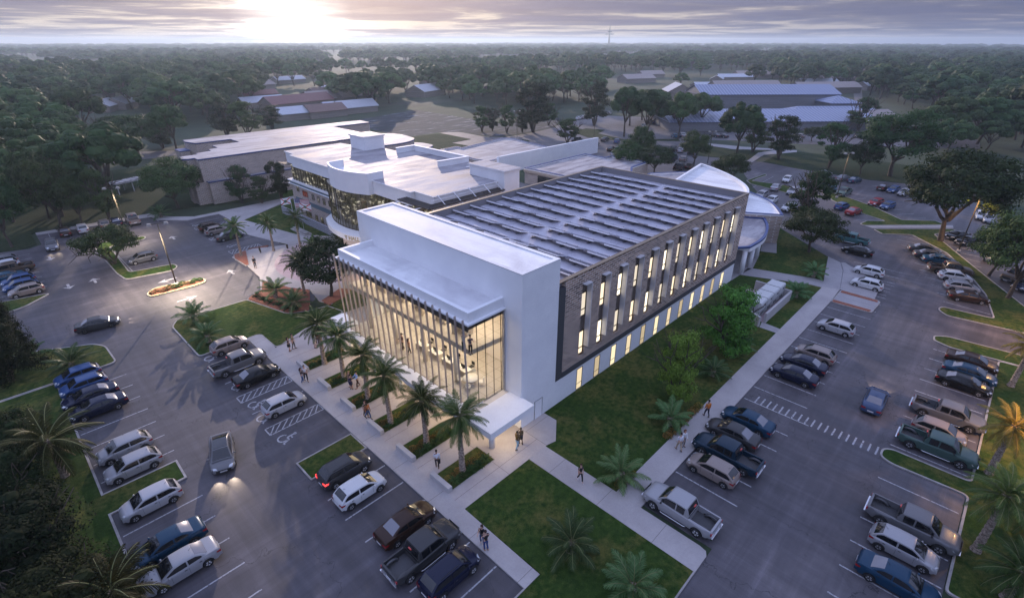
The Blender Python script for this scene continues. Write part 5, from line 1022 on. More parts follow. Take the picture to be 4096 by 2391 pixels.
rr_=gt.nodes.new('FunctionNodeRandomValue'); rr_.data_type='FLOAT_VECTOR'; rr_.inputs[0].default_value=(0,0,0); rr_.inputs[1].default_value=(0,0,6.28); gt.links.new(rr_.outputs[0],iop.inputs['Rotation'])
rs=gt.nodes.new('FunctionNodeRandomValue'); rs.data_type='FLOAT'; rs.inputs[2].default_value=.75; rs.inputs[3].default_value=1.15
# trees stand for wider groups the farther they are
pos_=gt.nodes.new('GeometryNodeInputPosition'); ln=gt.nodes.new('ShaderNodeVectorMath'); ln.operation='LENGTH'; gt.links.new(pos_.outputs[0],ln.inputs[0])
mr=gt.nodes.new('ShaderNodeMapRange'); mr.inputs[1].default_value=500; mr.inputs[2].default_value=4500; mr.inputs[3].default_value=1.0; mr.inputs[4].default_value=3.4; gt.links.new(ln.outputs['Value'],mr.inputs[0])
mul=gt.nodes.new('ShaderNodeMath'); mul.operation='MULTIPLY'; gt.links.new(rs.outputs[1],mul.inputs[0]); gt.links.new(mr.outputs[0],mul.inputs[1])
cxyz=gt.nodes.new('ShaderNodeCombineXYZ'); gt.links.new(mul.outputs[0],cxyz.inputs[0]); gt.links.new(mul.outputs[0],cxyz.inputs[1]); gt.links.new(rs.outputs[1],cxyz.inputs[2]); gt.links.new(cxyz.outputs[0],iop.inputs['Scale'])
gt.links.new(iop.outputs[0],go.inputs[0]); mo=fo_.modifiers.new('scatter','NODES'); mo.node_group=gt
# ---------------------------------------------------------------- houses beyond
M['wallh']=m_noise('house_siding',(.20,.17,.155),(.27,.235,.215),.6,.8,3,.1,stretch=(.2,.2,8)); M['wallg']=m_noise('grey_siding',(.15,.15,.16),(.2,.2,.22),.6,.8,3,.1,stretch=(.2,.2,8))
RF={'grey':flat('pale_grey_roof',(.42,.43,.46),.55),'tan':flat('tan_roof',(.30,.25,.23),.7),'red':flat('dull_red_roof',(.18,.075,.07),.6),'white':flat('white_metal_roof',(.45,.47,.52),.45),'rust':flat('brownish_red_roof',(.17,.105,.09),.7)}
def m_seam():
    m,t,b=nt('blue_seam_roof'); g=t.nodes.new('ShaderNodeTexCoord').outputs['Object']; s=t.nodes.new('ShaderNodeSeparateXYZ'); t.links.new(g,s.inputs[0]); f=mathn(t,'MODULO',mathn(t,'ADD',s.outputs[0],200),1.5); k=mathn(t,'LESS_THAN',f,.3); t.links.new(mix(t,(.16,.19,.29),(.33,.37,.50),k),b.inputs['Base Color']); b.inputs['Roughness'].default_value=.4; return m
RF['seam']=m_seam()
def house(n,bx,by,L,W_,h,rh,ang,roof,label,wall='wallh',hip=0,group='houses and sheds beyond the campus'):
    b=T(n,bx,by); e=empty('house' if roof!='seam' else 'metal_roofed_hall',(b[0],b[1],0),R(ang),label,'house' if roof!='seam' else 'building',group if roof!='seam' else None)
    m=MB(); m.box(-L/2,L/2,-W_/2,W_/2,-.1,h); 
    if not hip: m.add([(-L/2,-W_/2,h),(-L/2,W_/2,h),(-L/2,0,h+rh),(L/2,-W_/2,h),(L/2,W_/2,h),(L/2,0,h+rh)],[(0,2,1),(3,4,5)])
    m.build('wall',[M[wall]],e); m=MB(); o=.5; a=L/2+o; c_=W_/2+o; z0=h-.05; z1=h+rh; k=L/2-hip if hip else a
    m.add([(-a,-c_,z0),(a,-c_,z0),(k,0,z1),(-k,0,z1),(a,c_,z0),(-a,c_,z0)],[(0,1,2,3),(4,5,3,2)]+([(1,4,2),(5,0,3)] if hip else []))
    m.add([(-a,-c_,z0-.2),(a,-c_,z0-.2),(a,c_,z0-.2),(-a,c_,z0-.2)],[(3,2,1,0)]); m.add([(-a,-c_,z0-.2),(a,-c_,z0-.2),(a,-c_,z0),(-a,-c_,z0),(-a,c_,z0-.2),(a,c_,z0-.2),(a,c_,z0),(-a,c_,z0)],[(0,1,2,3),(7,6,5,4)]); m.build('roof',[RF[roof]],e); return e
for a in [(1,190,940,18,12,3.5,3,10,'tan','tan-roofed house at the left edge among trees'),(1,760,800,16,10,3,2.8,60,'grey','pale-roofed house between the left trees'),(1,880,780,18,10,3,3,60,'grey','pale-roofed house right behind its twin'),(1,1890,770,22,10,3,2.6,0,'white','white-roofed shed at the left of the red roof'),(1,1870,715,20,9,3,2.4,0,'red','small dull red roof behind the white shed'),(1,2150,780,36,13,3.6,3.4,8,'red','long dull red roof among the houses'),(1,2110,860,15,9,3,2.6,0,'white','white-roofed house nearest the brick wing'),(1,2080,600,26,10,3,2.6,10,'grey','pale roof under the row of hazy trees'),(1,1870,640,20,12,3,3,20,'tan','tan house under the hazy trees'),(1,2390,745,34,14,4,3.4,10,'tan','broad tan house behind the brick block'),(1,2350,690,24,10,3,2.4,10,'rust','rust-roofed house left of the white roof'),(1,2420,670,24,9,3,2.4,10,'white','long white roof at the back of the house cluster'),(1,2340,840,18,10,3,2.8,0,'rust','rust-roofed house close to the brick block'),(1,2470,815,20,10,3,2.8,0,'white','white-roofed house close to the brick block'),
 (2,110,740,22,12,4,3.4,10,'tan','tan-walled house in front of the small dark trees'),(2,130,810,20,10,3,3,0,'grey','pale-roofed house at the end of the low house row'),(2,25,740,22,12,3.6,3.2,10,'grey','pale-roofed house left of the tan-walled house'),(2,640,690,26,14,3.6,3.6,20,'grey','pale-roofed house on the far lawn'),(2,680,625,18,9,3,2.4,10,'red','dull red roof behind the far lawn house'),(2,880,580,24,12,3.4,3,30,'tan','tan house among the hazy centre trees'),(2,1170,660,26,12,3.4,3,20,'tan','tan house behind the tall far tree'),(2,2150,595,30,14,3.6,3.2,-20,'tan','long tan shed near the right hazy trees'),(2,2250,560,26,11,3.4,3,-20,'tan','farther long tan shed near the right hazy trees'),(2,2440,730,18,14,6,4,40,'grey','tall gabled house left of the blue metal roofs'),
 (3,10,700,14,12,4,3.4,40,'grey','tall gabled house beside the blue metal roofs'),(3,275,655,30,12,3.2,2.6,-40,'white','long white-roofed shed behind the blue metal roofs'),(3,490,670,46,16,4.2,3.6,-40,'tan','long tan-roofed hall behind the blue metal roofs'),(3,470,705,16,12,3.6,3.6,30,'white','white gabled house just above the blue roof'),(3,610,712,14,11,3.4,3.4,30,'white','smaller white gabled house just above the blue roof'),(3,425,580,32,11,3,2.4,-40,'white','hazy long white shed'),(3,590,565,44,14,3.6,3,-40,'tan','hazy long tan shed'),(3,300,595,16,10,3,2.6,20,'grey','hazy gabled house left of the long sheds'),(3,1070,670,44,14,3.8,3.2,-40,'tan','long tan-roofed shed left of the lane'),(3,1020,620,30,10,3,2.4,-40,'white','white shed under dome-topped trees left of the lane'),(3,1100,592,40,12,3.4,3,-40,'tan','tan shed behind the white shed left of the lane'),(3,1320,592,20,10,3,2.6,20,'rust','rust-coloured house at the lane'),(3,1390,535,18,10,3,2.6,20,'rust','small hazy rust roof at the lane'),(3,1435,560,18,12,4,3.4,60,'tan','hazy gabled house right of the lane'),(3,1545,650,44,12,3.4,2.4,-40,'white','long white shed right of the lane'),(3,1460,615,20,12,4,3,-40,'tan','tan house right of the lane'),
 (3,2245,520,18,12,5,4,70,'grey','leftmost gabled house of the hazy right row'),(3,2290,555,18,12,5,4,70,'grey','second gabled house of the hazy right row'),(3,2340,570,20,12,5,4,70,'grey','third gabled house of the hazy right row'),(3,2400,590,18,12,5,4,70,'grey','fourth gabled house of the hazy right row'),(3,2460,600,18,12,5,4,70,'grey','rightmost gabled house of the hazy right row'),(3,900,800,36,14,5,3.4,-40,'tan','tan-roofed hall right behind the blue metal roof'),(3,1390,905,16,14,3.6,2.6,-30,'tan','small shed right of the blue-roofed annex')]:
    house(*a)
house(3,590,815,66,22,9.5,3.6,-44,'seam','tall hall with a long blue-grey standing seam roof',wall='wallg'); house(3,590,905,84,30,3.6,3.0,-44,'seam','low wide hall skirt with a blue-grey standing seam roof in front of the tall hall',wall='wallg'); house(3,1100,890,46,22,3.6,3.4,-44,'seam','low hall wing with a blue-grey hipped seam roof',wall='wallg',hip=8); house(3,1140,845,14,14,6.8,2.6,-44,'seam','small square annex with a blue-grey pyramid roof',wall='wallg',hip=6.9)
# ---------------------------------------------------------------- vehicles
def lerp(a,b,t): return a+(b-a)*t
def interp(prof,x):
    if x<=prof[0][0]: return prof[0][1]
    for (a,va),(b_,vb) in zip(prof[:-1],prof[1:]):
        if x<=b_:
            t=(x-a)/(b_-a) if b_>a else 0; t=t*t*(3-2*t)*.5+t*.5; return lerp(va,vb,t)
    return prof[-1][1]
paint_base=flat('paint_base',(.3,.3,.3),.28,.35,coat=.8)
def paint(name,col,metal=.35,rough=.3): return flat('paint_'+name,tuple(c*(.75 if name in ('silver','tan','grey','lightgrey','white') else .8) for c in col),rough,metal*.35,coat=.12)
PA={k:paint(k,*v) for k,v in dict(white=((.72,.73,.74),0,.25),silver=((.42,.42,.44),.6),lightgrey=((.52,.52,.54),.4),tan=((.34,.28,.25),.5),grey=((.20,.20,.21),.5),dark=((.060,.060,.062),.5),black=((.008,.008,.009),.2,.2),navy=((.010,.014,.040),.3,.2),blue=((.030,.080,.22),.4),sky=((.08,.22,.34),.4),slate=((.05,.085,.17),.4),teal=((.012,.075,.13),.5),deepblue=((.010,.050,.10),.5),brown=((.045,.022,.014),.5),bronze=((.12,.085,.06),.5),green=((.075,.13,.115),.5),petrol=((.008,.03,.055),.4),red=((.32,.012,.015),.2),tealp=((.06,.17,.17),.4)).items()}
for _m in PA.values(): _m.node_tree.nodes['Principled BSDF'].inputs['Specular IOR Level'].default_value=.28
SPEC=dict(
 hatch=dict(L=4.0,W=1.72,top=[(-2.0,.62),(-1.97,.80),(-1.9,.93),(-1.2,1.0),(1.0,1.0),(1.35,.93),(1.75,.84),(1.93,.72),(2.0,.55)],belt=.98,roof=1.47,A=1.22,B=.42,Cc=-1.30,D=-1.88,wb=1.26,r=.31,pil=-.38,rw=.68),
 sedan=dict(L=4.6,W=1.78,top=[(-2.3,.62),(-2.26,.85),(-2.1,1.02),(-1.5,1.05),(1.0,.98),(1.6,.88),(2.05,.78),(2.24,.66),(2.3,.5)],belt=.97,roof=1.43,A=1.30,B=.42,Cc=-.78,D=-1.62,wb=1.35,r=.32,pil=-.28,rw=.64),
 coupe=dict(L=4.7,W=1.85,top=[(-2.35,.62),(-2.3,.85),(-2.1,1.0),(-1.5,1.02),(1.0,.97),(1.6,.86),(2.1,.74),(2.3,.6),(2.35,.45)],belt=.97,roof=1.44,A=1.55,B=.55,Cc=-.75,D=-1.95,wb=1.42,r=.34,pil=-.2,rw=.62),
 suv=dict(L=4.25,W=1.80,top=[(-2.12,.7),(-2.1,.95),(-2.0,1.08),(-1.3,1.12),(1.0,1.08),(1.4,1.02),(1.85,.92),(2.06,.78),(2.12,.55)],belt=1.06,roof=1.60,A=1.28,B=.55,Cc=-1.45,D=-2.02,wb=1.30,r=.35,pil=-.35,rw=.70),
 pickup=dict(L=5.6,W=1.98,top=[(-2.8,.85),(-2.78,1.12),(-.75,1.14),(.5,1.18),(1.6,1.18),(2.3,1.10),(2.65,1.0),(2.78,.8),(2.8,.6)],belt=1.20,roof=1.84,A=1.55,B=.85,Cc=-.72,D=-.98,wb=1.75,r=.40,pil=.05,rw=.78))
def build_car(kind,far=False):
    s=SPEC[kind]; L,W,belt,roof,A,B_,Cc,D,wbh,r_=s['L'],s['W'],s['belt'],s['roof'],s['A'],s['B'],s['Cc'],s['D'],s['wb'],s['r']; hw=W/2; ra=r_+.07; roc=.26 if kind!='pickup' else .42
    if kind=='suv': roc=.30
    r=empty('parked_car' if kind!='pickup' else 'pickup_truck',(0,0,0)); mb=MB()
    xs=sorted(set([round(-L/2+L*i/30,3) for i in range(31)]+[round(c+ra*k,3) for c in (-wbh,wbh) for k in (-1,-.9,-.6,-.3,0,.3,.6,.9,1)]+[-L/2+.04,L/2-.04]))
    def hwid(x):
        e=L/2-abs(x); t=max(0,min(1,e/.75)); return hw*(.80+.20*math.sin(t*PI/2)) if x>0 else hw*(.86+.14*math.sin(t*PI/2))
    def low(x):
        z=roc+ (.10 if abs(x)>L/2-.25 else 0)
        for c in (-wbh,wbh):
            if abs(x-c)<ra: z=max(z,r_+math.sqrt(ra*ra-(x-c)**2)*.98)
        return z
    rows=[]
    for x in xs:
        w_=hwid(x); zb=low(x); zt=interp(s['top'],x); zs=min(belt,zt)-.05; zt=max(zt,zs+.03); zs=max(zs,zb+.04); zm=(zb+zs)/2
        h=[(w_*.975,zb),(w_*1.0,zb+(zs-zb)*.35),(w_*.992,zb+(zs-zb)*.72),(w_*.955,zs),(w_*.90,zt-.012),(w_*.55,zt+.012),(0,zt+.03)]
        row=[(x,y,z) for y,z in h]+[(x,-y,z) for y,z in reversed(h[:-1])]; rows.append(row)
    n=len(rows[0]); vs=[p for row in rows for p in row]; fs=[]
    for i in range(len(rows)-1):
        for j in range(n-1): 
            xm=(rows[i][0][0]+rows[i+1][0][0])/2
            if kind=='pickup' and 4<=j<=7 and -2.66<xm<-1.02: continue
            fs.append((i*n+j,i*n+j+1,(i+1)*n+j+1,(i+1)*n+j))
    fs=[tuple(reversed(f)) for f in fs]
    fs.append(tuple(range(n))); fs.append(tuple(reversed([(len(rows)-1)*n+j for j in range(n)])))
    mb.add(vs,fs,0,True)
    # greenhouse
    def zr(x):
        if x>=B_: t=(A-x)/(A-B_); return belt-.03+(roof-belt)*(t**.8 if t>0 else 0)
        if x<=Cc: t=(x-D)/(Cc-D); return belt-.03+(roof-belt)*(max(0,t)**(.75))
        u=(x-Cc)/(B_-Cc); return roof-.03+.035*math.sin(PI*u)-.0
    def gy(z,x):
        t=max(0,(z-belt+.03)/(roof-belt)); tap=1-.06*max(0,(abs(x)-.6)/1.4); return lerp(hw*.90,s['rw'],t)*tap
    gx=sorted(set([A,A-.08,A-.2,(A+B_)/2,B_+.12,B_,B_-.1,s['pil'],(s['pil']+Cc)/2,Cc+.12,Cc,Cc-.1,(Cc+D)/2,D+.1,D]+[B_+(Cc-B_)*k/6 for k in range(7)]),reverse=True)
    rows=[]
    for x in gx:
        z=zr(x); row=[]
        hh=[(gy(belt-.03,x),belt-.05),(gy(belt+(z-belt)*.5,x),belt+(z-belt)*.5),(gy(z,x)*1.0,z-.035 if z>belt+.05 else z),(gy(z,x)*.90,z),(gy(z,x)*.45,z+.02),(0,z+.028)]
        row=[(x,y,q) for y,q in hh]+[(x,-y,q) for y,q in reversed(hh[:-1])]; rows.append(row)
    n2=len(rows[0]); mb.add([p for row in rows for p in row],[(i*n2+j,i*n2+j+1,(i+1)*n2+j+1,(i+1)*n2+j) for i in range(len(rows)-1) for j in range(n2-1)],0,True)
    if kind=='pickup':
        # bed
        x0,x1=-2.66,-1.0; yi=hw*.80; zt=1.12
        for sgn in (-1,1): mb.add([(x0,sgn*yi,zt+.01),(x1,sgn*yi,zt+.01),(x1,sgn*yi,.62),(x0,sgn*yi,.62),(x0,sgn*hw*.90,zt+.01),(x1,sgn*hw*.90,zt+.01)],[(0,1,2,3),(0,4,5,1)])
        mb.add([(x0,-yi,zt+.01),(x0,yi,zt+.01),(x0,yi,.62),(x0,-yi,.62),(x1,-yi,zt),(x1,yi,zt),(x1,yi,.62),(x1,-yi,.62),(-2.76,-yi,zt+.01),(-2.76,yi,zt+.01)],[(0,1,2,3),(4,7,6,5),(0,8,9,1)])
    mb.box(-L/2+.25,L/2-.25,-hw+.12,hw-.12,roc-.06,min(.6,belt-.3),1)
    P=[paint_base,M['dark']]
    if far:
        pass
    glassm=M['glass_car']
    def patch(pts4,n_=1): pass
    parts=[]
    # windscreen and rear window as strips following the greenhouse
    def strip(xa,xb,yf,off=.014,k=6):
        m=MB(); vs=[]
        for i in range(k+1):
            x=lerp(xa,xb,i/k); z=zr(x); y=gy(z,x)*yf; dz=(zr(x-.01)-zr(x+.01))/.02; nx,nz=dz,1; l=math.hypot(nx,nz); nx/=l;nz/=l
            for f,h_ in ((-1,0),(-.5,.02),(0,.028),(.5,.02),(1,0)): vs.append((x+nx*off,y*f,z+h_+nz*off))
        m.add(vs,[(i*5+j,i*5+j+1,(i+1)*5+j+1,(i+1)*5+j) for i in range(k) for j in range(4)],0,True); m.f=[tuple(reversed(f)) for f in m.f] if xa<xb else m.f; return m
    ws=strip(A-.07,B_+.05,.89); rw=strip(D+(.10 if kind!='pickup' else .03),Cc-.04,.84)
    def side(xa,xb,sg,bot=.05,topm=.10,k=7):
        m=MB(); vs=[]
        for i in range(k+1):
            x=lerp(xa,xb,i/k); zt=max(zr(x)-topm,belt+bot); zb=belt+bot-.03
            vs+= [(x,sg*(gy(zb,x)+.012),zb),(x,sg*(gy(zt,x)+.014),zt)]
        fs=[(2*i,2*i+1,2*i+3,2*i+2) for i in range(k)]
        if (sg>0)==(xa>xb): fs=[tuple(reversed(f)) for f in fs]
        m.add(vs,fs,0,True); return m
    pil=s['pil']; xr=Cc-.30 if kind in('hatch','suv') else (Cc-.35 if kind!='pickup' else Cc+.1)
    sides=[(side(A-.35,pil+.05,sg),side(pil-.05,xr,sg)) for sg in (1,-1)]
    wh=MB(); wr_=.215 if kind!='pickup' else .25
    def wheel(x,sg):
        y=sg*(hw-.10); m=MB(); m.tube([(x,y-wr_/2,r_),(x,y-wr_/2+.03,r_),(x,y+wr_/2-.03,r_),(x,y+wr_/2,r_)],[r_*.94,r_,r_,r_*.94],18)
        q=MB(); yo=y+sg*(wr_/2+.004); R_=r_*.66
        q.tube([(x,yo-sg*.02,r_),(x,yo,r_)],[R_,R_*.97],16)
        q2=MB()
        for i in range(5):
            a=i*2*PI/5+.3; 
            for da in (.32,.95): q2.add([(x+R_*.28*math.cos(a+.35),yo+sg*.004,r_+R_*.28*math.sin(a+.35)),(x+R_*.88*math.cos(a+.25),yo+sg*.004,r_+R_*.88*math.sin(a+.25)),(x+R_*.88*math.cos(a+1.0),yo+sg*.004,r_+R_*.88*math.sin(a+1.0)),(x+R_*.28*math.cos(a+.9),yo+sg*.004,r_+R_*.28*math.sin(a+.9))],[(0,1,2,3) if sg<0 else (3,2,1,0)])
        return m,q,q2
    hl=[];tl=[]
    fx=L/2
    for sg in (1,-1):
        m=MB(); zt=interp(s['top'],fx-.25); y1=hwid(fx-.12)
        zl=zt-.10 if kind!='pickup' else zt-.18
        m.add([(fx-.02,sg*y1*.52,zl-.09),(fx-.02,sg*y1*.52,zl+.01),(fx-.14,sg*(y1*.90),zl+.04),(fx-.42,sg*(hwid(fx-.42)+.008),zl+.02),(fx-.32,sg*(hwid(fx-.32)+.010),zl-.10),(fx-.06,sg*y1*.95,zl-.13),(fx-.17,sg*y1*.62,zl+.105),(fx-.36,sg*hwid(fx-.36)*.93,zl+.10)],[(0,1,2,5),(2,3,4,5),(1,6,7,2),(2,7,3)]); m.f=[f if sg>0 else tuple(reversed(f)) for f in m.f]; m.f=[tuple(reversed(f)) for f in m.f]; hl.append(m)
        m=MB(); zt=interp(s['top'],-fx+.1); y1=hwid(-fx+.1)
        if kind=='pickup': m.box(-fx-.012,-fx+.10,min(sg*y1*.86,sg*(y1+.012)),max(sg*y1*.86,sg*(y1+.012)),.80,1.02)
        else: m.add([(-fx-.012,sg*y1*.55,zt-.22),(-fx-.0,sg*y1*.55,zt-.08),(-fx+.04,sg*(y1*1.0),zt-.05),(-fx+.34,sg*(hwid(-fx+.34)+.010),zt-.06),(-fx+.28,sg*(hwid(-fx+.28)+.012),zt-.18),(-fx+.02,sg*y1*1.01,zt-.24)],[(0,1,2,5),(2,3,4,5)]); m.f=m.f if sg>0 else [tuple(reversed(f)) for f in m.f]
        tl.append(m)
    tr=MB()
    tr.box(fx-.02,fx+.015,-.55,.55,.36 if kind!='pickup' else .62,.56 if kind!='pickup' else .92)
    pl=MB(); pl.box(fx+.016,fx+.03,-.26,.26,.36,.48); pb=MB(); pb.box(-fx-.03,-fx-.012,-.26,.26,.50 if kind!='pickup' else .62,.62 if kind!='pickup' else .74)
    mir=[]
    for sg in (1,-1):
        m=MB(); xm=A-.42; m.sphere((xm,sg*(hw*.98+.09),belt+.06),.12,8,0,(.6,1,.65)); mir.append(m)
    if far:
        me=MB(); me.v=list(mb.v);me.f=list(mb.f);me.m=list(mb.m);me.sm=list(mb.sm); mats=[paint_base,M['dark'],M['glass_car'],M['rubber'],M['rim'],M['headl'],M['tail']]
        def app(q,mi):
            k=len(me.v); me.v+=q.v; me.f+=[tuple(i+k for i in f) for f in q.f]; me.m+=[mi]*len(q.f); me.sm+=q.sm
        for q in (ws,rw,*sides[0],*sides[1]): app(q,2)
        for x in (-wbh,wbh):
            for sg in (1,-1): a,b_,c_=wheel(x,sg); app(a,3); app(b_,4)
        for q in hl: app(q,5)
        for q in tl: app(q,6)
        ms_=me.mesh('far_car_mesh',mats); ms_.set_sharp_from_angle(angle=R(40)); bpy.data.objects.remove(r); return ms_
    b=mb.build('body',P,r,40); ws.build('windscreen',[glassm],r); rw.build('rear_window',[M['glass_painted_refl'] if kind in('sedan',) else glassm],r)
    for sg in sides:
        for q in sg: q.build('side_window',[glassm],r)
    for x in (-wbh,wbh):
        for sg in (1,-1):
            a,q,c_=wheel(x,sg); w_=a.build('wheel',[M['rubber']],r,50); q.build('rim',[M['dark']],w_); c_.build('spokes',[M['rim']],w_)
    for q in hl: q.build('headlight',[M['headl']],r)
    for q in tl: q.build('tail_light',[M['tail']],r)
    tr.build('grille',[M['dark']],r); pl.build('number_plate',[M['plate']],r); pb.build('number_plate',[M['plate']],r)
    for q in mir: q.build('mirror',[paint_base if kind!='pickup' else M['dark']],r)
    if kind in('hatch','suv','coupe','sedan'):
        m=MB(); m.tube([(Cc+.15,0,roof+.02),(Cc-.02,0,roof+.17)],.012,4); m.build('antenna',[M['dark']],r)
        m=MB()
        for sg in (1,-1):
            for x in (pil,A-.55,pil-.95): m.box(x-.006,x+.006,min(sg*(hwid(x)*.998),sg*(hwid(x)+.004)),max(sg*(hwid(x)*.998),sg*(hwid(x)+.004)),.40,belt-.07)
            m.box(pil+.12,pil+.28,min(sg*(hwid(pil)),sg*(hwid(pil)+.03)),max(sg*(hwid(pil)),sg*(hwid(pil)+.03)),.84,.87); m.box(pil-.78,pil-.62,min(sg*(hwid(pil)),sg*(hwid(pil)+.03)),max(sg*(hwid(pil)),sg*(hwid(pil)+.03)),.84,.87)
        m.build('door_seams',[M['dark']],r)
    if kind=='pickup':
        m=MB()
        for x in (-fx-.10,): m.box(x,x+.12,-hw*.92,hw*.92,.48,.64)
        m.build('rear_bumper',[M['chrome']],r)
        m=MB(); m.box(fx-.02,fx+.06,-hw*.80,hw*.80,.48,.62); m.build('front_bumper',[M['chrome']],r)
        for sg in (1,-1):
            m=MB(); m.tube([(-.95,sg*(hw+.02),.42),(-.8,sg*(hw+.09),.40),(1.0,sg*(hw+.09),.40),(1.15,sg*(hw+.02),.42)],.045,6); m.build('side_step',[M['chrome']],r)
        m=MB(); m.box(-2.66,-1.0,-hw*.80,hw*.80,.60,.63)
        for i in range(13): m.box(-2.64,-1.02,-.72+i*.12,-.68+i*.12,.63,.655)
        for sg in (1,-1): m.tube([(-2.15+.5*math.cos(a),sg*hw*.80-sg*.12,.63+.32*math.sin(a)) for a in [PI*i/8 for i in range(9)]],.10,6)
        m.build('bed_liner',[flat('bed_liner_grey',(.085,.085,.09),.5,.2) if 'bedl' not in M else M['bedl']],r)
        m=MB(); m.box(D-.06,D+.02,-.14,.14,roof-.12,roof-.03); m.build('brake_light',[flat('brake_lens',(.5,.06,.05),.3)],r)
    if kind in('suv',):
        m=MB()
        for sg in (1,-1): m.tube([(.3,sg*.60,roof+.03),(-1.2,sg*.60,roof+.03)],.02,5)
        m.build('roof_rail',[M['dark']],r)
    return r
protos={}
def setpaint(o,mat,mirror=True):
    for c in [o]+list(o.children_recursive):
        for s_ in c.material_slots:
            if s_.material and s_.material.name.startswith('paint_'): s_.link='OBJECT'; s_.material=mat
for k in SPEC: protos[k]=[build_car(k),False,build_car(k,True)]
HD={'E':0,'N':PI/2,'W':PI,'S':-PI/2}
NM={'hatch':('hatchback_car','hatchback'),'sedan':('saloon_car','saloon car'),'coupe':('saloon_car','saloon car'),'suv':('compact_suv','car'),'pickup':('pickup_truck','pickup truck')}
carcount=[0]
def place(kind,col,x,y,ang,label,group=None,simple=False,z=0.0,sc=1.0,driving=False):
    carcount[0]+=1
    if simple:
        o=bpy.data.objects.new(NM[kind][0],protos[kind][2]); COL.objects.link(o); o.location=(x,y,z); o.rotation_euler=(0,0,ang); o.material_slots[0].link='OBJECT'; o.material_slots[0].material=PA[col]; tag(o,label,NM[kind][1],group); return o
    P=protos[kind]
    if True:
        o=copy_tree(P[0],loc=(x,y,z),rz=ang,label=label); setpaint(o,PA[col])
        if 'group' in o.keys() and not group: del o['group']
    o.name=NM[kind][0]; o['category']=NM[kind][1]
    if group: o['group']=group
    return o
HT_=.78
def park(kind,col,n,px,py,hd,label,group=None,off=HT_,simple=False):
    """px,py : ground pixel midway between the two wheels that face the camera"""
    x,y=T(n,px,py); a=HD[hd] if isinstance(hd,str) else hd
    if hd in('E','W'): y+=off
    elif hd in ('N','S'): x+=off
    return place(kind,col,x,y,a,label,group,simple)
g1='cars parked in front of the glass hall'
park('hatch','tan',4,1680,1182,'E','silver-brown hatchback beside the hedge lawn, leftmost in the front row',g1)
park('pickup','grey',4,1751,1318,'E','grey pickup truck with an empty bed next to a black saloon',g1,.9)
park('sedan','black',4,1880,1403,'E','black saloon car beside the hatched bay',g1)
place('hatch','lightgrey',13.5,T(7,2092,95)[1]+.8,0,'pale grey hatchback between the two hatched bays',g1)
o=park('suv','dark',8,95,588,'E','dark grey compact car with a lit tail light',g1)
for c in o.children:
    if c.name.startswith('tail_light'): c.data=c.data.copy(); c.data.materials[0]=M['tailon']
park('hatch','white',8,208,735,'E','bright white hatchback in the front row',g1)
park('sedan','brown',8,545,985,'E','dark brown saloon car beside the black pickup',g1)
park('pickup','dark',8,680,1200,'E','blackish pickup truck with a ribbed bed by the front sidewalk',g1,.9)
park('suv','navy',8,868,1352,'E','dark navy estate car at the bottom of the front row',g1)
# moving cars
a0=T(7,1600,285); a1_=T(7,1622,575); ang=math.atan2(a1_[1]-a0[1],a1_[0]-a0[0]); 
o=place('coupe','grey',(a0[0]+a1_[0])/2,(a0[1]+a1_[1])/2,ang,'grey saloon with a black glass roof driving down the aisle'); o.name='driven_saloon_car'; o['category']='saloon car'
def headlights(o,e=120):
    for c in []:
        if c.name.startswith('headlight'): c.data=c.data.copy(); c.data.materials[0]=M['headon']
    for s_ in (.55,-.55):
        l=lamp('SPOT','headlamp_beam',(2.45,s_,.62),e,(1,.78,.58),.04,(R(68),0,-PI/2),spot=52,blend=.35,parent=o)
headlights(o,120)
m=MB(); m.box(-.55,.95,-.60,.60,1.44,1.448) 
m=MB(); vs=[]
for x in (.50,.2,-.2,-.6,-.8): 
    for y in (-.56,-.28,0,.28,.56): vs.append((x,y,1.463+.02*math.cos((x+.1)*1.2)-.035*(y/.56)**2+ (0 if -.7<x<.45 else -.012)))
m.add(vs,[(i*5+j,i*5+j+1,(i+1)*5+j+1,(i+1)*5+j) for i in range(4) for j in range(4)],0,True); m.build('glass_roof',[M['glass_car']],o)
plt=[c for c in o.children if c.name.startswith('number_plate')][0]; text('plate_lettering','VIZ PEHP',.10,M['dark'],plt,(2.35+.034,.03,.385),(PI/2,0,PI/2),'CENTER')
a0=T(4,625,1050); a1_=T(4,802,1008); ang=math.atan2(a1_[1]-a0[1],a1_[0]-a0[0])
o=place('sedan','dark',(a0[0]+a1_[0])/2-math.sin(ang)*.8,(a0[1]+a1_[1])/2+math.cos(ang)*.8,ang,'dark taupe saloon driving along the aisle past the bushy palms'); headlights(o,110)
q0=G(2155*1.6254,955*1.6254); ang=math.atan2(T(6,1440,1300)[1]-T(9,1440,110)[1],T(6,1440,1300)[0]-T(9,1440,110)[0])
cpx=G(2153*1.6254,1008*1.6254); o=place('sedan','blue',cpx[0]+.8,cpx[1]+.3,R(2),'slate blue saloon driving away up the right car park'); setpaint(o,PA['slate']); headlights(o,120)
o=park('suv','grey',4,385,440,-PI/2-.1,'grey compact car driving towards the camera in the far left aisle'); headlights(o,25)
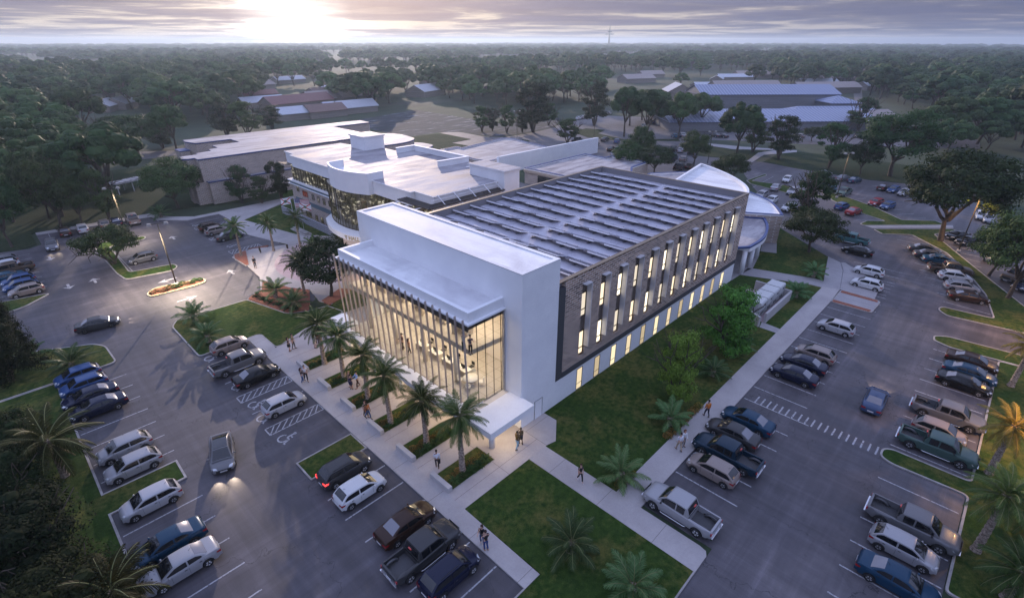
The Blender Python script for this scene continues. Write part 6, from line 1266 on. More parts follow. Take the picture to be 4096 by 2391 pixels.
# left row
g2='cars parked along the left lawn kerb'
x0=T(7,995,555)[0]
park('hatch','silver',7,930,428,'W','silver hatchback, upper one of the pair beside the narrow grass island',g2)
park('hatch','silver',7,995,558,'W','silver hatchback parked right against the narrow grass island',g2)
park('hatch','lightgrey',7,1126,818,'W','pale grey hatchback below the narrow grass island',g2)
park('sedan','deepblue',7,1258,1135,'W','deep blue saloon beside a silver saloon in the left row',g2)
park('sedan','silver',7,1352,1298,'W','silver saloon at the bottom of the left row under a palm',g2)
q=T(7,740,124); 
place('sedan','navy',q[0],q[1]+.8,PI,'navy saloon nearest the empty bays in the left row',g2); place('sedan','navy',q[0]-.2,q[1]+3.4,PI,'navy saloon between a blue hatchback and another navy saloon',g2)
place('hatch','blue',q[0]-.3,q[1]+6.05,PI,'mid blue hatchback next to the navy saloons',g2); place('hatch','blue',q[0]-.4,q[1]+8.6,PI,'mid blue hatchback at the top of the left row beside the palm island',g2)
g3='cars at the far left bays'
park('hatch','tan',4,207,780,'W','tan hatchback beside the curved grass island at the left',g3)
q=T(4,207,780); 
for i,(k,c_,l) in enumerate([('hatch','blue','blue hatchback next to the tan one at the far left'),('hatch','blue','blue hatchback between a teal saloon and a blue hatchback'),('sedan','teal','teal saloon at the left edge beside the blue hatchbacks'),('pickup','bronze','brown pickup truck at the left edge'),('hatch','white','white hatchback at the left edge behind the brown pickup'),('hatch','grey','grey hatchback farthest back at the left edge')]):
    place(k,c_,q[0]-.35-(1.3 if i==2 else .3 if i==3 else .9 if i>3 else 0),q[1]+.8+2.62*(i+1)+(.5 if i>2 else 0)+(.3 if i>3 else 0),PI,l,g3)
g4='cars nosed in along the far left kerb'
for k,c_,px,py,l in [('sedan','brown',490,362,'dark brown saloon seen from behind at the far left kerb'),('hatch','lightgrey',618,336,'pale hatchback behind the spreading tree'),('hatch','tan',775,302,'tan hatchback behind the spreading tree beside the dark saloon'),('sedan','navy',862,288,'dark navy saloon seen from behind next to the tan pickup'),('pickup','tan',990,276,'tan pickup truck seen from behind at the end of the far left kerb')]:
    x,y=T(4,px,py); place(k,c_,x,y+SPEC[k]['L']/2,PI/2-.05,l,g4)
park('hatch','grey',4,1045,542,'W','grey hatchback alone inside the L-shaped grass island')
g5='cars in the bays beside the entrance plaza'
park('hatch','brown',4,1530,312,'E','dark reddish brown car farthest back by the entrance plaza',g5); park('hatch','tan',4,1578,338,'E','tan hatchback between two dark cars by the entrance plaza',g5); park('sedan','dark',4,1668,378,'E','dark saloon behind the tall palm by the entrance plaza',g5)
# right lot, building side
g6='cars nosed in to the side sidewalk'
def rowN(kind,col,n,px,py,label,simple=False):
    x,y=T(n,px,py); return place(kind,col,x+.78,y+ .0,PI/2,label,g6,simple)
for a in [('pickup','tealp',6,1255,408,'pale teal pickup truck half under the broad lawn tree'),('sedan','black',6,1302,490,'black saloon next to the teal pickup'),('hatch','white',6,1382,640,'pale cream-white hatchback farther one of the pair by the curved sidewalk'),('hatch','white',6,1367,735,'pale cream-white hatchback next to the mulch-striped crossing'),('hatch','lightgrey',6,1140,1055,'light silver hatchback alone among empty bays'),('hatch','tan',6,987,1252,'pinkish tan hatchback beside two navy saloons'),('sedan','navy',6,902,1322,'navy saloon between the tan hatchback and another navy saloon'),('sedan','navy',6,832,1405,'navy saloon beside the hatched walkway'),('sedan','deepblue',9,492,226,'teal blue saloon next to the striped crosswalk'),('sedan','dark',9,382,320,'dark grey saloon beside the petrol blue pickup'),('pickup','petrol',9,336,478,'petrol blue pickup truck near the side sidewalk'),('hatch','tan',9,234,590,'tan hatchback next to the petrol blue pickup')]: rowN(*a)
q=G(2693,2087); place('pickup','silver',q[0]+.9,q[1],PI/2,'silver pickup truck at the lower end of the side sidewalk',g6)
g7='cars nosed in to the right-hand verge'
def rowS(kind,col,n,px,py,label,simple=False):
    x,y=T(n,px,py); return place(kind,col,x+.8,y,-PI/2,label,g7,simple)
for a in [('pickup','grey',9,1940,186,'grey pickup truck two bays above the grass island'),('pickup','green',9,1860,428,'green pickup truck beside the pointed grass island'),('pickup','grey',9,1675,1005,'long dark silver pickup truck at the lower right'),('hatch','silver',9,1612,1175,'silver hatchback below the long silver pickup'),('sedan','brown',6,2120,1308,'dark brown saloon at the top of the lower right row')]: rowS(*a)
q=T(9,1860,428); place('hatch','tan',q[0]+3.45,q[1]+.2,-PI/2,'pinkish hatchback between the grey and the green pickups',g7)
q=T(9,1612,1175); place('sedan','deepblue',q[0]+.8-3.1,q[1]-.2,-PI/2,'deep blue saloon cut by the bottom right edge',g7)
q=T(6,2120,1308); place('sedan','deepblue',q[0]+.8-3.0,q[1]-.1,-PI/2,'teal blue saloon between the brown and the black saloon',g7); place('sedan','black',q[0]+.8-5.7,q[1]+.1,-PI/2,'black saloon above the grey pickup at the right kerb',g7)
g8='cars in the upper right row'
def rowU(kind,col,n,px,py,label): x,y=T(n,px,py); return place(kind,col,x+.8,y+.1,-PI/2+.35,label,g8)
for a in [('sedan','dark',6,1790,480,'dark saloon farthest back in the upper right row'),('sedan','dark',6,1832,524,'dark saloon second from the back in the upper right row'),('sedan','teal',6,1900,560,'teal saloon hidden behind the dark bronze pickup'),('pickup','bronze',6,1975,632,'dark bronze pickup truck in the upper right row'),('hatch','white',6,2012,682,'white hatchback beside the bronze pickup'),('hatch','silver',6,2060,758,'silver hatchback between the white hatchback and the brown saloon'),('sedan','brown',6,2106,832,'brown saloon nearest the pointed grass island')]: rowU(*a)
# beyond the strip and the middle lots
g9='cars in the car park beyond the lawn strip'
def mid(kind,col,n,px,py,ang,label,g=g9,simple=False):
    x,y=T(n,px,py); return place(kind,col,x,y,ang,label,g,simple)
for a in [('sedan','black',6,2030,368,PI-.5,'black saloon left of the tall right lamp'),('sedan','black',6,2105,408,PI-.5,'black saloon right behind the tall right lamp'),('hatch','white',6,2310,530,PI-.5,'white hatchback half hidden by the dark verge tree'),('pickup','bronze',6,2470,670,PI-.5,'bronze pickup truck at the right edge beyond the strip'),('sedan','navy',6,2530,735,PI-.5,'dark car cut by the right edge beyond the strip'),('hatch','white',6,2200,225,PI+.1,'white hatchback behind the tall right lamp head'),('sedan','silver',6,2255,245,PI+.1,'silver saloon right of the white hatchback behind the lamp'),('hatch','silver',6,1810,95,PI+.1,'silver hatchback under the big orange-lit tree'),
 ('hatch','red',6,1445,128,PI-.25,'red hatchback nose-left beside the blue one'),('hatch','blue',6,1530,152,PI-.25,'blue hatchback right of the red hatchback'),('sedan','red',6,1285,192,-.2,'red saloon behind the leafy lawn tree'),('hatch','blue',6,1200,155,-.2,'blue car behind the leafy lawn tree'),('hatch','white',6,820,165,PI-.2,'white car half behind the leafy lawn tree'),
 ('pickup','green',3,1215,1408,PI-.1,'pale green pickup truck at the foot of the lamp'),('hatch','sky',3,1115,1388,PI-.1,'light blue hatchback next to the pale green pickup'),('sedan','grey',3,1210,1302,-.25,'grey saloon behind the lamp'),('sedan','deepblue',3,1293,1318,-.25,'dark blue saloon right of the grey one behind the lamp'),('sedan','brown',3,1505,1370,-.2,'dark brown car left of the blue hatchback'),('hatch','blue',3,1572,1388,PI-.2,'blue hatchback in front of the big oak'),('hatch','silver',3,1650,1410,PI-.2,'silver hatchback near the big oak lot corner'),('sedan','silver',3,1078,1270,-.25,'silver saloon behind a small leafy tree'),('sedan','deepblue',3,1060,1335,-.25,'dark blue car hidden by the small leafy tree'),
 ('hatch','white',3,806,1312,PI+.1,'white hatchback facing left in the north lot'),('sedan','silver',3,724,1370,.1,'silver saloon seen from behind in the north lot'),('hatch','silver',3,845,1400,PI,'silver hatchback behind the leafy tree in the north lot'),('hatch','silver',3,622,1425,PI,'silver car beside the blue-edged curved roof'),('hatch','white',6,695,110,PI,'white hatchback right of the blue-edged curved roof')]: mid(*a)
g10='cars parked far behind the low brick building'
for i,(k,c_,n,px,py,ang,l) in enumerate([('sedan','dark',2,1925,1015,.2,'dark saloon facing right on the far drive'),('hatch','blue',2,2010,1030,.4,'blue car next to the dark saloon on the far drive'),('sedan','black',2,1968,1085,.3,'black saloon below the blue car on the far drive'),('hatch','sky',2,2025,1088,.3,'light blue car behind the leafy tree on the far drive'),('hatch','silver',2,1990,1122,.3,'silver car showing its roof behind the trees'),('pickup','dark',2,1725,1025,.2,'dark truck behind the tall white wall'),('hatch','navy',2,1855,1052,.2,'navy car peeping out behind the tall white wall end'),
 ('hatch','white',2,1735,862,.3,'white hatchback left of the three far cars'),('hatch','silver',2,1765,855,.3,'silver hatchback in the middle of three far cars'),('hatch','grey',2,1790,850,.3,'grey hatchback right of three far cars'),('sedan','dark',2,1915,822,.3,'dark car at the back of the far car park'),('hatch','silver',2,1955,825,.3,'silver car at the back of the far car park'),('hatch','silver',2,2240,890,.3,'silver car by the dome-topped tree in the far car park'),('hatch','blue',2,2275,890,.3,'blue car right of the silver one in the far car park'),('sedan','dark',2,2300,882,.3,'dark car right of the blue one in the far car park'),('hatch','lightgrey',2,2205,915,.3,'pale car under the dome-topped trees'),('hatch','sky',2,2425,990,.8,'light blue car in the far right lot'),('sedan','silver',2,2480,985,.8,'silver car in the far right lot'),
 ('pickup','dark',2,2415,1090,.3,'dark pickup behind the low brick building'),('hatch','silver',2,2475,1095,.3,'silver hatchback beside the dark pickup behind the low brick building'),('pickup','petrol',2,2415,1150,.3,'dark blue pickup behind the low brick building'),('hatch','tan',2,2490,1160,.3,'tan car right of the dark blue pickup'),('pickup','black',2,2450,1215,.3,'black pickup in front of the tan car'),('hatch','silver',3,40,1100,.3,'silver hatchback near the tall lamp'),('pickup','dark',3,118,1112,.3,'dark truck under the tree near the tall lamp'),('hatch','tan',3,55,1160,.3,'tan hatchback below the silver one near the lamp'),('pickup','dark',3,35,1220,.3,'dark pickup at the corner behind the solar roof'),('sedan','brown',3,100,1215,.3,'brown saloon behind the dark pickup at the solar roof corner'),
 ('sedan','dark',3,285,990,1.2,'dark saloon before the blue roofs, left of its pair'),('sedan','dark',3,342,993,1.2,'dark saloon before the blue roofs, right of its pair'),('hatch','white',3,50,985,1.2,'white car before the blue roofs near the domed trees'),('sedan','navy',3,8,990,1.2,'navy car before the blue roofs at the domed trees'),('hatch','tan',3,895,995,1.2,'tan car before the blue roofs beside the round dark tree'),('sedan','dark',3,1345,1000,1.2,'dark car right of the blue roofs'),('hatch','silver',3,600,995,1.2,'silver car before the blue roofs behind the slim tree')]):
    mid(k,c_,n,px,py,ang,l,g10,True)
# unused prototypes never stay behind
for k,P in protos.items():
    if True:
        for c in list(P[0].children_recursive)+[P[0]]: bpy.data.objects.remove(c)
print('cars',carcount[0])
# ---------------------------------------------------------------- people
def skinobj(name,joints,edges,mat,parent,sub=1):
    me=bpy.data.meshes.new(name); me.from_pydata([j[0] for j in joints],edges,[]); me.materials.append(mat)
    o=bpy.data.objects.new(name,me); COL.objects.link(o); o.parent=parent
    sk=o.modifiers.new('skin','SKIN'); sk.use_smooth_shade=True; sk.branch_smoothing=.3
    if not me.skin_vertices: 
        bm=bmesh.new(); bm.from_mesh(me); bm.verts.layers.skin.verify(); bm.to_mesh(me); bm.free()
    for i,j in enumerate(joints):
        rr=j[1] if isinstance(j[1],tuple) else (j[1],j[1]); me.skin_vertices[0].data[i].radius=rr; me.skin_vertices[0].data[i].use_root=(i==0)
    ss=o.modifiers.new('sub','SUBSURF'); ss.levels=sub; ss.render_levels=sub; return o
SK={'light':flat('skin_light',(.50,.30,.22),.6),'mid':flat('skin_mid',(.30,.17,.11),.6),'dark':flat('skin_dark',(.10,.055,.035),.6)}
CL={}
def cloth(c):
    if c not in CL: CL[c]=flat('cloth_%02x%02x%02x'%tuple(int(v*255) for v in c),c,.85)
    return CL[c]
def person(x,y,z,ang,label,skin='light',top=(.6,.6,.6),legs=(.03,.03,.04),hair=(.02,.013,.01),stride=.0,arms=((.15,-.75),(-.15,-.75)),shoe=(.02,.02,.02),female=False,skirt=None,long=False,H=1.95,long_sleeve=True,group='people walking and standing around the glass hall',jacket=False,bag=None,turn=0,phase=1):
    """faces +x; arms: (forward, down) direction hints of left and right hand from the shoulder"""
    e=empty('person',(x,y,z),ang,label,'person',group); e.scale=(H/1.8,)*3; s=.93 if female else 1.0
    hipz=.92; st=stride; sw=.19*s
    def leg(sg,f):
        a=f*st; knee=(a*.55+.04,sg*.10,.50); ank=(a-(.06 if f<0 else 0),sg*.10,.09+(.07 if f<0 and st>.1 else 0)); toe=(ank[0]+.17,sg*.115,.035+(.0)); heel=(ank[0]-.02,sg*.10,.05+(.05 if f<0 and st>.1 else 0)); return knee,ank,toe,heel
    J=[((0,0,.95),(.135*s,.115*s)),((0,0,1.12),(.115*s,.10*s)),((.01,0,1.32),(.155*s,.11*s)),((0,0,1.46),(.09,.085)),((.01,0,1.53),(.055,.055)),((.02,0,1.60),(.075,.085)),((.025,0,1.70),(.078,.092)),((.02,0,1.765),(.05,.055))]
    E_=[(0,1),(1,2),(2,3),(3,4),(4,5),(5,6),(6,7)]
    arms_j=[];legs_j=[]
    for sg,f in ((1,phase),(-1,-phase)):
        k,a,t_,h=leg(sg,f); i=len(J); J+=[((0,sg*.10,.86),.085),(k,.058),(a,.040),(t_,.034)]; E_+=[(0,i),(i,i+1),(i+1,i+2),(i+2,i+3)]; legs_j.append((k,a,t_))
    for sg,ar in ((1,arms[0]),(-1,arms[1])):
        fw,dn=ar; sh=(0,sg*sw,1.42); l=math.hypot(fw,dn) or 1; u=Vector((fw*.5/l,sg*.06,dn/l)).normalized(); el=Vector(sh)+u*.29; v_=Vector((max(fw,.0)*1.2+.12,-sg*.03 if fw<.5 else -sg*.10,dn*.9+(.55 if fw>.45 else 0))).normalized(); wr=el+v_*.25; kn=wr+v_*.09; th=wr+v_*.03+Vector((.02,-sg*.045,0)); i=len(J)
        J+=[(sh,.055),(tuple(el),.040),(tuple(wr),.027),(tuple(kn),.034)]; E_+=[(2,i),(i,i+1),(i+1,i+2),(i+2,i+3)]; arms_j.append((sh,el,wr)); 
        hb=kn
        for q in range(4): J.append((tuple(hb+v_*(.085 if q in(1,2) else .065)+Vector((0,0,.0))+Vector((.018*(q-1.5),0,0))),.0105)); E_.append((i+3,len(J)-1))
        J.append((tuple(th+v_*.05),.012)); E_.append((i+2,len(J)-1))
    skinobj('body',J,E_,SK[skin],e)
    # face
    m=MB(); m.sphere((.115,.033,1.70),.012,6); m.sphere((.115,-.033,1.70),.012,6); m.build('eyes',[M['dark']],e); m=MB(); m.add([(.10,-.012,1.70),(.10,.012,1.70),(.135,0,1.655),(.10,0,1.64)],[(0,2,1),(0,3,2),(1,2,3)]); m.build('nose',[SK[skin]],e)
    # trousers / skirt
    lc=cloth(legs)
    if skirt is None:
        T_=[((0,0,.98),(.140*s,.120*s)),((0,0,.90),(.14*s,.125*s))]; TE_=[(0,1)]
        for sg,(k,a,t_) in zip((1,-1),legs_j): i=len(T_); T_+=[((0,sg*.10,.84),.095),(k,.072),((a[0],a[1],a[2]+.03),.058)]; TE_+=[(1,i),(i,i+1),(i+1,i+2)]
        skinobj('trousers',T_,TE_,lc,e)
    else:
        m=MB(); m.tube([(0,0,1.02),(0,0,.9),(0,0,.62)],[.135,.175,.19],12); m.build('skirt',[cloth(skirt)],e)
    S_=[((.0,0,.96 if not jacket else .86),(.148*s,.128*s)),((0,0,1.12),(.130*s,.115*s)),((.01,0,1.33),(.168*s,.122*s)),((0,0,1.465),(.105,.10))]; SE_=[(0,1),(1,2),(2,3)]
    for sh,el,wr in arms_j:
        i=len(S_); S_+=[(sh,.068),(tuple(el) if long_sleeve else tuple(Vector(sh).lerp(el,.6)),.052)]; SE_+=[(2,i),(i,i+1)]
        if long_sleeve: S_.append((tuple(wr),.040)); SE_.append((i+1,i+2))
    skinobj('shirt' if not jacket else 'jacket',S_,SE_,cloth(top),e)
    m=MB(); m.sphere((.005,0,1.735),.108,12,0,(1.0,.86,.98)); hm=m
    m.v=[v for v in m.v]; 
    if long: m.tube([(-.05,0,1.72),(-.08,0,1.58),(-.085,0,1.44)],[.085,.095,.05],8)
    m.v=[(v[0]-(.022 if v[2]<1.74 and v[0]>0 else 0)*3.5 if v[0]>.02 and v[2]<1.75 else v[0],v[1],v[2]) for v in m.v]; m.build('hair',[cloth(hair)],e)
    for k,a,t_ in legs_j:
        m=MB(); m.tube([(a[0]-.05,a[1],a[2]-.035),(a[0]+.06,a[1],a[2]-.045),(t_[0]+.04,t_[1],t_[2]-.005)],[.042,.046,.028],8); m.build('shoe',[cloth(shoe)],e)
    if bag:
        m=MB(); m.box(-.05,.22,.0,.12,.52,.80); hx=arms_j[1][2]; m.v=[(v[0]+hx[0]-.08,v[1]+hx[1]-.06,v[2]-.0) for v in m.v]; m.tube([(hx[0]-.03,hx[1],.80),(hx[0],hx[1],hx[2]-.05),(hx[0]+.05,hx[1],.80)],.012,5); o=MB; b_=m.build('bag',[cloth(bag)],None); b_.matrix_world=e.matrix_basis.copy() if False else b_.matrix_world
        b_.parent=None; b_.location=(x,y,z); b_.rotation_euler=(0,0,ang); b_.scale=e.scale; tag(b_,'small dark bag carried by the man in a white shirt walking to the hall','bag')
    return e
g6_=lambda a,b:G(1100+a*.2381,1220+b*.2381,H1); g5_=lambda a,b:G(1300+a*.31746,1500+b*.31746,H1); g4_=lambda a,b,z:G(1300+a*.31746,1100+b*.31746,z); g3_=lambda a,b:G(2000+a*.31746,1400+b*.31746,H1)
black=(.012,.012,.014); jean=(.05,.09,.20); khaki=(.35,.28,.20)
FA=AZ+PI   # facing the camera
def P(pt,ang,*a,**k): return person(pt[0],pt[1],H1,ang,*a,**k)
P(g5_(1418,1165),AZ+.1,'man in a white shirt and dark trousers walking to the hall with a bag',top=(.70,.72,.78),legs=(.03,.02,.018),stride=.12,bag=(.02,.018,.016),shoe=(.08,.03,.015),skin='mid',hair=(.02,.01,.008))
P(g5_(548,545),AZ-2.2,'man in an orange-brown sweater and blue jeans beside a man in green',top=(.40,.14,.05),legs=jean,stride=.22,skin='dark',hair=(.01,.008,.008))
P(g5_(522,525),AZ-2.3,'man in a green tee shirt and grey trousers beside the orange sweater',top=(.06,.09,.06),legs=(.08,.08,.08),stride=.15,long_sleeve=False)
P(g6_(250,772),AZ-1.2,'woman in a short black dress standing on the front paving',top=black,legs=black,skirt=black,female=True,long=True,arms=((.6,-.5),(.6,-.5)),long_sleeve=False,H=1.8,hair=(.03,.012,.008))
P(g6_(322,728),AZ-1.6,'man in an olive tee shirt beside the woman in black',top=(.13,.15,.09),legs=(.10,.09,.08),long_sleeve=False,stride=.08)
P(g6_(682,722),AZ-.2,'woman in a white top and pale skirt seen from behind',top=(.62,.58,.56),legs=(.6,.5,.45),skirt=(.6,.5,.46),female=True,long=True,H=1.8,hair=(.05,.02,.01))
P(g6_(725,668),FA,'man in a dark red jacket facing the woman in white',top=(.12,.02,.02),legs=(.04,.02,.02),arms=((.6,-.5),(.6,-.5)),hair=(.05,.02,.01),jacket=True)
P(g6_(470,1300),AZ-.9,'woman in a black top and blue jeans at the concrete bench',top=black,legs=jean,female=True,long=True,arms=((.6,-.5),(.6,-.5)),stride=.1,shoe=(.6,.6,.6),H=1.82,hair=(.04,.015,.01))
P(g6_(530,1272),FA+.6,'man in a white tee shirt and black trousers at the concrete bench',top=(.66,.64,.66),legs=black,stride=.16,long_sleeve=False)
P(g6_(1290,1410),AZ+.2,'woman in a short navy dress in the group of three by the bed',top=(.02,.02,.06),legs=(.02,.02,.06),skirt=(.02,.02,.06),female=True,arms=((.6,-.5),(.6,-.5)),H=1.8)
P(g6_(1275,1375),FA-.4,'fair-haired person in a brown top in the group of three by the bed',top=(.20,.13,.08),legs=(.04,.05,.09),hair=(.35,.22,.12),long_sleeve=False)
P(g6_(1400,1378),AZ+2.4,'man in a light blue shirt and brown trousers in the group of three',top=(.35,.50,.80),legs=(.06,.02,.012),arms=((.7,-.4),(.7,-.4)),stride=.18,shoe=(.20,.05,.03))
P(g3_(215,1240),AZ-.6,'man in a mustard top and light jeans waving under the porch canopy',top=(.13,.085,.02),legs=(.22,.36,.46),stride=.24,arms=((1,-.1),(.3,-.7)),skin='dark')
P(g3_(262,1178),AZ+.4,'woman in a dark skirt under the porch canopy',top=(.10,.07,.03),legs=(.03,.03,.03),skirt=(.03,.03,.03),female=True,skin='dark',H=1.8,hair=(.01,.01,.01),stride=.1)
P(g5_(1745,715),AZ+1,'person in a white shirt half hidden by the nearest palm',top=(.62,.64,.70),legs=black)
P(T(8,1745,598,H1),AZ-2.8,'woman in black with white shoes walking on the diagonal sidewalk',top=black,legs=black,female=True,stride=.22,shoe=(.65,.6,.6),long_sleeve=False,H=1.85,hair=(.05,.02,.01))
P(T(8,1042,1045,H1),FA-.3,'woman in a black top and blue jeans facing the man in black',top=black,legs=jean,female=True,long=True,arms=((.6,-.5),(.6,-.5)),shoe=(.6,.6,.6),hair=(.035,.012,.01),long_sleeve=False,H=1.85)
P(T(8,1070,1092,H1),AZ+.5,'man in a black jacket and blue jeans seen from behind near the front row',top=(.014,.014,.016),legs=(.03,.06,.19),jacket=True,arms=((.8,-.2),(.3,-.7)),hair=(.03,.015,.01),shoe=(.35,.2,.12))
P(T(9,225,135,H1),AZ+.2,'person in an orange jacket walking away on the side sidewalk',top=(.55,.17,.03),legs=(.015,.018,.04),stride=.18,jacket=True,skin='mid')
P(T(9,25,378,H1),AZ+.2,'man in a white shirt and khaki trousers on the side sidewalk',top=(.62,.64,.70),legs=khaki,stride=.2)
P(T(9,55,348,H1),FA+.3,'auburn-haired woman in a white top and grey trousers on the sidewalk',top=(.62,.64,.66),legs=(.16,.15,.15),female=True,long=True,hair=(.16,.06,.03),arms=((.3,-.7),(.3,-.7)),H=1.85)
P(G(900+600*.20392,880+938*.20392,H1),FA+.7,'man in a black suit standing alone on the entrance plaza',top=black,legs=black,jacket=True,arms=((.2,-.8),(.2,-.8)))
gi_='people inside the glass hall'
def PI_(a,b,z,ang,*A,**k): x,y=g4_(a,b,z); person(x,y,z,ang,*A,group=gi_,**k)
PI_(1835,990,8.83,FA+.5,'woman in a dark tunic standing at the upper floor corner inside the glass',top=(.06,.05,.07),legs=black,female=True,arms=((.7,-.3),(.6,-.5)),long_sleeve=False,H=1.8)
PI_(1750,970,8.83,AZ-.6,'man in a white shirt pointing beside the woman on the upper floor',top=(.62,.58,.52),legs=(.03,.05,.05),arms=((.5,-.4),(1,.0)))
PI_(1065,995,3.67,AZ-.9,'person in a peach top and dark trousers by the desks inside the hall',top=(.5,.25,.15),legs=black,stride=.2,female=True,long=True,hair=(.06,.03,.02),H=1.85)
PI_(985,940,3.67,AZ+2.3,'person in a dark red top left of the desks inside the hall',top=(.10,.03,.03),legs=(.05,.04,.03),stride=.1,arms=((.6,-.5),(.6,-.5)))
# ---------------------------------------------------------------- furniture inside the hall
wood=flat('desk_top_white',(.70,.68,.62),.4); chm=flat('chair_shell',(.60,.55,.48),.6)
def desk(x,y,z,label,g):
    e=empty('desk',(x,y,z),0,label,'desk',g); m=MB(); m.box(-.42,.42,-.75,.75,.70,.74); m.build('desk_top',[wood],e); m=MB(); m.box(-.38,.38,-.72,-.68,0,.70); m.box(-.38,.38,.68,.72,0,.70); m.build('side_panel',[chm],e); m=MB(); m.box(-.06,-.02,-.3,.3,.85,1.2); m.box(-.08,.02,-.1,.1,.74,.86); m.build('screen',[M['dark']],e); return e
def chair(x,y,z,a,label,g,mat=None):
    e=empty('chair',(x,y,z),a,label,'chair',g); m=MB(); m.box(-.22,.22,-.22,.22,.43,.47); m.build('seat',[mat or chm],e); m=MB(); m.box(-.24,-.20,-.21,.21,.55,.9); m.build('backrest',[mat or chm],e)
    m=MB()
    for a_ in(-.2,.2):
        for b__ in (-.2,.2): m.bar((a_,b__,0),(a_,b__,.43),.03,.03)
    m.bar((-.22,-.2,.43),(-.22,-.2,.6),.03,.03); m.bar((-.22,.2,.43),(-.22,.2,.6),.03,.03); m.build('legs',[M['metal']],e); return e
dk=desk(26.0,31.5,3.67,'white desk inside the lower hall nearest the round table','desks in the lower hall')
for i,y in enumerate((33.6,35.7,37.8)): o=copy_tree(dk,loc=(26.0,y,3.67),label='white desk in the lower hall, %s from the round table'%['second','third','fourth'][i])
for i,y in enumerate((31.5,33.6,35.7,37.8)): chair(27.0,y,3.67,PI,'dark swivel chair at the %s desk from the round table'%['first','second','third','fourth'][i],'desk chairs in the lower hall',M['dark'])
for i,y in enumerate((30.6,33.6,36.8,40,43.2)): 
    o=copy_tree(dk,loc=(25.6,y,8.83),label='white table on the upper floor, %s from the glass corner'%['first','second','third','fourth','fifth'][i],group='tables on the upper floor'); chair(26.5,y,8.83,PI,'pale chair on the upper floor at the %s table from the glass corner'%['first','second','third','fourth','fifth'][i],'chairs on the upper floor')
x,y=g4_(1835,1290,4.4); e=empty('round_table',(x,y,3.67),0,'white round table in the lower glass corner','table'); m=MB(); m.cyl(0,0,.70,.74,.72,24); m.build('table_top',[wood],e); m=MB(); m.cyl(0,0,0,.70,.05,10); m.cyl(0,0,0,.03,.35,16); m.build('pedestal',[M['metal']],e)
for i in range(4):
    a=.6+i*PI/2; chair(x+1.0*math.cos(a),y+1.0*math.sin(a),3.67,a+PI,'white chair on the %s side of the round table'%['far right','far left','near left','near right'][i],'chairs round the white table',wood)
# ---------------------------------------------------------------- lamps, flags, signs
M['lens']=flat('lit_lamp_lens',(1,.9,.7),.3,0,(1,.85,.6),14); M['pole']=flat('lamp_pole_bronze',(.05,.042,.03),.7,0)
def lamp_post(base,toppx,armdir,heads,label,lit,group='double-headed car park lamps'):
    b=G(*base); h=zat(b,toppx); e=empty('street_lamp',(b[0],b[1],0),armdir,label,'street lamp',group)
    m=MB(); m.cyl(0,0,0,.55,.28,14); m.build('concrete_base',[M['kerb']],e); m=MB(); m.tube([(0,0,.5),(0,0,h)],[.10,.065],8); m.build('pole',[M['pole']],e)
    m=MB(); m.bar((-1.1,0,h+.02),(1.1,0,h+.02),.07,.09); m.build('arm',[M['pole']],e)
    for s_ in heads:
        m=MB(); m.add([(s_*1.0-.28,-.26,h-.12),(s_*1.0+.28,-.26,h-.12),(s_*1.0+.28,.26,h-.12),(s_*1.0-.28,.26,h-.12),(s_*1.0-.20,-.2,h+.16),(s_*1.0+.2,-.2,h+.16),(s_*1.0+.2,.2,h+.16),(s_*1.0-.2,.2,h+.16)],[(3,2,1,0),(4,5,6,7),(0,1,5,4),(1,2,6,5),(2,3,7,6),(3,0,4,7)]); hd_=m.build('lamp_head',[flat('lamp_head_paint',(.32,.30,.27),.5) if 'lhp' not in M else M['lhp']],e)
        m=MB(); m.box(s_*1.0-.2,s_*1.0+.2,-.18,.18,h-.135,h-.122); m.build('lens',[M['lens'] if lit else M['headl']],hd_)
    if lit:
        for s_ in (heads if lit!=3 else heads[:1]):
            x=b[0]+s_*1.0*math.cos(armdir); y=b[1]+s_*1.0*math.sin(armdir); td=Vector((RT[0]*lit[3]*max(s_,-.3),RT[1]*lit[3]*max(s_,-.3),-1)) if len(lit)>3 else Vector((0,0,-1)); lamp('SPOT','street_lamp_light',(x,y,h-.2),lit[0],lit[1],.15,td.to_track_quat('-Z','Y').to_euler(),spot=lit[2],blend=.9)
    return e
wm=(1,.80,.58)
lamp_post(full(4,1275,708),full(4,1138,262)[1],AZ-PI/2+.5,(-1,1),'tall lamp standing in the cream-kerbed flower island',(10000,wm,122,.85))
lamp_post(full(4,930,382),full(4,795,5)[1],AZ-PI/2+.3,(-1,1),'tall lamp behind the spreading tree in the left car park',(2600,wm,110))
lamp_post(full(6,2042,470),full(6,2215,55)[1],AZ-PI/2,(-1,1),'tall lamp on the lawn strip beside the big tree',(1400,(1,.55,.18),130))
lamp_post(full(3,1165,1432),full(3,1258,1108)[1],AZ-PI/2+.3,(-1,1),'lamp at the pale green pickup',(250,(1,.6,.25),150))
lamp_post(full(3,232,1195),full(3,272,950)[1],AZ-PI/2+.3,(-1,1),'slim lamp left of the park path',None)
lamp_post(full(2,1292,1003),full(2,1290,800)[1],AZ-PI/2+.3,(-1,1),'slim lamp on the round far island',None)
lamp_post(full(2,1845,1000),full(2,1855,850)[1],AZ-PI/2+.3,(-1,1),'slim lamp at the pointed far island',None)
lamp('SPOT','verge_street_light',(52,-9.5,9),3200,(1,.52,.14),.2,(0,0,0),spot=150,blend=.9)
lamp('SPOT','verge_street_light',(80,-8.5,9),3000,(1,.52,.14),.2,(0,0,0),spot=150,blend=.9)
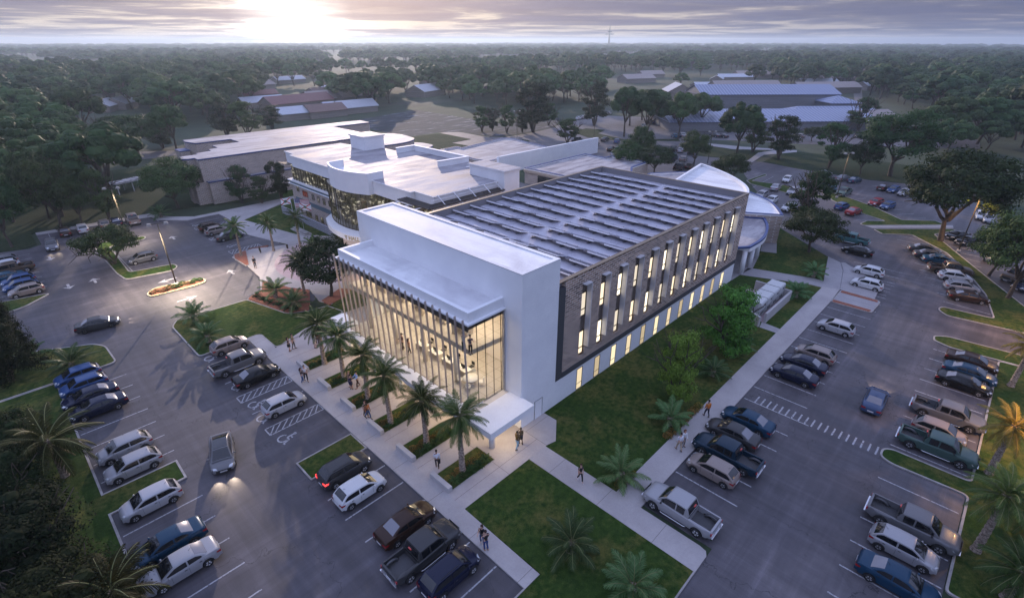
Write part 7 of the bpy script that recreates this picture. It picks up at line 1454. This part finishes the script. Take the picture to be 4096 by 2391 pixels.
# flags : three poles on a stepped plinth
def m_flag(kind):
    m,t,b=nt('flag_'+kind); u=t.nodes.new('ShaderNodeTexCoord').outputs['UV']; s=t.nodes.new('ShaderNodeSeparateXYZ'); t.links.new(u,s.inputs[0]); x,y=s.outputs[0],s.outputs[1]
    if kind=='stripes':
        st=mathn(t,'GREATER_THAN',mathn(t,'MODULO',mathn(t,'MULTIPLY',y,13),2),1.0); st=mathn(t,'SUBTRACT',1,st); col=mix(t,(.7,.7,.7),(.40,.02,.03),st); can=mathn(t,'MULTIPLY',mathn(t,'LESS_THAN',x,.4),mathn(t,'GREATER_THAN',y,.46)); col=mix(t,col,(.02,.03,.14),can)
        sx_=mathn(t,'SUBTRACT',mathn(t,'MODULO',mathn(t,'MULTIPLY',x,20),1),.5); sy_=mathn(t,'SUBTRACT',mathn(t,'MODULO',mathn(t,'MULTIPLY',y,16),1),.5); dd_=mathn(t,'ADD',mathn(t,'MULTIPLY',sx_,sx_),mathn(t,'MULTIPLY',sy_,sy_)); col=mix(t,col,(.7,.7,.7),mathn(t,'MULTIPLY',can,mathn(t,'LESS_THAN',dd_,.05)))
    else:
        d1=mathn(t,'ABSOLUTE',mathn(t,'SUBTRACT',x,y)); d2=mathn(t,'ABSOLUTE',mathn(t,'SUBTRACT',x,mathn(t,'SUBTRACT',1,y))); k=mathn(t,'LESS_THAN',mathn(t,'MINIMUM',d1,d2),.085); col=mix(t,(.75,.75,.75),(.50,.03,.02),k)
        xx=mathn(t,'SUBTRACT',x,.5); yy=mathn(t,'SUBTRACT',y,.5); rr=mathn(t,'ADD',mathn(t,'MULTIPLY',mathn(t,'MULTIPLY',xx,xx),2.2),mathn(t,'MULTIPLY',yy,yy)); col=mix(t,col,(.30,.22,.06),mathn(t,'LESS_THAN',rr,.055)); col=mix(t,col,(.06,.14,.10),mathn(t,'LESS_THAN',rr,.028))
    t.links.new(col,b.inputs['Base Color']); b.inputs['Roughness'].default_value=.8; t.links.new(col,b.inputs['Emission Color']); b.inputs['Emission Strength'].default_value=0; return m
fg=[G(900+a*.20392,880+b_*.20392,H1) for a,b_ in ((1395,180),(1470,205),(1560,245))]
pl_=[G(900+a*.20392,880+b_*.20392,H1) for a,b_ in ((1285,180),(1430,140),(1705,275),(1555,325))]
m=MB((*fg[1],H1)); m.prism(pl_,H1-.02,H1+.14); m.prism(inset(pl_ if area(pl_)>0 else pl_[::-1],.35),H1+.14,H1+.42); o=m.build('flag_plinth',[M['kerb']]); tag(o,'stepped concrete plinth carrying the three flag poles','plinth')
for i,(b_,ty,kind,fw_,fh,l) in enumerate([(fg[0],790,'cross',1.9,1.2,'left flag pole with a white flag with a red diagonal cross'),(fg[1],794,'stripes',2.6,1.5,'middle flag pole with a red and white striped flag with a starred blue corner'),(fg[2],812,'cross',2.0,1.2,'right flag pole with a white flag with a red diagonal cross')]):
    h=zat(b_,ty)-.5; e=empty('flag_pole',(b_[0],b_[1],H1+.42),0,l,'flag pole','flag poles on the stepped plinth'); m=MB(); m.tube([(0,0,0),(0,0,h)],[.06,.04],8); m.sphere((0,0,h+.05),.09,8); m.build('pole',[M['metal']],e)
    fm_=bpy.data.meshes.new('flag'); nx,nz=12,6; vs=[];fs=[];uv=[]
    dirf=Vector((RT[0],RT[1],0))*(-1 if i<2 else 1)
    if i==1: dirf=-dirf
    if i==0: dirf=Vector((RT[0],RT[1],0))*-1
    for a in range(nx+1):
        for b__ in range(nz+1):
            u_,v_=a/nx,b__/nz; p=dirf*(u_*fw_)+Vector((FW[0],FW[1],0))*(.22*math.sin(u_*7+v_)*u_); vs.append((p.x,p.y,h-fh-.05+v_*fh-.25*u_)); 
    for a in range(nx):
        for b__ in range(nz): fs.append((a*(nz+1)+b__,(a+1)*(nz+1)+b__,(a+1)*(nz+1)+b__+1,a*(nz+1)+b__+1)); uv+= [(a/nx,b__/nz),((a+1)/nx,b__/nz),((a+1)/nx,(b__+1)/nz),(a/nx,(b__+1)/nz)]
    fm_.from_pydata(vs,[],fs); ul=fm_.uv_layers.new(name='UVMap'); ul.data.foreach_set('uv',[c for p in uv for c in p]); fm_.materials.append(m_flag(kind)); fo2=bpy.data.objects.new('flag',fm_); COL.objects.link(fo2); fo2.parent=e
# sign posts
for (bx,by,ty,l) in [(900+700*.20392,880+640*.20392,880+535*.20392,'brown sign post near the triangular mulch bed'),(900+1232*.20392,880+560*.20392,880+480*.20392,'brown sign post at the lawn corner behind the plaza palm')]:
    b_=G(bx,by,H1); h=zat(b_,ty); e=empty('sign_post',(b_[0],b_[1],H1),AZ,l,'sign post','sign posts on the plaza'); m=MB(); m.box(-.07,.07,-.09,.09,0,h-.1); m.build('post',[M['pole']],e); m=MB(); m.box(-.085,-.071,-.16,.16,h-.75,h-.12); m.build('sign_plate',[M['bronze']],e)
# greenhouse-like shelter on the left lawn and a hazy mast on the horizon
b_=T(1,935,1375); e=empty('white_shelter',(b_[0],b_[1],0),R(20),'white-framed flat shelter on the left lawn behind the lamp','shelter'); m=MB(); m.box(-3.6,3.6,-2,2,2.3,2.5); m.build('roof',[M['metal']],e); m=MB(); [m.bar((sx_*3.4,sy_*1.8,0),(sx_*3.4,sy_*1.8,2.3),.14,.14) for sx_ in(-1,0,1) for sy_ in (-1,1)]; m.build('frame',[M['white']],e); m=MB(); [m.box(-3.2+i*1.3,-2.2+i*1.3,-1.4,1.4,2.52,2.6) for i in range(5)]; m.build('roof_panel',[M['solar']],e)
mx,my=3300*math.cos(AZ-math.atan((2436-2048)/2306)),3300*math.sin(AZ-math.atan((2436-2048)/2306)); e=empty('radio_mast',(mx,my,0),0,'hazy lattice mast on the horizon','mast'); m=MB(); m.tube([(0,0,0),(0,0,112)],[7,1.0],5); m.build('mast',[M['dgrey']],e); m=MB(); m.bar((-24*RT[0],-24*RT[1],64),(24*RT[0],24*RT[1],64),6,5); m.bar((-13*RT[0],-13*RT[1],76),(13*RT[0],13*RT[1],76),5,4); m.build('crossarm',[M['dgrey']],e)
